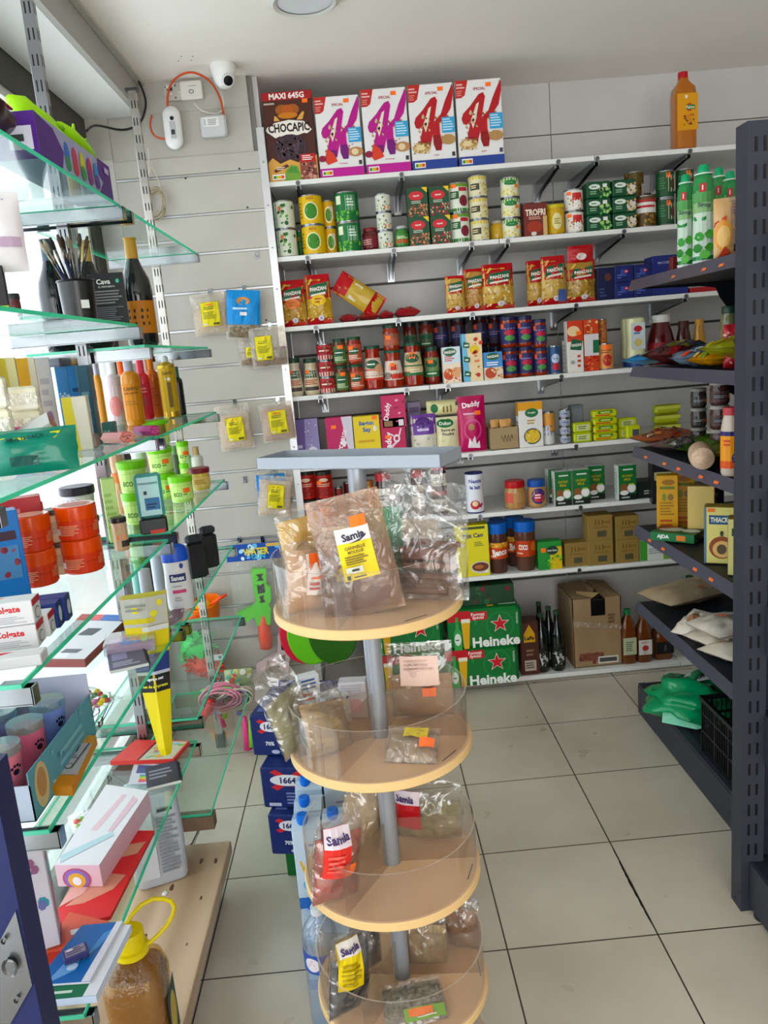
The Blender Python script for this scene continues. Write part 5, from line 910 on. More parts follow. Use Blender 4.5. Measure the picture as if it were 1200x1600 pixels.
# shelf 3
BG = [('s', .05, .05, .95, .95, 34, .09, ['#b8562a', '#8e2a24', '#d98a4a', '#5a3a2a', '#c8b89a'], 3)]
lying(3, 1022, 1.12, .15, .26, .05, '#a85a34', BG, 61, 'orange and red packet of spice mix at shelf far end', 'spice packet', -1.25, 'spice_packet')
lying(3, 1075, 1.24, .2, .3, .05, '#5f8a2a', [('s', .05, .05, .95, .95, 34, .09, ['#7aa83a', '#3f6a24', '#c4b45a', '#b8562a'], 4)], 62, 'green vegetable packet lying behind the orange packet', 'food packet', -1.3, 'food_packet')
lying(3, 1050, 1.10, .14, .24, .04, '#6a4a4e', [('s', .05, .05, .95, .95, 30, .09, ['#8a6a6e', '#4a2a30', '#b8b0ac', '#2a2a30'], 5)], 63, 'dark purplish packet in front on third gondola shelf', 'food packet', -1.2, 'food_packet')
lying(3, 1058, 1.075, .05, .10, .03, '#b9babc', [], 64, 'crumpled silver packet end beside the dark purplish packet', 'food packet', -1.0, 'foil_packet', dz=.03, wr=.9, film_=mat('#c9cacc', .18, .9))
lying(3, 1108, 1.22, .16, .26, .05, '#6f7a34', [('s', .05, .05, .95, .95, 30, .1, ['#a8582e', '#4f6a28', '#b8a85a', '#7a2a24'], 15)], 68, 'green and rust packet behind the beige lentil roll', 'food packet', -1.4, 'food_packet')
M = MB(); M.lathe([(0, 0), (.02, .004), (.036, .02), (.038, .05), (.038, .12), (.034, .15), (.015, .165), (0, .17)], noisy('beige_lentils', '#b89878', '#cdb096', 120, .6), 22); o = M.build('lentil_packet')
o.matrix_world = trs(1.085, solY(1108, 1.085, 1.118)+.07, 1.118+.040, PI/2, 0, -.35); tag(o, 'beige rolled packet of lentils in front on third gondola shelf', 'packet')
def orbot(w, h):
    R = w/2; return bottle('spread_bottle', [(0, .004), (R*.85, 0), (R, .01), (R, h*.66), (R*.85, h*.80), (R*.72, h*.88), (R*.72, h*.91)], mat('#c9b8a8', .15, 0, .5), [(R*.8, h*.89), (R*.8, h), (0, h)], mat('#b8424a', .35), [('r', 0, .88, 1, 1, '#2a2460'), ('r', 0, 0, 1, .2, '#dd5a2a'), ('e', .62, .28, .15, .16, '#2a2c70'), ('t', '20', .62, .29, .12, '#e8e6ea', .2), ('l', .2, .6, .45, .8, 2, '#c8482a')], '#e89a2a', (h*.12, h*.66), R)
gi(3, 1.075, 1127, 1157, 636, orbot, 'bottle with orange and yellow label beside the upright', 'bottle', -.3)
PJ = [('r', .1, .25, .9, .75, '#2a2a2c'), ('l', .2, .35, .8, .65, 2, '#9a9a94'), ('r', .65, .3, .85, .7, '#e8763c')]
gi(3, 1.24, 1080, 1103, 606, J('#3a322c', '#8e8a80', PJ, labc='#3a3836', neck=.95, lh=.14), 'small black-labelled jar behind the packets', 'jar', -.2, n=3)
gi(3, 1.24, 1110, 1138, 595, J('#4a302a', '#a8a298', PJ, labc='#5a3f3a', neck=.95, lh=.14), 'small brown jar near the upright', 'jar', -.2, n=3)
# shelf 4
MB4 = [('e', .55, .88, .3, .05, '#9a6a1a'), ('r', .15, .76, .85, .81, '#6a7a2a'), ('e', .35, .62, .1, .07, '#7a8a3a'), ('e', .65, .62, .14, .06, '#8a6a3a'), ('l', .15, .3, .85, .55, 5, '#9a7424'), ('l', .15, .1, .85, .25, 2, '#b5502a')]
SIDE4 = [('r', 0, .7, 1, .85, '#4c8a3a'), ('e', .5, .2, .5, .18, '#d9c9a8'), ('e', .4, .42, .4, .14, '#e2d0b0')]
gi(4, 1.12, 1030, 1056, 741, lambda w, h: carton('flour_box', .075, h, .05, '#d09c24', MB4, left=SIDE4, side=SIDE4), 'mustard yellow box, front one of the two', 'box', -.35)
gi(4, 1.19, 1055, 1082, 735, lambda w, h: carton('flour_box', .075, h, .05, '#c8942a', MB4, left=SIDE4, side=SIDE4), 'mustard yellow box, set behind its twin', 'box', -.35)
gi(4, 1.3, 1020, 1050, 722, lambda w, h: carton('carton', w*1.2, h, .1, '#1a1a1c', [('r', .1, .6, .8, .8, '#b8ad7a')]), 'black and cream box at the far back of fourth gondola shelf', 'box', -.2)
gi(4, 1.36, 1085, 1125, 755, lambda w, h: carton('carton', w, h, .1, '#1d1d20', [('l', .1, .2, .9, .8, 3, '#5a5a58')]), 'black box in the shade behind the cream couscous boxes', 'box', -.2)
o = carton('soap_box', .16, .032, .10, '#1f6a3a', [('t', 'AJDA', .3, .5, .55, '#e6ece4', .5, 0, 2), ('r', .6, .2, .8, .8, '#d9803a')], side=[('r', .1, .1, .9, .9, '#4a4a48')], top=[('r', 0, .3, 1, 1, '#2a4a34'), ('e', .35, .6, .28, .3, '#c8cdc4'), ('e', .8, .55, .2, .25, '#d9dcd4'), ('p', [(0, .6), (.3, 1), (.5, 1), (.1, .5)], '#a8302a')])
place(o, 1.105, solY(1058, 1.105, .805), .8065, 'flat green box lying in front of the mustard boxes', 'box', rz=-.75)
TH = [('r', 0, 0, .07, 1, '#5a7a8a'), ('r', .85, 0, .95, 1, '#5a7a8a'), ('r', .14, .70, .80, .86, '#1f4f7c'), ('t', 'THIACRY', .47, .78, .09, '#e6ead0', .58, 0, 2), ('e', .5, .29, .36, .2, '#8e4a2c'), ('e', .52, .26, .28, .15, '#d9b070'), ('e', .5, .26, .14, .09, '#5a4a3a'), ('e', .5, .54, .05, .05, '#3a3a3a'), ('r', .1, .92, .3, .98, '#ef7a3c')]
o = carton('couscous_box', .105, .185, .06, '#dcd283', TH, left=[('r', 0, 0, 1, 1, '#dcae5c'), ('l', .2, .1, .8, .7, 6, '#b8883a')], top=[('r', 0, 0, 1, 1, '#b89a4c')]); place(o, 1.125, solY(1112, 1.09, .805), .8055, 'cream box reading THIACRY with a bowl picture', 'box', rz=-.5)
o = carton('couscous_box', .105, .175, .06, '#ddd48c', [('r', .1, .7, .8, .84, '#3a4a3a'), ('t', 'ARRAW', .45, .77, .09, '#e6ead0', .6, 0, 2), ('e', .5, .3, .36, .18, '#a0482c')], left=[('r', 0, 0, 1, 1, '#d9a85c')], top=[('r', 0, 0, 1, 1, '#b08a3c')]); place(o, 1.135, solY(1146, 1.10, .805)-.015, .8055, 'cream box with red bowl next to the THIACRY box', 'box', rz=-.5)
o = carton('couscous_box', .09, .19, .05, '#d9bc74', [], top=[('r', 0, 0, 1, 1, '#b0904a')]); place(o, 1.20, solY(1100, 1.2, .805)+.02, .8055, 'pale yellow box standing behind the THIACRY box', 'box', rz=-.5)
# shelf 5 flour bags
FL1 = noisy('flour_brown', '#a58d6c', '#b9a384', 18, .45); FL2 = noisy('flour_white', '#cbbfae', '#ddd3c4', 14, .4)
lying(5, 1050, 1.17, .2, .40, .075, '', [('r', .35, .7, .6, .78, '#d8c89a'), ('r', .7, .45, .85, .5, '#e8763c')], 71, 'long brown flour bag at the far end of fifth gondola shelf', 'flour bag', -1.2, 'flour_bag', film_=FL1)
lying(5, 1073, 1.12, .1, .15, .05, '', [('e', .5, .5, .2, .2, '#a87a5a')], 72, 'small crumpled pale bag leaning on the brown flour bag', 'flour bag', -1.0, 'flour_bag', tilt=.35, wr=.6, film_=FL2)
lying(5, 1118, 1.15, .17, .22, .06, '', [('r', .3, .4, .5, .5, '#ee7a4a')], 73, 'pale flour bag with orange sticker, upper of the pile', 'flour bag', -1.3, 'flour_bag', dz=.05, film_=FL2)
lying(5, 1108, 1.12, .15, .22, .055, '', [], 74, 'plain pale flour bag under the stickered one', 'flour bag', -1.2, 'flour_bag', film_=FL2)
lying(5, 1128, 1.12, .14, .18, .05, '', [('r', .2, .3, .45, .45, '#e08a4a'), ('s', .1, .5, .9, .9, 12, .08, ['#eceae4', '#c8cdd0', '#c98a5a'], 4)], 75, 'white and orange flour bag closest to the upright', 'flour bag', -1.1, 'flour_bag', film_=FL2)
# base shelf
GRN = film('green_bag_plastic', '#6fd9a8', .2, .72, .18, .8, '#1fa56f')
M = MB(); M.blob((0, 0, .05), .17, .15, .062, mat('#17955f', .22, 0, .5), 5, .55, 30, 16, 2.2); o = M.build('charcoal_bag'); 
o.location = (1.17, 2.74, .130); o.rotation_euler = (0, 0, .3); tag(o, 'crumpled green plastic bag of briquettes on the base shelf', 'bag')
M = MB(); M.add([(-.19, -.05, .012), (-.12, -.15, .012), (-.02, -.19, .03), (0, -.14, .05), (-.1, -.08, .06), (-.17, -.03, .05)], [(0, 1, 4, 5), (1, 2, 3, 4)], mat('#8fd8ba', .2, 0, .5)); M.build('sealed_edge', o)
M = MB(); S_ = lambda u, v, oo: (u-.02, v-.02, .118+oo-.9*((u-.09)**2+(v-.045)**2)); artwork(M, S_, .17, .09, [('e', .5, .5, .52, .5, '#d9dad6'), ('t', 'Briquettes de', .5, .78, .16, '#1c1c1c', .8), ('t', 'BRIC', .5, .42, .38, '#141414', .9, 0, 2)], .0006); M.build('label', o)
r = empty('plastic_crate', (1.23, 2.24, .1315)); cm = mat('#15181a', .4); CW, CD, CH = .33, .40, .20
def crate_side(L, T):
    M = MB(); 
    for z in (0, CH*.36, CH*.68, CH-.012): M.box(-L/2, 0, z, L/2, .007, z+(.012 if z in (0, CH-.012) else .006), cm, T)
    n = int(L/.016)
    for k in range(n+1): x = -L/2+L*k/n; q = .005 if k % 6 == 0 else .0018; M.box(x-q, .001, 0, x+q, .006, CH*(1 if k % 6 == 0 else .99), cm, T)
    return M
crate_side(CD, trs(-CW/2, 0, 0, 0, 0, -PI/2)).build('side_panel', r); crate_side(CD, trs(CW/2, 0, 0, 0, 0, PI/2)).build('side_panel', r)
crate_side(CW, trs(0, CD/2, 0, 0, 0, PI)).build('end_panel', r); crate_side(CW, trs(0, -CD/2, 0)).build('end_panel', r)
M = MB(); M.box(-CW/2, -CD/2, 0, CW/2, CD/2, .004, cm); M.box(-CW/2-.006, -CD/2-.006, CH-.014, -CW/2+.004, CD/2+.006, CH, cm); M.box(-CW/2, CD/2-.004, CH-.014, CW/2, CD/2+.006, CH, cm)
M.build('base_and_rim', r); tag(r, 'black lattice plastic crate on the base shelf of the gondola', 'crate')
o = bag('sweets_bag', .12, .17, .05, '#c23a4a', [('s', .05, .05, .95, .95, 20, .1, ['#e08a94', '#8e1f30', '#e8c8c8'], 3)], seed=88, wr=.3); place(o, 1.045, 1.74, solZ(985, 1.0, 1.74), 'red packet cut by the right edge of the photo', 'packet', rz=-.2)
# ================================================================ rotating wooden tier stand
SX, SY, SR = -.0165, 1.35, .1695
TZ = [1.1335, .8645, .5985, .3425, .085]
st = empty('display_stand', (SX, SY, 0)); WOODT = noisy('tier_laminate', '#cdaa86', '#d5b490', 5, .35); WOODE = mat('#d6b684', .4)
M = MB()
M.lathe([(.016, .02), (.016, 1.385)], mat('#8d9299', .3, .35), 24); M.build('pole', st)
WALLA = [(-108, -18, 80, 168), (-118, -12, 60, 200), (-122, -4, 95, 215), (-118, -5, 80, 170), (-100, -10, 80, 170)]
for k, z in enumerate(TZ):
    M = MB(); M.lathe([(0, z-.017), (SR-.002, z-.017), (SR, z-.015), (SR, z-.002), (SR-.002, z)], WOODE, 64); M.lathe([(SR-.002, z), (0, z)], WOODT, 64)
    for a in (-60, 20): 
        a = math.radians(a+k*20); M.box(-.022, -.0008, 0, .022, .0008, .0004, mat('#2c241c'), trs((SR-.016)*math.cos(a), (SR-.016)*math.sin(a), z, 0, 0, a+PI/2))
    t_ = M.build('tier', st)
    M = MB(); M.lathe([(SR-.006, z+.0005), (SR-.006, z+.0925)], ACRY, 72); M.lathe([(SR-.0075, z+.0925), (SR-.0045, z+.0925)], film('acrylic_edge', '#f4ede4', .3, .35, .1, 0, '#e8ddd0') if k == 0 else bpy.data.materials['acrylic_edge'], 72)
    M.build('curved_acrylic_wall', t_)
    for a in WALLA[k]:
        a = math.radians(a); M = MB(); M.box(.018, -.0009, z+.0005, SR-.008, .0009, z+.092, ACRY, trs(0, 0, 0, 0, 0, a)); M.build('acrylic_divider', t_)
M = MB(); M.lathe([(0, 0), (.19, 0), (.19, .012), (.02, .022), (.016, .04)], mat('#7d8288', .35, .3), 48); M.build('foot', st)
M = MB(); tm = mat('#8d949c', .4, .1); L, D_, hh = .345, .092, .021; zz = 1.379
M.box(-L/2, -D_/2, zz, L/2, D_/2, zz+.0015, tm); M.box(-L/2, -D_/2, zz, L/2, -D_/2+.0015, zz+hh, tm); M.box(-L/2, D_/2-.0015, zz, L/2, D_/2, zz+hh, tm); M.box(-L/2, -D_/2, zz, -L/2+.0015, D_/2, zz+hh, tm); M.box(L/2-.0015, -D_/2, zz, L/2, D_/2, zz+hh, tm)
o = M.build('top_tray', st); o.rotation_euler = (0, 0, -.49); o.location = (.002, -.03, 0)
tag(st, 'tall round display stand with four visible wooden tiers and grey top tray', 'display stand')
def lab(top, main, txt1, lines=4, tc='#2a2440'):
    return [('r', 0, 0, 1, 1, main), ('r', 0, .72, 1, 1, top), ('t', txt1, .52, .84, .15, tc, .85, .08, 2)] + lines
SAM = lab('#dcd8d4', '#dcc62c', 'Samia', [('p', [(.35, .70), (.7, .76), (.9, .84), (.88, .8), (.68, .72)], '#2a2440'), ('t', 'CANNELLE', .5, .62, .06, '#5a4a1c', .6), ('t', 'MOULUE', .5, .54, .06, '#5a4a1c', .45), ('l', .15, .3, .85, .48, 4, '#6a5a24'), ('r', .1, .14, .6, .26, '#c9ccc0'), ('l', .28, .16, .58, .24, 1, '#3a3a3a'), ('r', .1, .03, .2, .11, '#2a2a2a'), ('l', .3, .04, .7, .09, 1, '#3a3a3a')])
KR = film('beige_bag_film', '#ecd8c4', .16, .22, .18, .6, '#cfae94'); CIN = noisy('cinnamon_powder', '#5f4238', '#6f4e42', 16, .75)
def sb(name, w, h, t, cont, px0, py0, Yc, z, rz, lbl, cat='spice bag', rx=0, ry=0, **k):
    o = clearbag(name, w, h, t, cont, **k); x = solX(px0, Yc, z); o.matrix_world = trs(x, Yc, z+.002, rx, ry, rz); return tag(o, lbl, cat)
z1, z2, z3, z4 = TZ[:4]
sb('spice_bag', .125, .205, .05, CIN, 578, 0, 1.255, z1, -.06, 'beige bag of ground cinnamon with yellow and white label', rx=-.1, ry=-.16, lab='#dcc62c', labart=SAM, labrect=(.32, .32, .78, .74), seed=3, fill=.55, fm=KR, wr=.12, stk=(.66, .78))
# bark sticks bag
r = empty('spice_bag'); M = MB(); S_ = pillow(M, .135, .20, .06, FILM, 8, .35, 22, 28, .10, .03, .5, cr=.02); M.build('film', r)
M = MB(); rd = random.Random(7)
for k in range(26):
    zz_ = .012+.0036*k; a = rd.uniform(-.25, .25); l_ = rd.uniform(.035, .052); y = rd.uniform(-.016, .016); x = rd.uniform(-.008, .008)
    M.tube([(x-l_*math.cos(a), y, zz_-l_*math.sin(a)*.3), (x, y+.002, zz_+.001), (x+l_*math.cos(a), y, zz_+l_*math.sin(a)*.3)], [.0055, .006, .0052], mat(rd.choice(['#5f3f32', '#6f4b3c', '#503428', '#7d5848']), .7), 7)
M.build('cinnamon_sticks', r); r.matrix_world = trs(solX(672, 1.30, z1), 1.30, z1+.002, -.05, .04, -.25); tag(r, 'tall clear bag of cinnamon bark sticks at the right', 'spice bag')
sb('spice_bag', .11, .235, .045, mat('#d9c2a8', .6), 640, 0, 1.40, z1, -.1, 'clear bag with twisted shiny top behind the bark sticks', seed=12, fill=.5, wr=.4, ry=.1)
sb('spice_bag', .06, .19, .03, mat('#5fae84', .6), 612, 0, 1.36, z1, -.1, 'small bag with green contents right of the pole', seed=13, fill=.8, wr=.3)
sb('spice_bag', .085, .165, .05, noisy('yellow_spice', '#c99a3c', '#d9b04c', 14, .7), 487, 0, 1.40, z1, .35, 'bag of bright yellow spice at the rear left', seed=14, fill=.85, wr=.3, ry=-.08)
sb('spice_bag', .10, .125, .05, noisy('tan_spice', '#b58a5e', '#c9a07a', 14, .7), 487, 0, 1.29, z1, .5, 'bag of tan spice with orange and white label, front left', seed=15, fill=.85, wr=.4, lab='#d8cfc8', labart=[('r', .2, .4, .9, 1, '#d9602f'), ('l', .1, .1, .8, .35, 2, '#b0443a')], labrect=(.3, .3, .6, .85), ry=.12)
sb('spice_bag', .07, .12, .05, noisy('dark_bark', '#5f4438', '#7a5a4a', 20, .8), 540, 0, 1.20+.06, z1, .1, 'narrow bag of dark bark squeezed beside the cinnamon bag', seed=16, fill=.8, wr=.4)
# tier 2
sb('spice_bag', .125, .155, .05, noisy('brown_powder', '#8f7050', '#a48462', 14, .8), 663, 0, 1.40, z2, -.12, 'clear bag of brown powder with pink paper label, right of the pole', seed=21, fill=.55, wr=.2, lab='#d9bdb0', labart=[('l', .1, .5, .9, .9, 3, '#c7a79c')], labrect=(.2, .5, .78, .86), stk=(.62, .42))
o = sb('spice_bag', .095, .175, .04, noisy('green_herb', '#6d6a4a', '#8a8462', 20, .8), 472, 0, 1.33, z2, .95, 'large clear bag of greenish herbs leaning out over the left rim', seed=22, fill=.6, wr=.25, rx=-.2, ry=-.16)
sb('spice_bag', .11, .13, .035, noisy('light_herb', '#a08a68', '#b49c78', 20, .8), 520, 0, 1.29, z2, .75, 'flat bag of dried herbs fallen against the herb bag', seed=24, fill=.7, wr=.25, rx=-.5, ry=.25)
o = sb('spice_bag', .095, .075, .03, noisy('brown_seed', '#7a6248', '#9a8262', 60, .8), 640, 0, 1.235, z2, -.25, 'small bag of seeds lying flat with orange and white stickers', seed=23, fill=.85, wr=.4, rx=-1.1, lab='#d8c43a', labart=[('l', .1, .2, .9, .8, 2, '#a8923a')], labrect=(.35, .55, .8, .85), stk=(.8, .42))
for (x, Y_, w_, h_, d_, c, a, rz, lb) in ((524, 1.42, .055, .06, .04, '#c9ccd2', [('e', .6, .7, .2, .15, '#d8c43a'), ('s', .05, .45, .95, .95, 16, .06, ['#2c4a8a', '#5a6a9a', '#3a3a44'], 4), ('l', .1, .05, .9, .4, 5, '#7f8796')], .5, 'white box with blue spots on second tier'), (487, 1.44, .042, .095, .022, '#dfe3e8', [('l', .1, .7, .9, .95, 3, '#4a6aa0'), ('l', .1, .45, .9, .65, 2, '#d9705a'), ('e', .2, .6, .1, .05, '#b03a3a')], .4, 'tall thin white carton at second tier rear left'), (556, 1.44, .055, .075, .03, '#cfcfd8', [('e', .55, .35, .3, .2, '#d9a8b8'), ('l', .1, .6, .9, .95, 5, '#b8b8c4')], -.1, 'pale pink and white carton just left of the pole')):
    o = carton('tea_box', w_, h_, d_, c, a); place(o, solX(x, Y_, z2), Y_, z2+.001, lb, 'box', rz=rz)
# tier 3
RL = [('r', 0, 0, 1, .62, '#cf3a34'), ('r', 0, .62, 1, 1, '#d9cdd6'), ('t', 'Samia', .5, .8, .17, '#3a2a5a', .85, .1, 2), ('l', .1, .1, .9, .5, 4, '#e0645a')]
CHI = noisy('red_chillies', '#7d2a1e', '#a84a34', 30, .5)
sb('spice_bag', .10, .165, .05, CHI, 524, 0, 1.25, z3, .55, 'clear bag of red chillies with a red label, third tier', seed=31, fill=.75, wr=.35, lab='#cf3a34', labart=RL, labrect=(.12, .38, .62, .92), ry=.16, stk=(.6, .45))
sb('spice_bag', .09, .17, .045, noisy('pale_seed', '#a08a68', '#b8a482', 50, .8), 560, 0, 1.36, z3, .4, 'bag of pale seeds standing behind the red chillies', seed=32, fill=.8, wr=.3, ry=.2)
sb('spice_bag', .14, .125, .06, noisy('green_seeds', '#6a6440', '#8e8660', 70, .8), 672, 0, 1.41, z3, -.2, 'wide bag of green seeds with a red label at third tier right', seed=33, fill=.62, wr=.3, lab='#b5282e', labart=[('r', 0, .7, 1, 1, '#d0c4cc'), ('t', 'Samia', .5, .84, .16, '#3a2a5a', .85, 0, 2)], labrect=(.0, .3, .42, .9))
# tier 4
YL = [('r', 0, 0, 1, .72, '#d9c22c'), ('r', 0, .72, 1, 1, '#e2ddd8'), ('t', 'Samia', .5, .85, .15, '#3a2a5a', .85, .1, 2), ('l', .1, .1, .9, .6, 5, '#a8921c')]
sb('spice_bag', .10, .165, .05, noisy('nigella', '#1f2226', '#34393f', 60, .6), 545, 0, 1.27, z4, .7, 'clear bag of black seeds with a yellow label, fourth tier', seed=41, fill=.7, wr=.35, lab='#d9c22c', labart=YL, labrect=(.1, .42, .6, .95), ry=.15)
sb('spice_bag', .07, .13, .045, noisy('black_tea', '#2a2826', '#403c38', 60, .7), 575, 0, 1.37, z4, .5, 'dark bag standing behind the black seed bag', seed=42, fill=.8, wr=.3)
sb('spice_bag', .09, .115, .05, noisy('cumin_seed', '#8a744e', '#a48e66', 70, .8), 668, 0, 1.37, z4, -.1, 'bag of tan cumin seeds right of the pole, fourth tier', seed=43, fill=.75, wr=.3)
sb('spice_bag', .10, .12, .05, noisy('brown_bark2', '#6a4c36', '#8a6a50', 30, .8), 715, 0, 1.41, z4, -.4, 'bag of brown bark behind the tan cumin seeds', seed=44, fill=.75, wr=.3)
o = sb('spice_bag', .12, .085, .026, noisy('grey_seeds', '#4a463c', '#8a8474', 120, .8), 655, 0, 1.225, z4, .15, 'small bag of grey green seeds lying flat at the front', seed=45, fill=.85, wr=.4, rx=-1.25, lab='#7aa84a', labart=[('r', .1, .3, .7, .9, '#e8804a'), ('l', .3, .1, .9, .3, 1, '#d8d8d0')], labrect=(.3, .05, .95, .3))
# ================================================================ glass shelving in front of the window
XE, XB, XU = -.55, -.86, -.705
BAY = {1: (1.135, 2.085), 2: (2.13, 3.035)}
LZ = {'A': 1.973, 'B': 1.683, 'C': 1.395, 'D': 1.115, 'E': .868, 'G': .522}
LZ2 = {'A': 1.974, 'B': 1.632, 'C': 1.39, 'D': 1.127, 'E': .86, 'G': .57, 'H': .26}
DESC = {'A': 'topmost', 'B': 'second', 'C': 'third', 'D': 'fourth', 'E': 'fifth', 'G': 'sixth', 'H': 'lowest'}
def bracket(M, y, z):
    M.box(XB-.005, y-.011, z-.036, XE+.012, y-.0085, z-.0085, CHROME); M.box(XB-.005, y+.0085, z-.036, XE+.012, y+.011, z-.0085, CHROME)
    M.box(XB-.005, y-.011, z-.038, XE+.012, y+.011, z-.035, CHROME); M.box(XE+.010, y-.011, z-.038, XE+.013, y+.011, z-.0085, CHROME)
for bay, zs in ((1, LZ), (2, LZ2)):
    y0, y1 = BAY[bay]; ym = (y0+y1)/2
    for k, z in zs.items():
        r = empty('glass_shelf', (XU, ym, z)); X0, X1 = XB-XU, XE-XU; Y0, Y1 = y0-ym, y1-ym; M = MB(); t = .007
        M.add([(X0+.002, Y0, 0), (X1-.002, Y0, 0), (X1-.002, Y1, 0), (X0+.002, Y1, 0)], [(0, 1, 2, 3)], GLASS); M.add([(X0+.002, Y0, -t), (X1-.002, Y0, -t), (X1-.002, Y1, -t), (X0+.002, Y1, -t)], [(3, 2, 1, 0)], GLASS)
        for (a, b, c, d) in ((X1-.003, Y0, X1, Y1), (X0, Y0, X0+.003, Y1), (X0, Y0-.0015, X1, Y0+.0015), (X0, Y1-.0015, X1, Y1+.0015)): M.box(a, b, -t, c, d, 0, GEDGE)
        M.build('glass_pane', r)
        for yy in (Y0+.014, Y1-.014):
            if k == 'H': M = MB(); M.box(XB-XU, yy-.02, -.05, XE-XU+.005, yy+.02, -.0085, noisy('shelf_batten_wood', '#6d5844', '#8a7055', 12, .7)); M.build('wooden_batten', r); continue
            M = MB(); bracket(M, ym+yy, z); M.v = [(x-XU, y-ym, q-z) for x, y, q in M.v]; M.build('bracket', r)
        tag(r, f'{DESC[k]} glass shelf of the ' + ('near' if bay == 1 else 'far') + ' bay by the window', 'glass shelf', 'glass shelves by the window')
for y, lb in ((2.108, 'slotted chrome upright between the near and far glass shelf bays'), (3.052, 'slotted chrome upright at the far end by the slatted wall'), (1.112, 'slotted chrome upright at the near end of the glass shelves')):
    M = MB(); z1_ = 2.555 if y < 3 else 2.545
    M.rbox(XU-.014, y-.010, 0.05, XU+.014, y+.010, z1_, STEEL if y != 3.052 else mat('#b9b5ad', .25, .9), .001)
    M.box(XU-.020, y-.013, 0, XU+.020, y+.013, .06, DARKST); M.box(XU-.022, y-.013, z1_-.01, XU+.022, y+.013, z1_, DARKST)
    for k in range(42):
        zz = .12+k*.0575
        for dx in (-.0055, .0055): M.box(XU+dx-.0018, y-.0104, zz, XU+dx+.0018, y-.0100, zz+.026, '#17181a'); M.box(XU+.0140, y+dx-.0016, zz, XU+.0144, y+dx+.0016, zz+.026, '#17181a')
    o = M.build('shelf_upright'); tag(o, lb, 'upright')
# wooden plank on the floor
PW = bpy.data.materials.new('pine_plank'); PW.use_nodes = True; n = PW.node_tree.nodes; l = PW.node_tree.links; b = n['Principled BSDF']
tc = n.new('ShaderNodeTexCoord'); mp = n.new('ShaderNodeMapping'); mp.inputs['Scale'].default_value = (1, .16, 1); wv = n.new('ShaderNodeTexWave'); wv.inputs['Scale'].default_value = 3.2; wv.inputs['Distortion'].default_value = 9; wv.inputs['Detail'].default_value = 3; wv.inputs['Detail Scale'].default_value = 1.2
r_ = n.new('ShaderNodeValToRGB'); r_.color_ramp.elements[0].color = rgb('#9c7f60'); r_.color_ramp.elements[1].color = rgb('#b89d7e'); l.new(tc.outputs['Object'], mp.inputs[0]); l.new(mp.outputs[0], wv.inputs[0]); l.new(wv.outputs[0], r_.inputs[0]); l.new(r_.outputs[0], b.inputs['Base Color']); b.inputs['Roughness'].default_value = .6
PZ = .145; r = empty('wooden_plank', (-.70, 1.4, 0)); M = MB(); M.rbox(-.25, -1.2, PZ-.04, .19, .76, PZ, PW, .003)
for x, y, q in ((315, 1345, .012), (337, 1345, .011), (268, 1387, .012), (225, 1467, .014), (314, 1403, .007), (292, 1475, .005)):
    P = pz(x, y, PZ); M.blob((P.x+.70, P.y-1.4, PZ-.0012), q*.7, q*1.5, .002, mat('#5f4634', .7), int(x), .3, 12, 6)
M.build('board', r); M = MB(); M.box(-.25, -1.2, 0, .15, .70, PZ-.041, mat('#7d7260', .8)); M.build('support', r); tag(r, 'knotty pine board along the floor under the glass shelves', 'plank')
P = pz(258, 1396, PZ); M = MB(); M.blob((0, 0, .001), .008, .012, .0015, '#dcdcd8', 3, .4, 10, 5); o = M.build('paper_scrap'); place(o, P.x, P.y, PZ, 'tiny white paper scrap on the pine board', 'paper scrap')
# ---- placing helper for the left shelves
def li(z, x0, x1, yt, fn, label, cat, Y=None, yb=None, X=None, rz=.35, n=1, group=None, h=None):
    if Y is None and X is None: P = pz((x0+x1)/2, yb, z); Y = P.y
    if X is not None: Y = solY((x0+x1)/2, X, z)
    Y = min(max(Y, 1.17), 2.99)
    a, b = solX(x0, Y, z), solX(x1, Y, z); w_ = b-a; xm = (a+b)/2
    lo, hi = XB+w_/2, XE-w_/2-.002
    if X is None and z > .2 and not lo <= xm <= hi:
        xm = min(max(xm, lo), hi); Y2 = solY((x0+x1)/2, xm, z); 
        if abs(Y2-Y) < .5: w_ *= Y2/Y; Y = Y2
    h_ = (h or (solZ(yt, xm, Y)-z))/n; r = fn(w_, h_-(.0005 if n > 1 else 0)); r_ = r[0] if isinstance(r, tuple) else r
    for k in range(n):
        o = r_ if k == 0 else copy_tree(r_); place(o, xm, Y, z+.0006+k*h_, label + (', ' + POS[n][k] if n > 1 else ''), cat, group, rz)
    return r_
A_, B_, C_, D__, E_, G_ = (LZ[k] for k in 'ABCDEG'); A2, B2, C2, D2, E2, G2, H2 = (LZ2[k] for k in 'ABCDEGH')
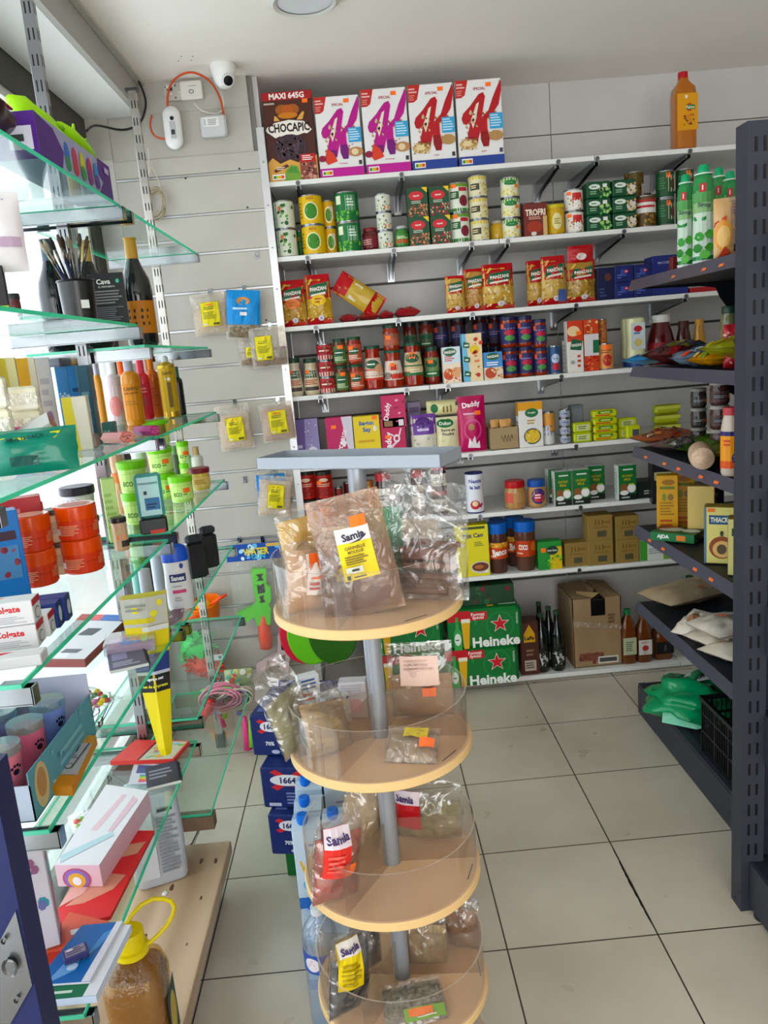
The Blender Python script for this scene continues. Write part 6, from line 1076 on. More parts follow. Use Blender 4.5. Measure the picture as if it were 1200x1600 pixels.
# shelf A
def gloves():
    M = MB(); m = mat('#a4dd1e', .5); rd = random.Random(2)
    P = [px_(x, y-6, -.63+dx*.4) for x, y, dx in ((14, 160, -.08), (30, 170, -.05), (55, 195, -.02), (80, 222, 0), (105, 238, 0), (128, 248, 0))]
    M.tube([p+Vector((0, 0, .0)) for p in P], [.012, .022, .030, .030, .022, .012], m, 12)
    P = [px_(x, y, -.65) for x, y in ((50, 175), (70, 190), (88, 215), (100, 235))]; M.tube(P, [.010, .022, .026, .018], m, 10)
    P = [px_(x, y, -.62) for x, y in ((96, 192), (112, 212), (128, 232), (140, 246))]; M.tube(P, [.006, .020, .022, .013], m, 10)
    for (x, y, x2, y2) in ((118, 215, 114, 194), (128, 230, 133, 218), (132, 240, 143, 234), (98, 200, 92, 190)): M.tube([px_(x, y, -.62), px_(x2, y2, -.615)], [.006, .003], m, 8)
    for i, v in enumerate(M.v): q = noise.noise(Vector(v)*28)*.006; M.v[i] = (v[0]+q, v[1]+q, v[2]+q)
    return M.build('rubber_gloves')
o = gloves(); tag(o, 'neon green rubber gloves draped over the box on the topmost glass shelf', 'gloves')
PUR = [('p', [(0, 0), (.25, 0), (.3, .5), (.2, .9), (0, 1)], '#4a1f7a'), ('p', [(.75, 0), (1, 0), (1, 1), (.8, 1), (.78, .6), (.85, .4)], '#4a1f7a')] + [q for k, (c1, c2) in enumerate((('#2f6ac0', '#2f8a5a'), ('#c03a5a', '#c0303a'), ('#c9c83a', '#3a8a4a'), ('#b02a5a', '#8a2a7a'), ('#3a8ac8', '#5a2a8a'))) for q in (('e', .34+.1*k, .5, .035, .3, c1), ('e', .34+.1*k, .3, .035, .18, c2))] + [('r', .88, .7, .95, .85, '#c9b8dc')]
o = carton('toy_box', .46, .085, .09, '#9fa4c0', PUR, side=PUR, left=[('r', 0, 0, 1, 1, '#4a1f7a'), ('r', .4, .2, .9, .7, '#c9c4d2'), ('l', .45, .3, .85, .6, 1, '#3a3a3a')]); place(o, -.605, 1.84, A_+.0006, 'purple and grey box with coloured bottle pictures, top shelf', 'box', rz=PI/2)
M = MB(); M.blob((0, 0, .055), .07, .09, .05, mat('#2c1418', .3, 0, .3), 4, .4, 22, 12); o = M.build('folded_bag'); place(o, -.635, 1.49, A_+.0005, 'black and dark red crumpled bag at the top left', 'bag')
M = MB(); M.blob((0, 0, 0), .012, .13, .004, mat('#b01a3c', .3), 2, .2, 12, 6); q = M.build('red_trim', o); q.location = (.04, -.02, .083)
def spray(w, h, col='#d8d8d8', cap='#b8303a'): R = w/2; return bottle('spray_bottle', [(0, .004), (R*.9, 0), (R, .01), (R, h*.5), (R*.5, h*.8), (R*.45, h*.85)], mat(col, .2, 0, .5), [(R*.5, h*.84), (R*.45, h), (0, h)], mat(cap, .4))
def cleardish(): M = MB(); M.lathe([(0, .002), (.045, .002), (.052, .03), (.050, .03), (.043, .005)], CLEAR, 28); return M.build('clear_dish')
o = cleardish(); place(o, -.76, 1.93, A_+.0006, 'clear plastic dish at the far end of the topmost shelf', 'dish')
# shelf B
def wine(glass='#141c18', foil='#3f5260', lab_=None, art=()):
    def f(w, h):
        R = w/2; return bottle('wine_bottle', [(0, .01), (R*.85, 0), (R, .01), (R, h*.52), (R*.92, h*.62), (R*.55, h*.74), (R*.37, h*.82), (R*.34, h*.9)], mat(glass, .06, 0, .9), [(R*.40, h*.72), (R*.38, h*.985), (R*.42, h*.985), (R*.42, h), (0, h)], mat(foil, .35), art, lab_, (h*.12, h*.42), R)
    return f
o = wine('#10161a', '#3d5560')(.082, .295); place(o, -.795, 2.22, B2+.0006, 'dark wine bottle standing behind the brush cup', 'wine bottle')
li(B_, 196, 226, 412, wine('#14181a', '#b08a3c', '#8a5a1c', [('l', .2, .2, .8, .8, 3, '#d9b45c')]), 'champagne bottle with gold neck foil', 'wine bottle', X=-.60, h=.29) if 0 else None
o = wine('#14181a', '#b08a3c', '#b0701c', [('l', .2, .2, .8, .8, 3, '#2a1c10')])(.086, .30); place(o, -.605, 2.34, B2+.0006, 'champagne bottle with gold neck foil, far bay second shelf', 'wine bottle')
o = wine('#1c2320', '#b09a5c')(.08, .28); place(o, -.69, 2.20, B2+.0006, 'bottle with a cork-coloured top behind the black sign', 'wine bottle')
r = empty('brush_cup'); M = MB(); mm = film('black_mesh', '#4a4a4c', .1, .6, .3, 0, '#141416'); M.lathe([(.036, .001), (.040, .092)], mm, 28); M.lathe([(.036, .001), (0, .001)], mat('#151517'), 28); M.lathe([(.0405, .09), (.0425, .092), (.0405, .095), (.039, .092), (.0405, .09)], mat('#0f0f11', .3), 28); M.build('mesh_cup', r)
rd = random.Random(11)
M = MB(); S_ = s_cyl(.0405, .03); M.add([S_(u+.1, v, .001) for u, v in ((.045, 0), (.063, 0), (.063, .018), (.045, .018))], [(0, 1, 2, 3)], mat('#e6e6e4')); q = M.build('price_sticker', r); q['label'] = 'white price sticker'
cupX = -.62; cupY = solY(128, cupX, B_); place(r, cupX, cupY, B_+.0006, 'black mesh pencil cup on the second glass shelf', 'cup')
lean = {0: [(-.045, 0), (-.052, .01), (-.048, -.012), (-.038, .018), (-.05, .02)], 1: [(-.012, 0), (-.006, .012), (-.016, -.01)], 2: [(.02, .0), (.028, .012), (.024, -.012), (.034, 0)]}
k = 0
for grp, dxs in lean.items():
    for (dx, dy) in dxs:
        k += 1; r = empty('cosmetic_brush'); L_ = rd.uniform(.175, .205); M = MB(); hx = -dx*.35
        a = Vector((hx, -dy*.6, .004)); bq = Vector((dx*1.25, dy, L_)); d_ = (bq-a).normalized()
        M.tube([a, a.lerp(bq, .5), a.lerp(bq, .72)], [.002, .0034, .0026], mat(rd.choice(['#151518', '#1f2024', '#1a2340']), .2, 0, .4), 8); M.build('handle', r)
        M = MB(); M.tube([a.lerp(bq, .71), a.lerp(bq, .86)], [.0030, .0036], mat('#7d7468', .3, .8), 8); M.build('ferrule', r)
        M = MB(); M.tube([a.lerp(bq, .855), a.lerp(bq, .94), bq], [.0036, .0052, .0025], mat(rd.choice(['#2a221c', '#4a3c2e', '#3a3430', '#9a9080']), .8), 8); M.build('bristles', r)
        place(r, cupX, cupY, B_+.0006, 'dark make-up brush in the black mesh cup, ' + ('left bunch' if grp == 0 else 'middle bunch' if grp == 1 else 'right bunch'), 'brush', 'make-up brushes in the mesh cup, ' + ('left' if grp == 0 else 'middle' if grp == 1 else 'right'))
o = carton('sign_card', .085, .125, .006, '#0f1113', [('t', 'Cava', .42, .84, .10, '#c9c8c0', .5, 0, 1), ('e', .82, .84, .05, .04, '#3fa882'), ('t', 'EL PERFUMISTA', .5, .74, .035, '#a9a8a0', .6), ('l', .12, .4, .9, .68, 5, '#6a6a68'), ('l', .12, .08, .9, .36, 7, '#55555a')], side=[('r', 0, 0, 1, 1, '#b8b4a8')], b=.0005); place(o, -.60, solY(176, -.60, B_), B_+.0006, 'black upright card with pale small print reading Cava', 'sign', rz=.12)
o = li(B_, -5, 16, 425, C('#141316', [('l', .1, .6, .9, .75, 1, '#c9b88a'), ('r', 0, .05, 1, .12, '#a8b83a')], .05), 'black carton at the left edge of the second glass shelf', 'carton', X=-.60, h=.075)
li(B_, 17, 36, 448, J('#5a1c22', '#2a2a2c', [('r', 0, 0, 1, .5, '#8a8890')], labc='#7a2a30', neck=.95, lh=.2), 'dark red jar with grey lid at upper left', 'jar', X=-.66, h=.05)
# white pack hanging low at left
o = bag('wipes_pack', .09, .13, .05, '#e3e0e4', [('p', [(0, .2), (.7, .3), (.75, .9), (0, .9)], '#8f7f9c'), ('r', .5, .3, .95, .42, '#b8a0b8')], seed=91, wr=.1); P = px_(12, 428, -.58); place(o, -.59, P.y, P.z+.003, 'white and lilac pack cut by the left edge, second glass shelf', 'pack', rz=.3)
# shelf C
li(C_, -12, 8, 650-90, C('#3a2418', [], .05), 'dark brown carton at the far left of third glass shelf', 'carton', X=-.84)
li(C_, 22, 48, 560, C('#c9b424', [('p', [(.6, 0), (1, 0), (1, 1), (.5, 1)], '#d9cf9a')], .05, side=[('r', 0, 0, 1, 1, '#d8d2c8')]), 'yellow carton, left of the yellow pair', 'carton', X=-.81)
li(C_, 48, 76, 560, C('#dcaa14', [('p', [(.55, 0), (1, 0), (1, 1), (.7, 1)], '#dcd6c4')], .05), 'yellow and white carton, right of the yellow pair', 'carton', X=-.80)
li(C_, 76, 98, 560, C('#b8b8c0', [('l', .2, .3, .8, .8, 4, '#a0a0b0'), ('e', .5, .3, .2, .1, '#8a6a9a')], .05), 'silver grey carton right of the yellow cartons', 'carton', X=-.80)
li(C_, 104, 122, 571, C('#2f7ab0', [('t', 'TeaTree', .5, .6, .08, '#cfd8e4', .8), ('l', .2, .2, .8, .45, 4, '#7fb0d0')], .04), 'blue carton with white print behind the soaps', 'carton', X=-.79)
li(C_, 122, 142, 568, C('#3a8ac0', [('l', .2, .3, .8, .7, 4, '#1f4a6a')], .04), 'bright blue carton against the chrome upright', 'carton', X=-.78)
SO = noisy('wrapped_soap', '#d9cfae', '#e8e2d0', 30, .25)
def soap(w, h): M = MB(); M.rbox(-w/2, -.022, 0, w/2, .022, h, SO, .005); M.rbox(-w/2-.001, -.023, h*.2, w/2+.001, .023, h*.8, FILM, .004); return M.build('wrapped_soap')
li(C_, 30, 76, 604, soap, 'clear wrapped cream soap bar in the right stack', 'soap', X=-.72, n=3)
li(C_, -10, 32, 590, soap, 'clear wrapped cream soap bar in the left stack', 'soap', X=-.70, n=3)
li(C_, 12, 42, 630, C('#b84a78', [('l', .2, .3, .8, .7, 2, '#d88aa8')], .05, 'soap_box'), 'magenta soap box beside the cream soaps', 'soap box', X=-.74, h=.075)
li(C_, -8, 14, 635, C('#c9a8a4', [('l', .1, .2, .9, .8, 3, '#b08a88')], .05, 'soap_box'), 'pale pink soap box cut by the left edge', 'soap box', X=-.76, h=.08)
o = carton('soap_box', .075, .032, .045, '#d6cfca', [('e', .5, .5, .38, .36, '#5a4a48'), ('e', .5, .5, .36, .32, '#d8d2cc'), ('t', 'A BEAU', .5, .58, .16, '#6a5a58', .5), ('l', .3, .25, .7, .45, 1, '#8a7a78')], side=[('r', 0, 0, 1, 1, '#a86a50')], top=[('r', 0, 0, 1, 1, '#c4c2be')]); o.matrix_world = trs(-.63, solY(72, -.63, C_), C_+.055, .5, -.45, .2); tag(o, 'white soap box with oval emblem tilted on the soaps', 'soap box')
li(C_, -8, 46, 655, C('#d0cfd0', [('t', 'SAVON', .7, .8, .1, '#5a5a60', .4), ('l', .55, .2, .9, .65, 4, '#8a8a90'), ('l', .05, .2, .4, .8, 7, '#b0b0b4')], .05, 'soap_box'), 'white box of soap with fine print, front left', 'soap box', X=-.70, h=.05)
def hexsoap(c1, c2):
    def f(w, h):
        M = MB(); n_ = 6; hx = [(.5*w*math.cos(PI*2*k/6)*.55, h/2+h/2*math.sin(PI*2*k/6)) for k in range(6)]
        P_ = [(x, z) for x, z in hx]; M.prism(P_, -.035, .035, mat(c1, .25, 0, .5), Matrix(((0, 0, 1, 0), (1, 0, 0, 0), (0, 1, 0, 0), (0, 0, 0, 1))))
        artwork(M, lambda u, v, o: (.035+o, -w*.27+u, v), w*.54, h, [('e', .5, .5, .4, .3, c2), ('t', 'MONYEL', .5, .6, .18, '#8a2a40', .7), ('p', [(.3, .2), (.5, .5), (.7, .3), (.5, .35)], '#b03040')]); return M.build('wrapped_soap')
    return f
li(C_, 60, 112, 660, hexsoap('#e8703a', '#f0955a'), 'orange wrapped soap behind the grey stone bar', 'soap', X=-.63, h=.030, rz=-.2)
li(C_, 158, 212, 665, hexsoap('#dc8078', '#e8a090'), 'coral pink wrapped soap at the glass edge', 'soap', X=-.60, h=.030, rz=-.6)
li(C2, 211, 248, 649, hexsoap('#b03a7a', '#c86098'), 'purple wrapped soap at the glass edge of the far bay', 'soap', X=-.585, h=.030, rz=-.6)
li(C_, 112, 148, 620, C('#d8d4c4', [('p', [(0, 0), (.5, 0), (.4, 1), (0, 1)], '#cfc04a')], .05), 'small cream carton with yellow fade right of the soaps', 'carton', X=-.66, rz=.2)
def block(w, h): M = MB(); m = noisy('grey_marbled_stone', '#5e554e', '#8f857c', 26, .5, detail=8); M.rbox(-.055, -.03, 0, .055, .03, .032, m, .004); return M.build('pumice_block')
o = block(0, 0); place(o, -.685, 1.885, C_+.0006, 'grey brown marbled stone bar on the third glass shelf', 'stone bar', rz=.15)
o = bag('wipes_pack', .16, .085, .065, '#0f7a64', [('p', [(.1, .55), (.2, .75), (.85, .85), (.8, .65)], '#c9c92e'), ('t', 'MULTI PACK', .48, .70, .10, '#1f3a34', .6, .08), ('r', .3, .1, .6, .28, '#1f4f48')], seed=95, wr=.25); P = px_(35, 735, -.6); o.matrix_world = trs(-.605, 1.44, C_+.004, -.4, 0, .2); tag(o, 'green pack of wipes with yellow band at the front', 'pack')
for x, lb in ((42, 'left'), (70, 'right')):
    o = carton('bottle_cap_pack', .045, .04, .03, '#1f3fa0', [('r', .2, .8, .7, 1, '#e8805a')], b=.008); place(o, -.64, solY(x, -.64, C_), C_+.0006+.014*(x > 60), f'blue plastic container behind the green wipes pack, {lb} one', 'container', rz=.2)
for (x0, x1, h_, c, X, lb) in ((140, 158, .20, '#1f4a5c', -.68, 'tall dark teal carton just beyond the chrome upright'), (160, 176, .055, '#2f5a54', -.64, 'small dark green carton at the foot of the teal one')):
    li(C2, x0, x1, 0, C(c, [('l', .2, .3, .8, .7, 4, '#5a8088')], .04), lb, 'carton', X=X, h=h_, rz=.1) if x0 != 160 else li(C2, 166, 184, 0, C(c, [('t', 'M', .4, .5, .3, '#7fa8a0', .4)], .04), lb, 'carton', X=X, h=h_, rz=.1)
def lotion(col, cap, art=(), lab_=None, sh=.78, capw=.5, sq=None, name='lotion_bottle', sx=1):
    def f(w, h):
        R = w/2; pr = [(0, .004), (R*.9, 0), (R, .008), (R, h*(sh-.12)), (R*.92, h*(sh-.05)), (R*capw*1.05, h*sh)]
        return bottle(name, pr, mat(col, .2, 0, .5), [(R*capw, h*sh-.001), (R*capw, h*.985), (R*capw*.9, h), (0, h)], mat(cap, .3) if isinstance(cap, str) else cap, art, lab_, (h*.08, h*.6), R, sq=sq, lw=1.3)
    return f
CA = [('t', 'CANTU', .5, .86, .1, '#6a4414', .7, 0, 2), ('t', 'SHEA BUTTER', .5, .74, .05, '#6a4414', .7), ('l', .2, .4, .8, .55, 2, '#a8702a')]
for (a, b_, yb, yt, col, cap, ar, lb_, lb) in (
    (199, 228, 664, 556, '#c8801e', '#a9a4b0', CA, '#c8801e', 'amber lotion bottle with grey cap at the front of the row'),
    (157, 170, 655, 562, '#d8923c', '#b8b0c0', [], None, 'orange bottle with pale cap, first beyond the teal carton'),
    (174, 200, 661, 562, '#c4b8bc', '#e4e0e2', [('e', .5, .4, .3, .3, '#d08a8a')], '#c9bcc0', 'white tapered tube with pink fade between orange bottles'),
    (190, 214, 656, 564, '#e8701c', '#e8601a', [], None, 'bright orange bottle behind the amber one'),
    (219, 242, 655, 563, '#c8283a', '#d8485c', [('r', .1, .3, .6, .6, '#2f6a50'), ('l', .1, .7, .9, .9, 2, '#e0888c')], '#b82a3a', 'red bottle with green label patch'),
    (230, 246, 650, 558, '#c8b4a8', '#d0c4bc', [], None, 'beige bottle tucked behind the red one'),
    (236, 256, 649, 557, '#c8641a', '#d0762a', [('l', .2, .2, .8, .8, 6, '#a85014')], '#c4601a', 'burnt orange bottle left of the gold spray can')):
    li(C2, a, b_, yt, lotion(col, cap, ar, lb_), lb, 'bottle', yb=yb, rz=.2)
def goldspray(w, h): R = w/2; return bottle('hair_spray', [(0, .004), (R*.9, 0), (R, .004), (R, h*.82), (R*.95, h*.85), (R*.5, h*.89), (R*.45, h*.9)], mat('#c09a34', .25, .7), [(R*.38, h*.89), (R*.38, h*.97), (R*.2, h), (0, h)], mat('#c9ccd0', .3), [('t', 'CANTU', .5, .88, .07, '#5a3f10', .5, 0, 2), ('r', .35, .72, .6, .78, '#e4e0dc'), ('r', .42, .1, .62, .68, '#6d5420')], '#c09a34', (h*.1, h*.8), R, lw=1.1)
li(C2, 256, 283, 556, goldspray, 'gold hair spray can at the end of the row', 'spray can', Y=2.90, rz=.3)
li(C2, 276, 292, 0, lotion('#1a1c20', '#2f5a3c'), 'black and green bottle behind the gold spray can', 'bottle', X=-.76, h=.18)
# shelf D
OJ = [('r', 0, .55, 1, .62, '#b8371c'), ('t', 'CANTU', .82, .78, .14, '#f0b088', .25, 0, 1), ('l', .66, .3, .98, .7, 5, '#e0906a'), ('l', .08, .2, .45, .8, 6, '#e89a7c'), ('r', .02, .25, .1, .6, '#e8d8d0')]
def ojar(w, h):
    R = w/2; r = empty('hair_mask_jar'); M = MB(); M.lathe([(0, .002), (R*.92, 0), (R*.96, .004), (R, h*.62)], mat('#d8461c', .15, 0, .7), 36); M.build('body', r)
    M = MB(); M.lathe([(R*1.02, h*.60), (R*1.03, h*.64), (R*1.03, h*.97), (R*.98, h), (0, h)], mat('#e0522a', .2, 0, .4), 36); artwork(M, lambda u, v, o: (u-R*.8, v-R*.8, h+o), R*1.6, R*1.6, [('e', .5, .5, .48, .48, '#d8b8b0'), ('e', .5, .5, .40, .40, '#e09484')]); M.build('lid', r)
    M = MB(); artwork(M, s_cyl(R*1.003, h*.06, .3, 3.0*R), 3.0*R, h*.52, [('r', 0, 0, 1, 1, '#d04018')] + OJ, .0003); M.build('label', r); return r
li(D__, 102, 163, 0, ojar, 'orange hair mask jar in the right pair', 'jar', X=-.685, n=2, h=.16)
li(D__, 34, 92, 0, ojar, 'orange hair mask jar in the left pair', 'jar', X=-.755, n=2, h=.16)
li(D__, 52, 84, 0, lotion('#d82a24', '#e8342c', capw=.96, sh=.6), 'bright red jar behind the left orange pair', 'jar', X=-.80, h=.165)
o = carton('dye_box', .10, .19, .05, '#1f6ab0', [('l', .1, .88, .6, .95, 1, '#a8c8e8'), ('r', .1, .68, .9, .78, '#3a2030'), ('r', .1, .25, .9, .62, '#4a7aa8'), ('s', .15, .28, .85, .6, 12, .07, ['#7a2a34', '#8a3a44'], 3)], side=[('r', .1, .25, .9, .62, '#5a86b0'), ('s', .3, .28, .9, .6, 9, .09, ['#7a2a34'], 3)]); place(o, -.785, 1.62, D__+.0006, 'bright blue carton at left edge beside the orange jars', 'carton', rz=.5)
o = carton('dye_box', .09, .19, .05, '#b03a3c', [('l', .1, .8, .5, .9, 1, '#d08a88')], side=[('r', .7, 0, 1, 1, '#5a3a24')]); place(o, -.80, 1.80, D__+.0006, 'tall dull red box behind the blue carton', 'carton', rz=.4)
TAN = [('l', .2, .3, .9, .8, 6, '#a88a74'), ('r', .05, .2, .15, .8, '#4a8a88')]
li(D__, 84, 118, 0, J('#cfae88', '#4a3a34', TAN, labc='#d0b292', shape='tub', neck=.98, lh=.14, lz=(.05, .8)), 'tan cream jar with dark lid', 'jar', X=-.73, n=2, h=.155)
li(D__, 122, 156, 0, J('#c9c9cc', '#2a2430', [('l', .1, .1, .8, .9, 9, '#8a8a90')], labc='#cfcfd2', shape='tub', neck=.98, lh=.2, lz=(.05, .75)), 'large white jar with black lid by the chrome upright', 'jar', X=-.77, h=.17) if 0 else None
o = jar('glass_jar', .085, .085, '#c9c9cc', '#2a2430', [('l', .1, .1, .8, .9, 8, '#8a8a90')], labc='#cfcfd2', shape='tub', neck=.98, lh=.25, lz=(.05, .7)); place(o, -.78, solY(134, -.78, D__), D__+.078, 'large white jar with black lid, on top of the black jar', 'jar')
o = jar('glass_jar', .085, .077, '#232326', '#1a1a1c', [('l', .1, .3, .8, .7, 2, '#55555a')], labc='#232326', shape='tub', neck=.98, lh=.2); place(o, -.78, solY(134, -.78, D__), D__+.0006, 'black jar underneath the large white jar', 'jar')
LM = mat('#b9e27a', .1, 0, .6)
EC = [('l', .5, .3, .7, .8, 3, '#4a8a3a'), ('t', 'ECO', .3, .4, .3, '#2a6a2a', .3)]
def gel(w, h): return jar('gel_jar', w, h, LM, '#7ac81e', EC, labc='#c8e88a', lz=(.12, .62), shape='tub', neck=.99, lh=.22, lidr=1.02, stk=(.62, .7), lw=1.2)
li(D2, 197, 240, 0, gel, 'lime green gel jar in the left pair', 'gel jar', X=-.68, n=2, h=.185)
li(D2, 240, 278, 0, gel, 'lime green gel jar in the stack of three, far bay', 'gel jar', X=-.70, n=3, h=.27)
li(D2, 268, 304, 0, gel, 'lime green gel jar alone near the glass edge', 'gel jar', X=-.62, h=.087)
li(D2, 284, 302, 0, gel, 'lime green gel jar mostly hidden behind the lone one', 'gel jar', X=-.72, n=2, h=.165)
OB = [('l', .1, .4, .9, .8, 3, '#c8a090')]
li(D2, 184, 204, 0, J('#c89a6c', '#e07a44', OB, labc='#c8a07c', shape='tub', neck=.99, lh=.22), 'tan jar with orange lid on a taller one, left', 'jar', X=-.78, h=.26, n=2)
li(D2, 214, 236, 0, J('#d0d8dc', '#e07a44', OB, labc='#d4dce0', shape='tub', neck=.99, lh=.22), 'white jar with orange lid in the back row', 'jar', X=-.79, h=.27, n=2)
li(D2, 172, 192, 0, C('#b8d88a', [('l', .1, .2, .9, .8, 6, '#98c06a')], .04), 'pale lime carton right of the chrome upright', 'carton', X=-.68, h=.17)
def bluegel(w, h):
    r = empty('shower_gel'); M = MB(); M.rbox(-w/2, -.02, h*.26, w/2, .02, h, film('blue_gel', '#8fd0d0', .15, .55, .1, 0, '#5fb4b8'), .008); artwork(M, lambda u, v, o: (u-w/2, -.0205-o, v), w, h, [('t', 'menexpert', .5, .84, .06, '#2a6a70', .8), ('r', .3, .66, .42, .72, '#1a3a2a'), ('r', .3, .4, .85, .6, '#2f6a9c'), ('l', .35, .42, .8, .52, 2, '#1a2a4a')]); M.build('body', r)
    M = MB(); M.rbox(-w*.52, -.021, 0, w*.52, .021, h*.26, mat('#14171a', .3), .004); artwork(M, lambda u, v, o: (u-w/2, -.0215-o, v), w, h*.26, [('r', .35, 0, .9, .25, '#c8443a')]); M.build('cap', r); return r
li(D2, 222, 262, 0, bluegel, 'upside-down aqua shower gel with black cap in front of the gel jars', 'shower gel', X=-.595, h=.165, rz=.25)
li(D2, 180, 203, 0, J('#c0a080', '#231f22', [('r', .35, .4, .7, .6, STK), ('r', .5, .1, 1, .35, '#3a2f28')], labc='#c4a686', shape='tub', neck=.99, lh=.14, lz=(.05, .8)), 'tan jar with black lid and orange sticker, front of the gels', 'jar', X=-.63, h=.085)
li(D2, 300, 330, 0, J('#d8b860', '#7a2430', [('l', .2, .3, .8, .8, 3, '#a87a2a')], labc='#dcc078', shape='tub', neck=.99, lh=.22, lidr=1.04), 'yellow cream jar with maroon lid near the shelf corner', 'jar', X=-.60, h=.08)
for (a, b_, hh, X, col, cap, lb) in ((290, 304, .15, -.74, '#a8d098', '#6a9a5a', 'pale green lotion bottle with green cap'), (303, 322, .14, -.68, '#d8d8cc', '#b8a070', 'cream bottle with gold cap behind the maroon lid jar'), (274, 286, .15, -.76, '#4a5a44', '#5a8a4a', 'dark green bottle in the back row of the far bay'), (262, 274, .16, -.80, '#cfd0d8', '#2a2c34', 'white carton-like bottle with black cap in the far bay')):
    li(D2, a, b_, 0, lotion(col, cap), lb, 'bottle', X=X, h=hh)
# toothpaste cartons on shelf D, front
CG_ = [('t', 'Colgate', .74, .66, .36, '#c8343a', .4, 0, 2), ('l', .5, .1, .95, .42, 4, '#b0b0b4')]
SD_ = [('r', 0, .72, 1, 1, '#b0242c'), ('e', .5, .35, .3, .25, '#4a6a6a'), ('e', .5, .35, .26, .2, '#d4d4d4')]
def tpaste(cx, cy, dz, col, front, side, lb, w=.17, rz=.12, h=.042, d=.045, top=()):
    o = carton('toothpaste_box', w, h, d, col, front, side=side, top=top or [('p', [(.05, .2), (.3, .8), (.7, .8), (.5, .2)], '#c8343a'), ('t', 'Colgate', .45, .5, .4, '#e8dcdc', .6, 0, 2)])
    c = pz(cx, cy, D__); v = Matrix.Rotation(rz, 3, 'Z') @ Vector((-w/2, d/2, 0)); place(o, c.x+v.x, c.y+v.y, D__+.0006+dz, lb, 'toothpaste box', rz=rz); return o
tpaste(66, 1040, 0, '#d8d8da', [('l', .1, .2, .6, .8, 4, '#b8b8bc'), ('r', .35, .4, .5, .8, STK)], [('l', .1, .2, .9, .8, 3, '#c8c8cc')], 'plain white carton in front of the toothpaste boxes', h=.018, d=.04)
tpaste(62, 1012, 0, '#d8d6d8', CG_, SD_, 'red and white toothpaste box, bottom left of the pile')
tpaste(62, 1012, .043, '#d8d6d8', CG_, SD_, 'red and white toothpaste box on top of the pile')
tpaste(80, 995, 0, '#d8d6d8', CG_, SD_, 'red and white toothpaste box between the stack and the blue ones', d=.04)
SB_ = [('r', 0, 0, 1, 1, '#24346a'), ('e', .5, .5, .3, .3, '#c8ccd8')]
tpaste(94, 982, .0, '#2a3a78', [('l', .1, .2, .8, .8, 2, '#b8bcd0')], SB_, 'dark blue toothpaste box next to the red ones', h=.048, d=.034, top=[('l', .1, .2, .6, .8, 1, '#8a90c0')])
tpaste(107, 971, .0, '#2a3a78', [('l', .1, .2, .8, .8, 2, '#b8bcd0')], SB_, 'dark blue toothpaste box, last of the pile', h=.048, d=.036, top=[('l', .1, .2, .6, .8, 1, '#8a90c0')])
# shelf E
def flatbox(name, pts, z, t, m_, top=(), lbl='', cat='box', side='#b8babc'):
    """flat item whose near edge runs from pixel a to b and far edge from d to c on plane z"""
    P = [pz(x, y, z+t) for x, y in pts]; c = sum(P, Vector())/4; M = MB()
    vs = [(p.x-c.x, p.y-c.y, 0) for p in P] + [(p.x-c.x, p.y-c.y, t) for p in P]
    M.add(vs, [(0, 3, 2, 1), (0, 1, 5, 4), (1, 2, 6, 5), (2, 3, 7, 6), (3, 0, 4, 7)], side); M.add(vs[4:], [(0, 1, 2, 3)], m_)
    a, b, cc, d = [Vector(v) for v in vs[4:]]
    def S(u, v, o): p = a.lerp(b, u).lerp(d.lerp(cc, u), v); return (p.x, p.y, t+o)
    artwork(M, S, 1, 1, top); o = M.build(name); place(o, c.x, c.y, z+.0006, lbl, cat); return o
def pile(z, items): pass
flatbox('drawing_board', [(55, 1030), (132, 1030), (202, 962), (128, 960)], E_, .022, '#d8dadf', [('r', .3, .02, .6, .12, '#e8eaec'), ('p', [(.38, .12), (.72, .12), (.76, .2), (.42, .2)], '#5a5c60'), ('p', [(.36, .5), (.66, .5), (.72, .66), (.44, .66)], '#3a3c40'), ('r', 0, .85, .5, 1, '#d85a5a'), ('r', .5, .85, 1, 1, '#2f6ab8')], 'white flat game box with dark windows on the fifth glass shelf', 'box', '#8a4a48')
r = empty('bead_kit'); bx = film('clear_box_plastic', '#eef2f8', .2, .18, .08); M = MB(); M.rbox(-.055, -.04, 0, .055, .04, .028, bx, .003); M.build('case', r)
M = MB(); M.rbox(-.05, -.035, .002, .05, .035, .016, mat('#a06a90', .5), .002); M.blob((0, .004, .017), .03, .024, .006, mat('#2f6ac0', .5), 3, .1); 
rd = random.Random(5)
for k in range(26): M.blob((rd.uniform(-.025, .02), rd.uniform(-.015, .025), .022), .004, .004, .003, rd.choice(['#d85a6a', '#c83a4a', '#e0a0a8']), k, .1, 6, 4)
for k in range(10): M.blob((rd.uniform(.022, .045), rd.uniform(-.02, .03), .019), .006, .006, .004, '#a8d84a', k, .1, 6, 4)
M.build('contents', r); r.scale = (1.15, 1.15, 1.3); place(r, -.640, 1.93, E_+.001, 'clear plastic case of beads and bands at the glass edge', 'bead kit', rz=.2)
CANDY = ['#d8a02a', '#c83a3a', '#3a9a4a', '#c87aa8', '#e0c84a', '#b8505a']
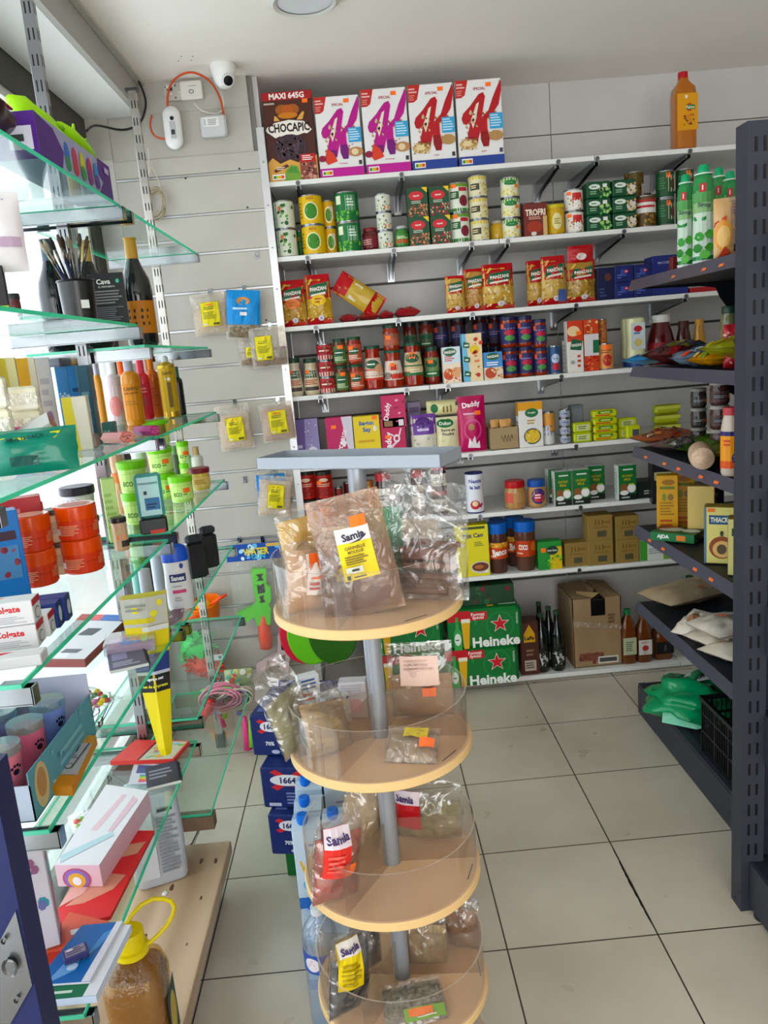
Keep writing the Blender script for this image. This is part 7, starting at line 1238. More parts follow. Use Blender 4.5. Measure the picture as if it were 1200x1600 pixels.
def candybag(name, w, h, seed, lbl, x, X, z, rz, cols, dz=0, hw=(.3, .75)):
    r = empty(name); M = MB(); pillow(M, w, h, .03, FILM, seed, .5, 16, 18, .08, .04, .5); M.build('film', r)
    M = MB(); rd = random.Random(seed)
    for k in range(70): u, v = rd.uniform(-.4, .4)*w, h*rd.uniform(.08, .7); M.blob((u, rd.uniform(-.008, .004), v), .0075, .006, .006, rd.choice(cols), k, .15, 7, 5)
    M.build('sweets', r); Y = solY(x, X, z); r.matrix_world = trs(X, Y, z+.018+dz, 0, 0, rz) @ Matrix.Rotation(-PI/2, 4, 'X') @ Matrix.Translation((0, 0, -h/2)); tag(r, lbl, 'sweets bag'); return r
candybag('sweets_bag', .15, .14, 4, 'clear bag of multicoloured jelly sweets', 118, -.66, E_, .9, CANDY)
candybag('sweets_bag', .16, .14, 6, 'clear bag with green and pale sweets below the coloured one', 140, -.72, G_+.12, .8, ['#b8c86a', '#c8c8a0', '#d87a6a', '#3a6a8a', '#a8c87a'], dz=.0) if 0 else None
candybag('sweets_bag', .13, .12, 6, 'clear bag with pale green sweets on the sixth glass shelf', 158, -.70, G_, .5, ['#b8c86a', '#c8c8a0', '#d87a6a', '#a8c87a', '#8ab86a'])
def notebook(w, d, t, cover, lbl, x, X, z, rz, art=(), dz=0):
    r = empty('notebook'); M = MB(); M.rbox(-w/2, -d/2, .0, w/2, d/2, t, '#d8d6d2', .001); M.box(-w/2, -d/2, t, w/2, d/2, t+.001, mat(cover, .4)); artwork(M, lambda u, v, o: (u-w/2, v-d/2, t+.001+o), w, d, art); M.build('pages', r)
    M = MB()
    for k in range(14): y = -d/2+.008+k*(d-.016)/13; M.tube([(w/2-.004, y, -.001), (w/2+.004, y, t/2), (w/2-.004, y, t+.004)], .0011, mat('#1a1a1c', .3), 6)
    M.build('spiral', r); place(r, X, solY(x, X, z), z+.001+dz, lbl, 'notebook', rz=rz); return r
notebook(.09, .12, .008, '#5a5468', 'spiral notebook with mauve cover above the sweets', 200, -.625, E_, .35, [('r', .1, .5, .5, .9, '#8a84a0'), ('l', .1, .1, .8, .4, 3, '#b8b4c8')])
notebook(.085, .11, .008, '#3a3a48', 'spiral notebook with black edge on the sixth glass shelf', 255, -.60, G_, .3, [('l', .1, .3, .8, .8, 3, '#8a8a98')])
# display box of tumblers
r = empty('display_box'); M = MB(); W, D_, Hh = .16, .30, .085; m1 = mat('#5f9aa8', .5); m2 = mat('#b8bccf', .5)
M.box(W/2-.002, -D_/2, 0, W/2, D_/2, Hh, m1); M.box(-W/2, -D_/2, 0, -W/2+.002, D_/2, Hh*1.5, m2); M.box(-W/2, D_/2-.002, 0, W/2, D_/2, Hh*1.5, m2); M.box(-W/2, -D_/2, 0, W/2, -D_/2+.002, Hh*.75, mat('#b9c4d4', .5)); M.box(-W/2, -D_/2, 0, W/2, D_/2, .002, mat('#cfa8c8', .5))
artwork(M, lambda u, v, o: (W/2+o, -D_/2+u, v), D_, Hh, [('e', .14, .5, .09, .46, '#c9b88a'), ('e', .14, .55, .06, .3, '#b0885a'), ('l', .4, .3, .9, .7, 2, '#7fb4c0'), ('s', .3, .05, .98, .95, 10, .02, ['#4a8090', '#7fb0bc'], 3)]); M.build('tray', r)
DBX, DBY = -.66, 1.31
place(r, DBX, DBY, E_+.0006, 'teal cardboard display tray holding pastel tumblers', 'display box', rz=.0)
for k, (dx, dy, c, lb) in enumerate(((.02, -.10, '#dc7a8c', 'pink tumbler nearest the front in the teal tray'), (.025, -.015, '#d8708a', 'pink tumbler with paw print in the middle of the tray'), (.03, .07, '#7a90d0', 'blue tumbler with paw print at the far end of the tray'), (-.045, -.06, '#d88a98', 'pink tumbler in the inner row, front'), (-.045, .04, '#90a0d4', 'blue tumbler in the inner row, back'))):
    t_ = empty('tumbler'); M = MB(); M.lathe([(0, .002), (.022, 0), (.024, .004), (.030, .10)], mat(c, .3, 0, .3), 28)
    sf = s_cyl(.0272, .055, PI/2*.6, .04)
    artwork(M, lambda u, v, o: (lambda a: ((.0275+v*.06+o)*math.sin(a), -(.0275+v*.06+o)*math.cos(a), .06+v))((u-.011)/.027+PI*.35), .022, .022, [('e', .5, .35, .26, .24, '#1c1c24'), ('e', .2, .7, .1, .13, '#1c1c24'), ('e', .4, .86, .1, .13, '#1c1c24'), ('e', .64, .86, .1, .13, '#1c1c24'), ('e', .84, .7, .1, .13, '#1c1c24')]); M.build('cup', t_)
    M = MB(); M.lathe([(.031, .098), (.032, .102), (.031, .112), (0, .112)], film('tumbler_lid', '#d8ece8', .2, .3, .1, 0, '#9fc8c0') if k == 0 else bpy.data.materials['tumbler_lid'], 28); M.build('lid', t_)
    place(t_, DBX+dx, DBY+dy, E_+.0035, lb, 'tumbler')
BIC = [('r', 0, .0, 1, .2, '#d08a28'), ('r', 0, .82, 1, 1, '#c8923c'), ('p', [(.3, .9), (.4, .94), (.6, .94), (.7, .9), (.6, .87), (.4, .87)], '#e0dcd4'), ('r', 0, .2, 1, .82, '#b9b6b8'), ('l', .2, .5, .8, .58, 2, '#6a6a7a'), ('e', .25, .35, .12, .05, '#1c1c1e'), ('e', .6, .35, .14, .055, '#5a5a78'), ('e', .6, .35, .11, .04, '#b4b2b8')] + [('r', .2+.13*k, .62, .25+.13*k, .76, '#3a3f6a') for k in range(4)] + [('p', [(.7, .3), (.73, .3), (.95, .8), (.9, .8)], '#34385e'), ('r', .1, .03, .45, .09, '#e0dcd0')]
flatbox('pen_box', [(62, 1229), (112, 1229), (150, 1150), (110, 1147)], E_, .018, '#b9b6b8', BIC, 'orange and grey box of pens lying on the fifth glass shelf', 'pen box', '#c88424')
# far bay E
def sanex(w, h):
    r = empty('shower_gel'); M = MB(); pr = [(0, .003), (w*.44, 0), (w*.48, .006), (w*.5, h*.3), (w*.46, h*.6), (w*.48, h*.78)]
    M.lathe(pr, mat('#dad9dc', .25, 0, .4), 28, sx=1, sy=.55); f = lambda u, v, o: (u-w/2, -(w*.275+.0005+o)*math.sqrt(max(.05, 1-((u-w/2)/(w*.5))**2)), v)
    artwork(M, f, w, h, [('r', .2, .44, .8, .56, '#22305e'), ('t', 'Sanex', .5, .50, .075, '#e6e8ee', .5, 0, 2), ('l', .25, .36, .75, .39, 1, '#9a9aa4'), ('r', .25, .27, .75, .32, '#c84a7a'), ('l', .3, .14, .65, .22, 2, '#a8a8b0'), ('e', .68, .68, .07, .04, '#22408a')], .0003); M.build('body', r)
    M = MB(); M.lathe([(w*.485, h*.74), (w*.48, h*.88), (w*.40, h*.96), (w*.2, h), (0, h)], mat('#1f4fb8', .3), 28, sx=1, sy=.57); M.build('cap', r); return r
li(E2, 264, 305, 0, sanex, 'white shower gel bottle with blue cap at the glass edge', 'shower gel', X=-.585, h=.20, rz=.25)
def blackb(w, h):
    r = empty('shower_gel'); M = MB(); M.rbox(-w/2, -.016, 0, w/2, .016, h*.8, mat('#17191d', .25), .006); artwork(M, lambda u, v, o: (w/2+o+.0002, -.016+u, v), .032, h*.8, [('e', .5, .6, .2, .12, '#b85a3a'), ('l', .2, .2, .8, .5, 3, '#5a4a48')]); M.build('body', r)
    M = MB(); M.rbox(-w*.48, -.015, h*.8, w*.48, .015, h, mat('#25272c', .4), .008); M.build('cap', r); return r
li(E2, 296, 326, 0, blackb, 'black shower gel bottle, left of the two', 'shower gel', X=-.60, h=.15, rz=.5).location.z
li(E2, 318, 343, 0, blackb, 'black shower gel bottle, right of the two', 'shower gel', X=-.58, h=.15, rz=.5)
for k, (x, X, c, hh, lb) in enumerate(((222, -.72, '#7fb8b0', .16, 'teal tube standing in the far bay'), (236, -.66, '#b8bcc4', .165, 'grey tube right of the teal tube'), (252, -.68, '#c8ccd8', .17, 'silver white tube in the middle of the tubes'), (268, -.70, '#cfc8d8', .165, 'lilac white tube next to the white shower gel'))):
    def tube_(w, h, c=c):
        r = empty('cream_tube'); M = MB(); M.lathe([(.016, 0), (.017, .02), (.0165, h*.9), (0, h*.92)], mat(c, .3, 0, .3), 22); M.build('body', r); M = MB(); M.lathe([(0, -.0), (.0165, 0), (.0168, .022), (.014, .024)], mat('#e4e4e8', .3), 22); M.build('cap', r); return r
    li(E2, x-8, x+8, 0, tube_, lb, 'tube', X=X, h=hh)
flatbox('eye_palette', [(258, 985), (285, 965), (290, 940), (262, 958)], E2, .006, '#6a4a54', [('s', .1, .1, .9, .9, 8, .1, ['#a8848c', '#c9a8a0', '#5a8a88'], 3)], 'small dark palette on the far bay fifth shelf', 'palette')
# yellow tapering surprise box
r = empty('surprise_box'); P0_ = px_(257, 1178, -.605); M = MB(); Yc = P0_.y; zb = P0_.z; zt = solZ(930, -.62, Yc+.02); Ht = zt-zb
wt, wb = .098, .020; sec = []
def ring(z, w, d): return [(-w/2, -d*.3, z), (0, -d/2-.004, z), (w/2, -d*.3, z), (w/2, d/2, z), (-w/2, d/2, z)]
lv = [(0, .026, .014), (.02, .036, .024), (Ht*.45, .074, .05), (Ht*.80, .108, .06), (Ht, .116, .05)]
vs = [p for a in lv for p in ring(*a)]; fs = [(i*5+k, i*5+(k+1) % 5, i*5+5+(k+1) % 5, i*5+5+k) for i in range(len(lv)-1) for k in range(5)] + [(4, 3, 2, 1, 0), tuple(range(20, 25))]
M.add(vs, fs, mat('#dcc81c', .35))
def Sy(u, v, o):
    z = v
    for i in range(len(lv)-1):
        if lv[i][0] <= z <= lv[i+1][0]: t = (z-lv[i][0])/(lv[i+1][0]-lv[i][0]); w_ = lv[i][1]*(1-t)+lv[i+1][1]*t; d_ = lv[i][2]*(1-t)+lv[i+1][2]*t; break
    else: w_, d_ = lv[-1][1:]
    x = (u-.5)*w_; q = abs(u-.5)*2; return (x, -(d_/2+.004)*(1-q)-(d_*.3)*q-.0006-o*3, z)
artwork(M, lambda u, v, o: Sy(u/.085, v, o), .085, Ht, [('r', 0, .42, 1, .53, '#1c1c20'), ('t', 'suprise set', .5, .50, .024, '#e8e8e4', .72, 0, 2), ('t', 'set de sorpresas', .5, .455, .024, '#d8d04a', .88, 0, 2), ('r', 0, .53, 1, .55, '#b8bcc8'), ('r', 0, .55, 1, .66, '#23356e'), ('r', 0, .83, 1, 1, '#b4b3a8'), ('r', 0, .85, .7, .88, '#c9b82a'), ('e', .3, .93, .08, .02, '#d8cc3a'), ('e', .7, .90, .08, .02, '#d8cc3a'), ('e', .85, .96, .06, .02, '#d8cc3a'), ('l', .1, .92, .6, .97, 2, '#8a8a80'), ('r', .4, .80, 1, .83, '#cfcfc8')]); M.build('box', r)
place(r, -.60, Yc, zb, 'tall yellow tapering gift box with blue and black bands', 'gift box', rz=.2, rx=-.04)
# shelf G near bay
flatbox('red_folder', [(70, 1455), (172, 1432), (241, 1298), (165, 1298)], G_, .008, '#dc3a3c', [('p', [(.1, .2), (.5, .5), (.9, .45), (.8, .3), (.4, .2)], '#e09a86'), ('p', [(.4, .8), (.95, .85), (.9, .7), (.5, .65)], '#d8a088'), ('p', [(0, .4), (.4, .5), (.3, .3), (0, .2)], '#e8b0a8')], 'red and beige folder spread on the sixth glass shelf', 'folder', '#c8302e')
o = flatbox('white_gift_box', [(85, 1352), (155, 1352), (232, 1236), (166, 1226)], G_+.0095, .05, '#e4e4e8', [('p', [(.3, .4), (.5, .9), (.6, .9), (.45, .4)], '#e4c4cc'), ('p', [(.7, .4), (.75, .9), (.9, .85), (.8, .4)], '#e0c0cc'), ('p', [(0, .1), (.8, .4), (.9, .36), (.1, .02)], '#b8d4dc')], 'long white box with pastel streaks and rainbow end', 'box', '#dcb8c4')
vv = [v.co for v in o.data.vertices]; a, b = vv[0].copy(), vv[1].copy(); M = MB(); artwork(M, lambda u, v, oo: tuple(a.lerp(b, u)+Vector((0, -.0006-oo, v))), 1, .05, [('e', .45, .35, .32, .5, '#b8506a'), ('e', .45, .35, .28, .44, '#8a6ab8'), ('e', .45, .3, .2, .34, '#e0a84a'), ('e', .45, .26, .1, .2, '#e8e4ea')]); M.build('end_print', o)
flatbox('red_folder', [(52, 1520), (105, 1512), (170, 1440), (108, 1425)], G_+.0095, .006, '#d8604a', [('p', [(0, 0), (.7, 0), (.5, .35), (.1, .3)], '#b83424'), ('p', [(.3, .7), (.6, .8), (.7, .7), (.4, .62)], '#dcdce4')], 'dull red brochure under the blue one', 'folder', '#c85a44')
for k, (dx, c, lb) in enumerate(((0, '#cfd6e4', 'green book, bottom of the pile'), )):
    pass
flatbox('exercise_book', [(45, 1566), (150, 1556), (205, 1445), (130, 1450)], G_+.0005, .014, '#1f6a48', [('l', .1, .05, .8, .12, 1, '#c8d8c8'), ('r', .8, 0, 1, 1, '#dcdfe6')], 'thick green exercise book at the bottom of the pile', 'book', '#c8d2e6')
flatbox('exercise_book', [(52, 1540), (140, 1534), (192, 1440), (128, 1446)], G_+.0155, .004, '#2060a8', [('p', [(.2, 0), (.6, .2), (.5, .6), (.3, .4)], '#6a9ad0'), ('p', [(.6, .3), (.8, .6), (.9, .9), (.7, .8)], '#4a88c8'), ('r', .85, 0, 1, 1, '#dcdce6'), ('e', .5, .25, .1, .06, '#b8d4f0')], 'glossy blue booklet on the green exercise book', 'book', '#dcdfe8')
o = carton('playing_pack', .042, .012, .028, '#3a3a6a', top=[('r', .1, .1, .9, .9, '#8a8098'), ('l', .15, .2, .85, .8, 3, '#4a3a5a'), ('e', .3, .7, .15, .1, '#d8d8e0')]); P = pz(118, 1490, G_+.03); place(o, P.x, P.y, G_+.0245, 'small navy packet lying on the blue booklet', 'packet', rz=.5)
# boxed toy at the left
o = carton('toy_box', .14, .20, .06, '#c8c4cc', [('s', .1, .1, .9, .9, 20, .08, ['#4a8a9c', '#6a6a9c', '#a8b8c4', '#8a5a78'], 3)], side=[('p', [(.3, .9), (.6, .95), (.7, .7), (.9, .5), (.7, .3), (.5, .1), (.3, .3), (.4, .55), (.2, .7)], '#6aa4b0'), ('p', [(.4, .5), (.8, .6), (.6, .2), (.4, .1)], '#9a7aa8'), ('e', .4, .85, .15, .04, '#a8485a'), ('r', .55, .9, .95, 1, '#26262a'), ('r', 0, 0, 1, .04, '#3a5a9a')], top=[('r', .1, .1, .9, .9, '#b8b4bc')])
P = px_(60, 1500, -.62); place(o, -.715, 1.285, G_+.0205, 'white toy box with teal swirls standing at lower left', 'toy box', rz=.35)
# far bay G2 : red children's book, rainbow stationery
flatbox('picture_book', [(205, 1190), (272, 1187), (294, 1158), (222, 1155)], G2-.045, .012, '#d84a44', [('r', .45, 0, .97, .95, '#c8c4a8'), ('s', .5, .1, .95, .9, 16, .06, ['#8ab85a', '#d8a84a', '#d86a4a', '#8ac0d0'], 4), ('r', .42, 0, .44, 1, '#2a2c3a')], "red children's picture book under the yellow box", 'book', '#c8403c') if 0 else None
bk = flatbox('picture_book', [(172, 1190), (272, 1186), (296, 1158), (212, 1156)], G_+.002, .012, '#d84a44', [('r', .45, 0, .97, .95, '#c8c4a8'), ('s', .5, .1, .95, .9, 16, .06, ['#8ab85a', '#d8a84a', '#d86a4a', '#8ac0d0'], 4), ('r', .42, 0, .44, 1, '#2a2c3a')], "red children's picture book under the yellow box", 'book', '#c8403c')
flatbox('pencil_set', [(200, 1226), (275, 1222), (283, 1196), (210, 1192)], G_+.0005, .001, '#c8ccd4', [('r', .1, .5, .9, .9, '#4a5a8a')] + [('r', .2, .08+.07*k, .98, .14+.07*k, c) for k, c in enumerate(('#d84a6a', '#e07a3a', '#e0c83a', '#6ac04a', '#4a8ac0'))], 'clear packet of rainbow paper in front of the picture book', 'stationery', '#b8bcc4')
M = MB(); rd = random.Random(21)
for s_, (x, y, X) in enumerate(((150, 1140, -.80), (60, 760, -.88))):
    P = px_(x, y, X); pts = [P + Vector((rd.uniform(-.03, .03), rd.uniform(-.12, .12), rd.uniform(-.05, .07))) for _ in range(15)]
    if s_ == 0:
        M.tube(pts, .0014, mat('#23262a'), 5, False)
        for q in pts: M.tube([q, q+Vector((rd.uniform(-.015, .015), rd.uniform(-.015, .015), .02))], [.002, .003], mat('#23262a'), 5)
tag(M.build('string_lights'), 'tangled dark string of small lights behind the pen box', 'string lights')
M = MB(); pts = [Vector((-.90, 1.72+.02*math.sin(k*1.9), 1.66-k*.035)) for k in range(34)]; M.tube(pts, .0016, mat('#23262a'), 5, False)
for k, q in enumerate(pts): M.tube([q, q+Vector((.004, .016*(-1)**k, .010))], [.002, .003], mat('#23262a'), 5)
tag(M.build('string_lights'), 'dark string of small lights hanging down inside the window', 'string lights')
# bag on the plank, oil bottle
M = MB(); M.lathe([(0, .004), (.068, 0), (.075, .012), (.076, .14), (.074, .25), (.066, .275), (.03, .285), (0, .28)], mat('#b9bbc0', .45), 40, sq=7, sy=.8)
for i, v in enumerate(M.v): q = noise.noise(Vector(v)*22)*.005; M.v[i] = (v[0]+q, v[1]+q, v[2])
artwork(M, lambda u, v, o: (-.07+u, -.0645-o, .02+v), .135, .24, [('r', .05, .05, .48, .9, '#c4c6ca'), ('l', .54, .08, .96, .8, 16, '#7d828a'), ('r', .6, .86, .9, .9, '#3a3a40')], .0008); o = M.build('paper_sack'); P = pz(232, 1392, PZ); place(o, -.69, 2.03, PZ+.002, 'tall white paper sack standing on the pine board', 'sack', rz=.35)
r = empty('oil_bottle'); OM = mat('#8a6a08', .12, 0, .6)
M = MB(); M.lathe([(0, .004), (.05, 0), (.062, .012), (.062, .10), (.058, .11), (.062, .12), (.062, .19), (.052, .225), (.026, .25), (.024, .262)], film('oil_bottle_plastic', '#f5e3a0', .10, .02, .06, .3), 36, sq=4); M.build('bottle', r)
M = MB(); M.lathe([(0, .006), (.058, .004), (.059, .19), (.05, .215), (0, .216)], OM, 36, sq=4); M.build('oil', r)
M = MB(); M.lathe([(.030, .250), (.035, .254), (.035, .266), (.029, .268), (.029, .300), (.027, .304), (0, .304)], mat('#dcc81c', .35), 28); M.build('cap', r)
M = MB(); M.tube([(.026, 0, .262), (.040, .004, .267), (.055, .01, .275), (.073, .02, .287), (.084, .03, .299), (.088, .04, .310), (.082, .047, .320), (.066, .05, .327), (.045, .049, .331), (.022, .042, .327), (.003, .032, .315), (-.012, .022, .298), (-.020, .014, .28), (-.024, .008, .264)], .0048, mat('#dcc81c', .35), 10); M.build('handle', r)
M = MB(); artwork(M, lambda u, v, o: (.0632+o, -.04+u, .03+v), .08, .13, [('r', 0, 0, 1, 1, '#0f3a34'), ('e', .5, .5, .36, .36, '#c8b04a')]); M.build('label', r)
P = py(212, 1520, 1.42); place(r, P.x, 1.42, PZ+.0005, 'large bottle of yellow oil with yellow cap and handle', 'oil bottle', rz=.1); 
r.scale = (1, 1, 1)
# ================================================================ hanging goods on the slatted wall
HY = [('r', 0, 0, 1, 1, '#b89a1c'), ('r', .03, .02, .97, .98, '#dccf1e'), ('r', .3, .84, .7, .93, '#c9882a'), ('l', .2, .68, .8, .82, 2, '#6a6a2a'), ('l', .12, .3, .88, .6, 5, '#8a8a24'), ('r', .6, .05, .92, .14, '#5a5a2a'), ('r', .1, .05, .3, .14, '#d8d8b8')]
def hang(xl, yt, xr, yb, cont, lbl, fill=.55, seed=1, lr=(.28, .18, .78, .72), rot=0, dy=.04, art=HY, hookx=None, film_=FILM2, labc='#dccf1e', name='spice_sachet'):
    Yh = YF-dy; a = py(xl, yb, Yh); b = py(xr, yt, Yh); w_, h_ = b.x-a.x, b.z-a.z; w_ = abs(w_)*.92; h_ = abs(h_)
    o = clearbag(name, w_, h_, .04, cont, lab=labc, labart=art, seed=seed, fill=fill, fm=film_, wr=.25, labrect=lr); cx = py((xl+xr)/2, (yt+yb)/2, Yh); o.matrix_world = trs(cx.x, Yh+.014, cx.z, 0, 0, 0) @ Matrix.Rotation(rot, 4, 'Y') @ Matrix.Translation((0, 0, -h_/2)); tag(o, lbl, 'spice sachet')
    hk = py(hookx or (xl+xr)/2, yt+4, Yh); peg(hk.x, cx.z+h_/2-.012, dy+.012, 'metal peg holding up the sachet: ' + lbl.split(' ', 1)[0] if 0 else None); return o
PEGS = []
def peg(x, z, L, lbl=None):
    M = MB(); M.box(x-.008, YF-.003, z+.002, x+.008, YF-.0005, z+.03, CHROME); M.tube([(x, YF-.003, z+.012), (x, YF-L, z+.010), (x, YF-L-.004, z+.018)], .0018, CHROME, 7); o = M.build('display_peg'); PEGS.append((o, x, z)); return o
C1 = noisy('beige_spice', '#a8957c', '#bca98e', 40, .8); C2_ = noisy('brown_spice', '#6e5c4c', '#93806a', 60, .8); C3 = noisy('ground_spice', '#b09a80', '#c4ae94', 40, .8); C4 = noisy('rosy_spice', '#9c7a66', '#b08c78', 40, .8)
hang(301, 455, 352, 526, C1, 'beige spice sachet with yellow label, upper left on the slats', .6, 1, (.28, .2, .82, .78), -.03)
BL = [('r', 0, 0, 1, 1, '#1c86c8'), ('e', .5, .68, .2, .12, '#c88a4a'), ('l', .2, .4, .8, .52, 1, '#b8d8ec'), ('r', .42, .26, .62, .36, '#e4e4e8')]
hang(355, 450, 405, 533, noisy('dried_fruit', '#4a3a2c', '#8a7a5a', 70, .5), 'bright blue sachet with a clear window at its base', .4, 2, (.02, .3, .98, .99), .10, labc='#1c86c8', art=BL)
hang(392, 508, 446, 576, C2_, 'dark bark sachet with yellow label overlapping another', .45, 3, (.15, .18, .62, .78), -.03, dy=.06)
hang(373, 528, 412, 574, C2_, 'brown sachet peeping out behind the dark bark sachet', .5, 4, (.3, .3, .8, .7), .06, dy=.03)
hang(341, 630, 390, 706, C3, 'beige powder sachet with yellow label below the glass shelf corner', .75, 5, (.28, .2, .80, .72), -.06)
hang(408, 627, 458, 692, C4, 'rosy powder sachet with yellow label beside the shelving strip', .85, 6, (.26, .2, .80, .80), -.06)
hang(405, 742, 454, 811, C3, 'tilted beige sachet with yellow label under the grey tray', .85, 7, (.28, .22, .78, .80), .14, dy=.06)
hang(402, 736, 448, 808, mat('#2a7ac0', .4), 'blue sachet hidden behind the tilted beige one', .8, 8, (.05, .6, .95, .95), .0, dy=.03, labc='#2a7ac0', art=[('l', .1, .2, .9, .8, 2, '#8ab8e0')])
p = py(401, 397, YF); peg(p.x, p.z-.02, .04); p = py(383, 748, YF); peg(p.x, p.z-.02, .05); p = py(455, 783, YF); peg(p.x, p.z-.01, .03)
# water gun
r = empty('water_gun'); YG = YF-.045; gcx = py(408, 930, YG)
def W2(x, y, d=0): p = py(x, y, YG-d); return (p.x-gcx.x, p.y-YG, p.z-gcx.z)
def gpoly(M, pts, t, m, d=0):
    P = [W2(x, y) for x, y in pts]; M.prism([(p[0], p[2]) for p in P], -t/2, t/2, m, Matrix(((1, 0, 0, 0), (0, 0, 1, -d), (0, 1, 0, 0), (0, 0, 0, 1))))
GG = mat('#5fce2a', .3, 0, .3); GO = mat('#f0531c', .3, 0, .3)
M = MB(); gpoly(M, [(393, 888), (416, 887), (417, 912), (423, 916), (424, 938), (420, 942), (424, 950), (423, 974), (402, 976), (399, 963), (379, 974), (371, 971), (371, 956), (394, 946), (400, 938), (396, 915)], .035, GG); gpoly(M, [(401, 896), (412, 895), (409, 900), (413, 905), (402, 906), (405, 901)], .038, '#1c1c1e'); gpoly(M, [(402, 911), (407, 913), (413, 909), (415, 924), (404, 926)], .038, '#1c1c1e'); gpoly(M, [(405, 930), (414, 928), (412, 933), (416, 939), (406, 940), (408, 935)], .038, '#1c1c1e'); M.build('green_body', r)['label'] = 'green body with black trim'
M = MB(); P = [Vector(W2(x, y)) for x, y in ((412, 955), (412, 975), (415, 995), (416, 1012))]; M.tube(P, [.015, .025, .031, .027], GO, 18); M.build('tank', r)['label'] = 'orange tank'
M = MB(); S_ = lambda u, v, o: (u-.125, -.028-o, .17+v)
M.box(-.125, -.0275, .17, .125, -.0265, .245, mat('#1c4a9c', .4)); artwork(M, S_, .25, .075, [('e', .1, .6, .08, .3, '#c8602a'), ('s', .2, .1, .95, .9, 16, .05, ['#6ab0e0', '#a8d4f0', '#d8ecf8'], 4), ('t', 'WATER', .52, .52, .42, '#dcc83a', .45, 0, 2), ('t', 'GUN', .55, .2, .28, '#4ab0d0', .3, 0, 2), ('r', .7, .75, .95, .95, '#c8a85a')]); M.build('header_card', r)['label'] = 'blue header card'
M = MB(); M.box(-.12, -.032, -.24, .12, -.031, .17, film('gun_bag', '#ffffff', .06, .02, .15, .4)); M.build('clear_bag', r)
r.location = gcx; tag(r, 'green and orange water gun in a bag with blue card', 'water gun')
p = py(375, 848, YF); peg(p.x, p.z, .07); p = py(411, 848, YF); peg(p.x, p.z, .07)
r = empty('water_gun'); gcx = py(440, 1020, YG); WG = mat('#d9c0c0', .35)
M = MB(); gpoly(M, [(434, 990), (450, 988), (453, 1030), (450, 1050), (438, 1048), (436, 1035), (402, 1052), (400, 1040), (434, 1020)], .03, WG); gpoly(M, [(438, 994), (446, 993), (444, 998), (447, 1002), (439, 1003)], .034, '#1c1c1e'); gpoly(M, [(439, 1006), (447, 1005), (448, 1015), (440, 1016)], .034, '#1c1c1e'); gpoly(M, [(440, 1024), (446, 1022), (447, 1032), (441, 1034)], .034, '#3a2a2a'); M.build('body', r)
r.location = gcx+Vector((0, .012, 0)); tag(r, 'pale pink water gun hanging low behind the wooden stand', 'water gun')
# beach toys
TY = YF-.09
r = empty('beach_bucket'); c = py(322, 952, TY); M = MB(); M.lathe([(.035, -.04), (.037, -.038), (.055, .025), (.058, .027), (.058, .031), (.052, .031), (.033, -.036)], mat('#f07a14', .3, 0, .3), 28, trs(0, 0, 0, .25, -.15)); M.build('bucket', r); r.location = c; r.scale = (1.3, 1.1, 1.25); tag(r, 'orange toy bucket hanging on the slatted wall', 'toy bucket')
r = empty('toy_spade'); M = MB(); M.tube([(.03, -.02, .0), (.10, -.02, .035)], [.008, .006], mat('#f0561c', .3), 10); M.build('handle', r); M = MB(); M.blob((-.01, -.02, .0), .042, .018, .026, mat('#f4a01c', .3), 2, .12); M.build('scoop', r); r.location = py(320, 942, TY-.03); tag(r, 'yellow and orange toy scoop above the orange bucket', 'toy spade')
r = empty('toy_rake'); M = MB(); M.tube([(-.10, -.02, -.01), (.03, -.02, .01)], .006, mat('#f0602c', .3), 8); M.build('handle', r); M = MB(); M.tube([(-.06, -.03, -.016), (.03, -.03, -.002)], .005, mat('#8ad03a', .3), 8); M.build('tines', r); r.location = py(312, 962, TY-.05); tag(r, 'orange and green toy rake across the bucket', 'toy rake')
def net(name, col, x, y, rx, rz_, seed, lbl):
    M = MB(); rd = random.Random(seed); m = mat(col, .4); 
    for k in range(46):
        a, b_ = rd.uniform(-1, 1), rd.uniform(-1, 1); M.tube([(rx*a, rd.uniform(-.02, .02), rz_*b_), (rx*(a*.6+rd.uniform(-.3, .3)), rd.uniform(-.03, .03), rz_*(b_*.5+rd.uniform(-.4, .4))), (rx*(a+rd.uniform(-.4, .4)), rd.uniform(-.02, .02), rz_*(b_+rd.uniform(-.4, .4)))], .0035, m, 5, False)
    M.blob((0, .005, 0), rx*.8, .02, rz_*.8, m, seed, .6, 24, 14, 3); o = M.build(name); o.location = py(x, y, TY); tag(o, lbl, 'net bag')
net('net_bag', '#3fd86a', 308, 1010, .085, .07, 3, 'bright green net of toys on the slatted wall')
net('net_bag', '#f0482c', 318, 1040, .085, .055, 5, 'bright orange-red net below the green one')
o = carton('price_card', .06, .028, .001, '#d8d8da', [('e', .8, .5, .12, .25, '#4a4a50')]); o.location = py(338, 1032, TY-.05); tag(o, 'small white card tied to the orange-red net', 'card')
for (x, y) in ((300, 925), (312, 990), (325, 1022), (340, 1020), (345, 1062), (372, 1052)):
    p = py(x, y, YF); peg(p.x, p.z-.01, .11 if y < 1050 else .21)
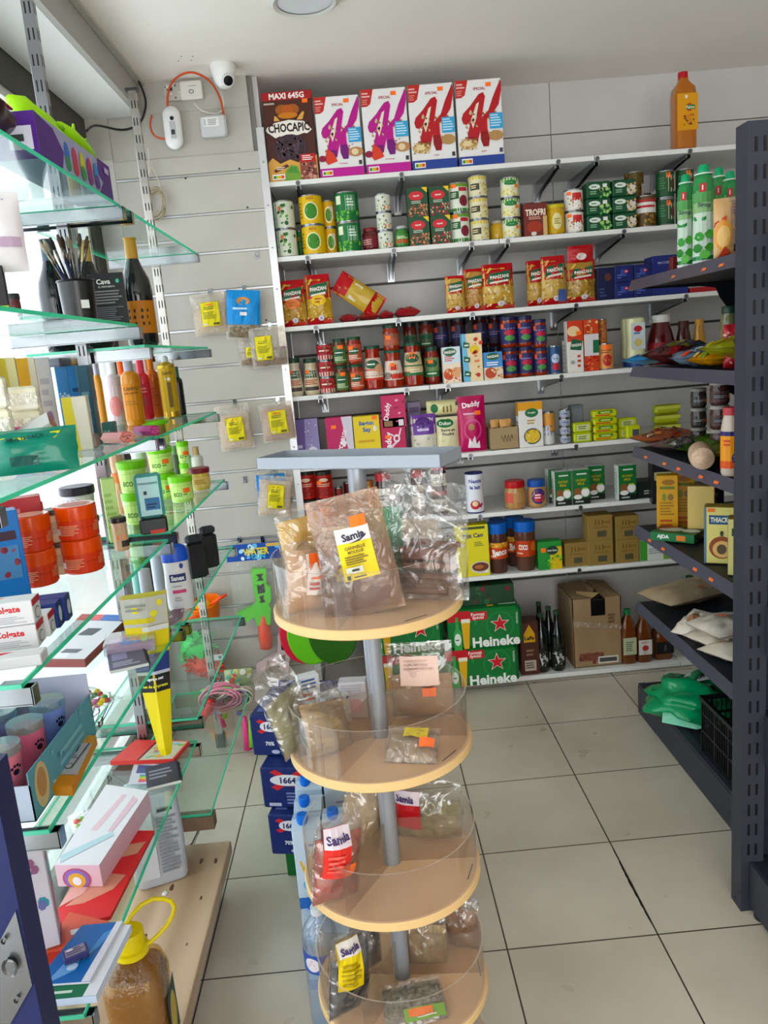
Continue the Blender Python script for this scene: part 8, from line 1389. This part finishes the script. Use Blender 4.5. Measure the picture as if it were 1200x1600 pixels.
# skipping ropes
RY = 3.0; c = py(355, 1090, RY)
for k, (col, (hx, hy), (hx2, hy2), lb) in enumerate((('#d88a9c', (318, 1115), (344, 1120), 'pink skipping rope in the hanging bundle'), ('#c8b8a8', (352, 1105), (372, 1095), 'beige skipping rope in the hanging bundle'), ('#b8a8d0', (376, 1100), (384, 1140), 'lilac skipping rope in the hanging bundle'))):
    r = empty('skipping_rope', tuple(c)); rd = random.Random(30+k); M = MB(); pts = []
    ox, oz = (-.02, .025, .0)[k], (.012, -.01, -.02)[k]
    for t in range(110): a = t*.45; pts.append((ox+.07*math.cos(a)*(1+.25*math.sin(t*.13+k)), .025*math.sin(t*.37)+.012*k-.02, oz+.042*math.sin(a+.4*k)*(1+.3*math.cos(t*.11+k))))
    M.tube(pts, .0042, mat(col, .4), 6); M.build('cord', r)
    for j, (x, y) in enumerate(((hx, hy), (hx2, hy2))):
        p = py(x, y, RY)-c; hc = [['#e0342c', '#e8508c'], ['#7ad85a', '#e03a30'], ['#8a6ad0', '#e8508c']][k][j]; M = MB(); d_ = Vector(((-1) ** j*.012, 0, .05)); M.tube([p-d_*.9, p, p+d_*.6], [.011, .010, .007], mat(hc, .35), 12); M.build('handle', r)
    tag(r, lb, 'skipping rope')
for (x, y, x2, y2, col, lb) in ((382, 1120, 388, 1170, '#e8508c', 'long pink toy club hanging beside the blue beer boxes'), (392, 1120, 394, 1165, '#8ad84a', 'long green toy club next to the pink club'), (315, 1130, 332, 1095, '#e0342c', 'red toy handle at the left of the rope bundle')):
    M = MB(); a, b_ = py(x, y, RY-.05), py(x2, y2, RY-.05); M.tube([Vector((0, 0, 0)), (b_-a)*.5, b_-a], [.009, .014, .019], mat(col, .35), 12); o = M.build('toy_club'); o.location = a; tag(o, lb, 'toy club')
o = bag('toy_pack', .12, .08, .03, '#a8b88a', [('s', .05, .05, .95, .95, 22, .1, ['#d8c87a', '#6ab0a0', '#c8605a', '#e0e0d0'], 4)], seed=3); o.location = py(375, 1072, 3.2); tag(o, 'small colourful toy packet above the rope bundle', 'packet')
M = MB(); M.rbox(-.08, -.02, -.015, .08, .02, .015, mat('#6ad86a', .3), .01); o = M.build('toy_clapper'); o.location = py(340, 1078, 3.2); o.rotation_euler = (0, -.1, 0); tag(o, 'green bar toy left of the colourful packet', 'toy')
# green and red rackets / boards leaning behind the stand
for (x, col, dx, lb) in ((515, '#2a5a14', 0, 'large dark green round board behind the stand'), (478, '#69b834', .01, 'bright green rimmed paddle behind the stand'), (466, '#c8283c', .02, 'red paddle glimpsed left of the green ones')):
    Yb = 3.2+dx*2; p = py(x, 1010, Yb); M = MB(); M.lathe([(0, 0), (.10, 0), (.105, .004), (.105, .010), (.10, .014), (0, .014)], mat(col, .4), 40, trs(0, 0, 0, PI/2-.1), sy=1.3); o = M.build('beach_paddle'); o.location = (p.x+(.03 if x != 515 else .02), Yb, .40); tag(o, lb, 'paddle')
# ================================================================ beer boxes, milk and water on the floor left of the stand
N1 = '#1c2c66'
def b1664(w, h, d):
    a = w/h; X_ = [('p', [(.08, .62), (.13, .56), (.42, .86), (.36, .92)], '#c8323a'), ('p', [(.36, .56), (.42, .62), (.13, .92), (.08, .86)], '#c8323a')]
    f = X_ + [('e', .25, .74, .13, .13, '#dfe0e6'), ('t', '1664', .25, .74, .14, '#16205a', .22, 0, 2), ('l', .55, .62, .95, .92, 5, '#8a94c0'), ('l', .3, .44, .9, .54, 1, '#7a86b8'), ('t', '70%', .22, .32, .10, '#e4e6ee', .2, 0, 2), ('r', .38, .26, .68, .38, '#c86a70'), ('l', .72, .26, .95, .38, 2, '#c4c8dc'), ('e', .28, .12, .05, .05, '#b8bcd4'), ('e', .55, .12, .05, .05, '#b8bcd4'), ('l', .38, .17, .8, .2, 1, '#9aa2c8')]
    return carton('beer_box', w, h, d, N1, f, left=[('l', .2, .3, .8, .7, 4, '#5a68a4')], side=[('l', .2, .3, .8, .7, 4, '#5a68a4')], top=[('p', [(.3, .5), (.4, .6), (.9, .2), (.8, .1)], '#c8323a'), ('p', [(.3, .2), (.4, .1), (.9, .6), (.8, .7)], '#c8323a'), ('e', .6, .38, .25, .16, '#dfe0e6'), ('t', '1664', .6, .38, .14, '#16205a', .4, 0, 2), ('p', [(.52, .3), (.66, .42), (.62, .3)], '#0c0c10'), ('r', .06, .1, .2, .2, '#5a68a4')], b=.004)
def b1664b(w, h, d):
    f = [('p', [(.16, .52), (.26, .44), (.74, .9), (.64, .96)], '#c8323a'), ('p', [(.64, .44), (.74, .52), (.26, .96), (.16, .9)], '#c8323a'), ('e', .45, .70, .3, .14, '#dfe0e6'), ('t', '1664', .45, .70, .16, '#16205a', .5, 0, 2), ('l', .4, .1, .98, .42, 4, '#7a86b8'), ('r', .1, .06, .3, .14, '#b8bcd4')]
    return carton('beer_box', w, h, d, N1, f, left=[('l', .2, .3, .8, .7, 4, '#5a68a4')], b=.004)
RB_ = -.22
def corner(o, cx, cy, w, d, z, rz): 
    v = Vector((w/2, d/2, 0)); v.rotate(Matrix.Rotation(rz, 3, 'Z').to_euler()); o.location = (cx+v.x, cy+v.y, z); o.rotation_euler = (0, 0, rz)
o = carton('drinks_box', .24, .104, .25, '#1f6a34', [('l', .15, .2, .9, .9, 4, '#5a9a64')]); corner(o, -.352, 2.165, .24, .25, .001, -.15); tag(o, 'green drinks box at the bottom of the blue stack', 'drinks box')
o = b1664(.27, .133, .265); corner(o, -.385, 2.125, .27, .265, .106, -.18); tag(o, 'dark blue beer box with red cross emblem, lowest of three', 'beer box')
o = b1664b(.19, .133, .265); corner(o, -.398, 2.165, .19, .265, .2395, -.20); tag(o, 'dark blue beer box with the large emblem, middle of three', 'beer box')
o = b1664(.27, .133, .265); corner(o, -.425, 2.242, .27, .265, .373, -.22); tag(o, 'dark blue beer box with torn top, highest of three', 'beer box')
o = b1664(.20, .133, .2); corner(o, -.205, 2.12, .2, .2, .2395, -.1); tag(o, 'dark blue beer box barely visible behind the milk cartons', 'beer box')
MK = [('r', .35, .75, .95, .85, '#c8ccd8'), ('l', .4, .77, .9, .83, 1, '#8a98b8'), ('t', 'Viva', .55, .52, .18, '#d8a83c', .8, 0, 2), ('e', .5, .3, .3, .08, '#6ab0d8'), ('r', 0, 0, 1, .14, '#2f6ab8')]
MS = [('p', [(.1, .7), (.3, .7), (.5, .52), (.7, .7), (.9, .7), (.55, .42), (.45, .42)], '#1c2c7a'), ('p', [(.3, .78), (.5, .86), (.7, .78), (.5, .8)], '#2a3a6a'), ('r', .1, .0, .9, .3, '#2f6ab8'), ('l', .3, .05, .7, .25, 3, '#dfe6f0')]
def milk(w, h, d):
    r = empty('milk_carton'); M = MB(); M.rbox(-w/2, -d/2, 0, w/2, d/2, h, mat('#bcd0e2', .35), .002)
    M.add([(-w/2, -d/2, h), (w/2, -d/2, h), (w/2, d/2, h), (-w/2, d/2, h), (-w/2, -d*.1, h+.012), (w/2, -d*.1, h+.012)], [(0, 1, 5, 4), (2, 3, 4, 5), (1, 2, 5), (3, 0, 4)], mat('#bcd0e2', .35)); artwork(M, s_front(w, d), w, h, MK); artwork(M, s_left(w, d), d, h, MS); M.build('carton', r)
    M = MB(); M.lathe([(.013, h), (.013, h+.012), (.0145, h+.012), (.0145, h+.026), (.012, h+.028), (0, h+.028)], mat('#1c6ad0', .35), 18, trs(-w*.12, -d*.18, 0)); M.build('cap', r); return r
mp_ = milk(.07, .215, .072)
for k, (x, y, z, lb) in enumerate(((-.222, 1.745, .2355, 'milk carton with blue cap, upper layer, nearest the camera'), (-.148, 1.755, .2355, 'milk carton with blue cap, upper layer, behind the stand'), (-.222, 1.822, .2355, 'milk carton with blue cap, upper layer, second row'), (-.226, 1.92, .2355, 'milk carton with blue cap, upper layer, farthest row'), (-.150, 1.92, .2355, 'milk carton with blue cap, far row behind the stand pole'))):
    o = mp_ if k == 0 else copy_tree(mp_); place(o, x, y, z, lb, 'milk carton')
for k, (x, y, lb) in enumerate(((-.222, 1.745, 'milk carton in the lower layer, nearest the camera'), (-.148, 1.755, 'milk carton in the lower layer, behind the stand'), (-.222, 1.822, 'milk carton in the lower layer, second row'), (-.226, 1.92, 'milk carton in the lower layer, farthest row'), (-.150, 1.92, 'milk carton in the lower layer, far row by the pole'))):
    o = copy_tree(mp_); place(o, x, y, .0006, lb, 'milk carton')
r = empty('water_bottle'); h = .315; M = MB(); pr = [(0, .006), (.036, 0), (.042, .01)]
for k in range(7): z = .03+k*.018; pr += [(.042, z), (.0405, z+.009)]
pr += [(.042, .16), (.042, .235), (.036, .262), (.018, .29), (.014, .296), (.014, .30)]
M.lathe(pr, film('water_bottle_plastic', '#dce8f4', .2, .28, .08, .3, '#c0d4e8'), 30); M.build('body', r); M = MB(); M.lathe([(.015, .298), (.015, .314), (0, .315)], mat('#dfe4ea', .3), 18); M.build('cap', r)
M = MB(); artwork(M, s_cyl(.0428, .165, -.3, .16), .16, .05, [('r', 0, 0, 1, 1, '#3a5aa8'), ('e', .45, .5, .12, .36, '#e0dce4'), ('p', [(.38, .3), (.45, .75), (.52, .3)], '#c86a7a')]); M.build('label', r)
place(r, -.205, 1.61, .0006, 'large clear water bottle with blue label beside the stand', 'water bottle')
for k, (o, x, z) in enumerate(PEGS):
    tag(o, 'small metal display peg hooked into the slatted wall', 'display peg', 'display pegs on the slatted wall')
# drooping cable by the plank
M = MB(); M.tube([pz(x, y, .004) for x, y in ((283, 1330), (300, 1318), (308, 1300), (312, 1285))], .002, mat('#2a2a2c'), 6); M.tube([px_(x, y, -.50) for x, y in ((312, 1285), (308, 1250), (300, 1215), (303, 1190))], .0015, mat('#b8b4ac'), 6) if 0 else None
tag(M.build('black_cable'), 'thin black cable lying on the tiles behind the pine board', 'cable')
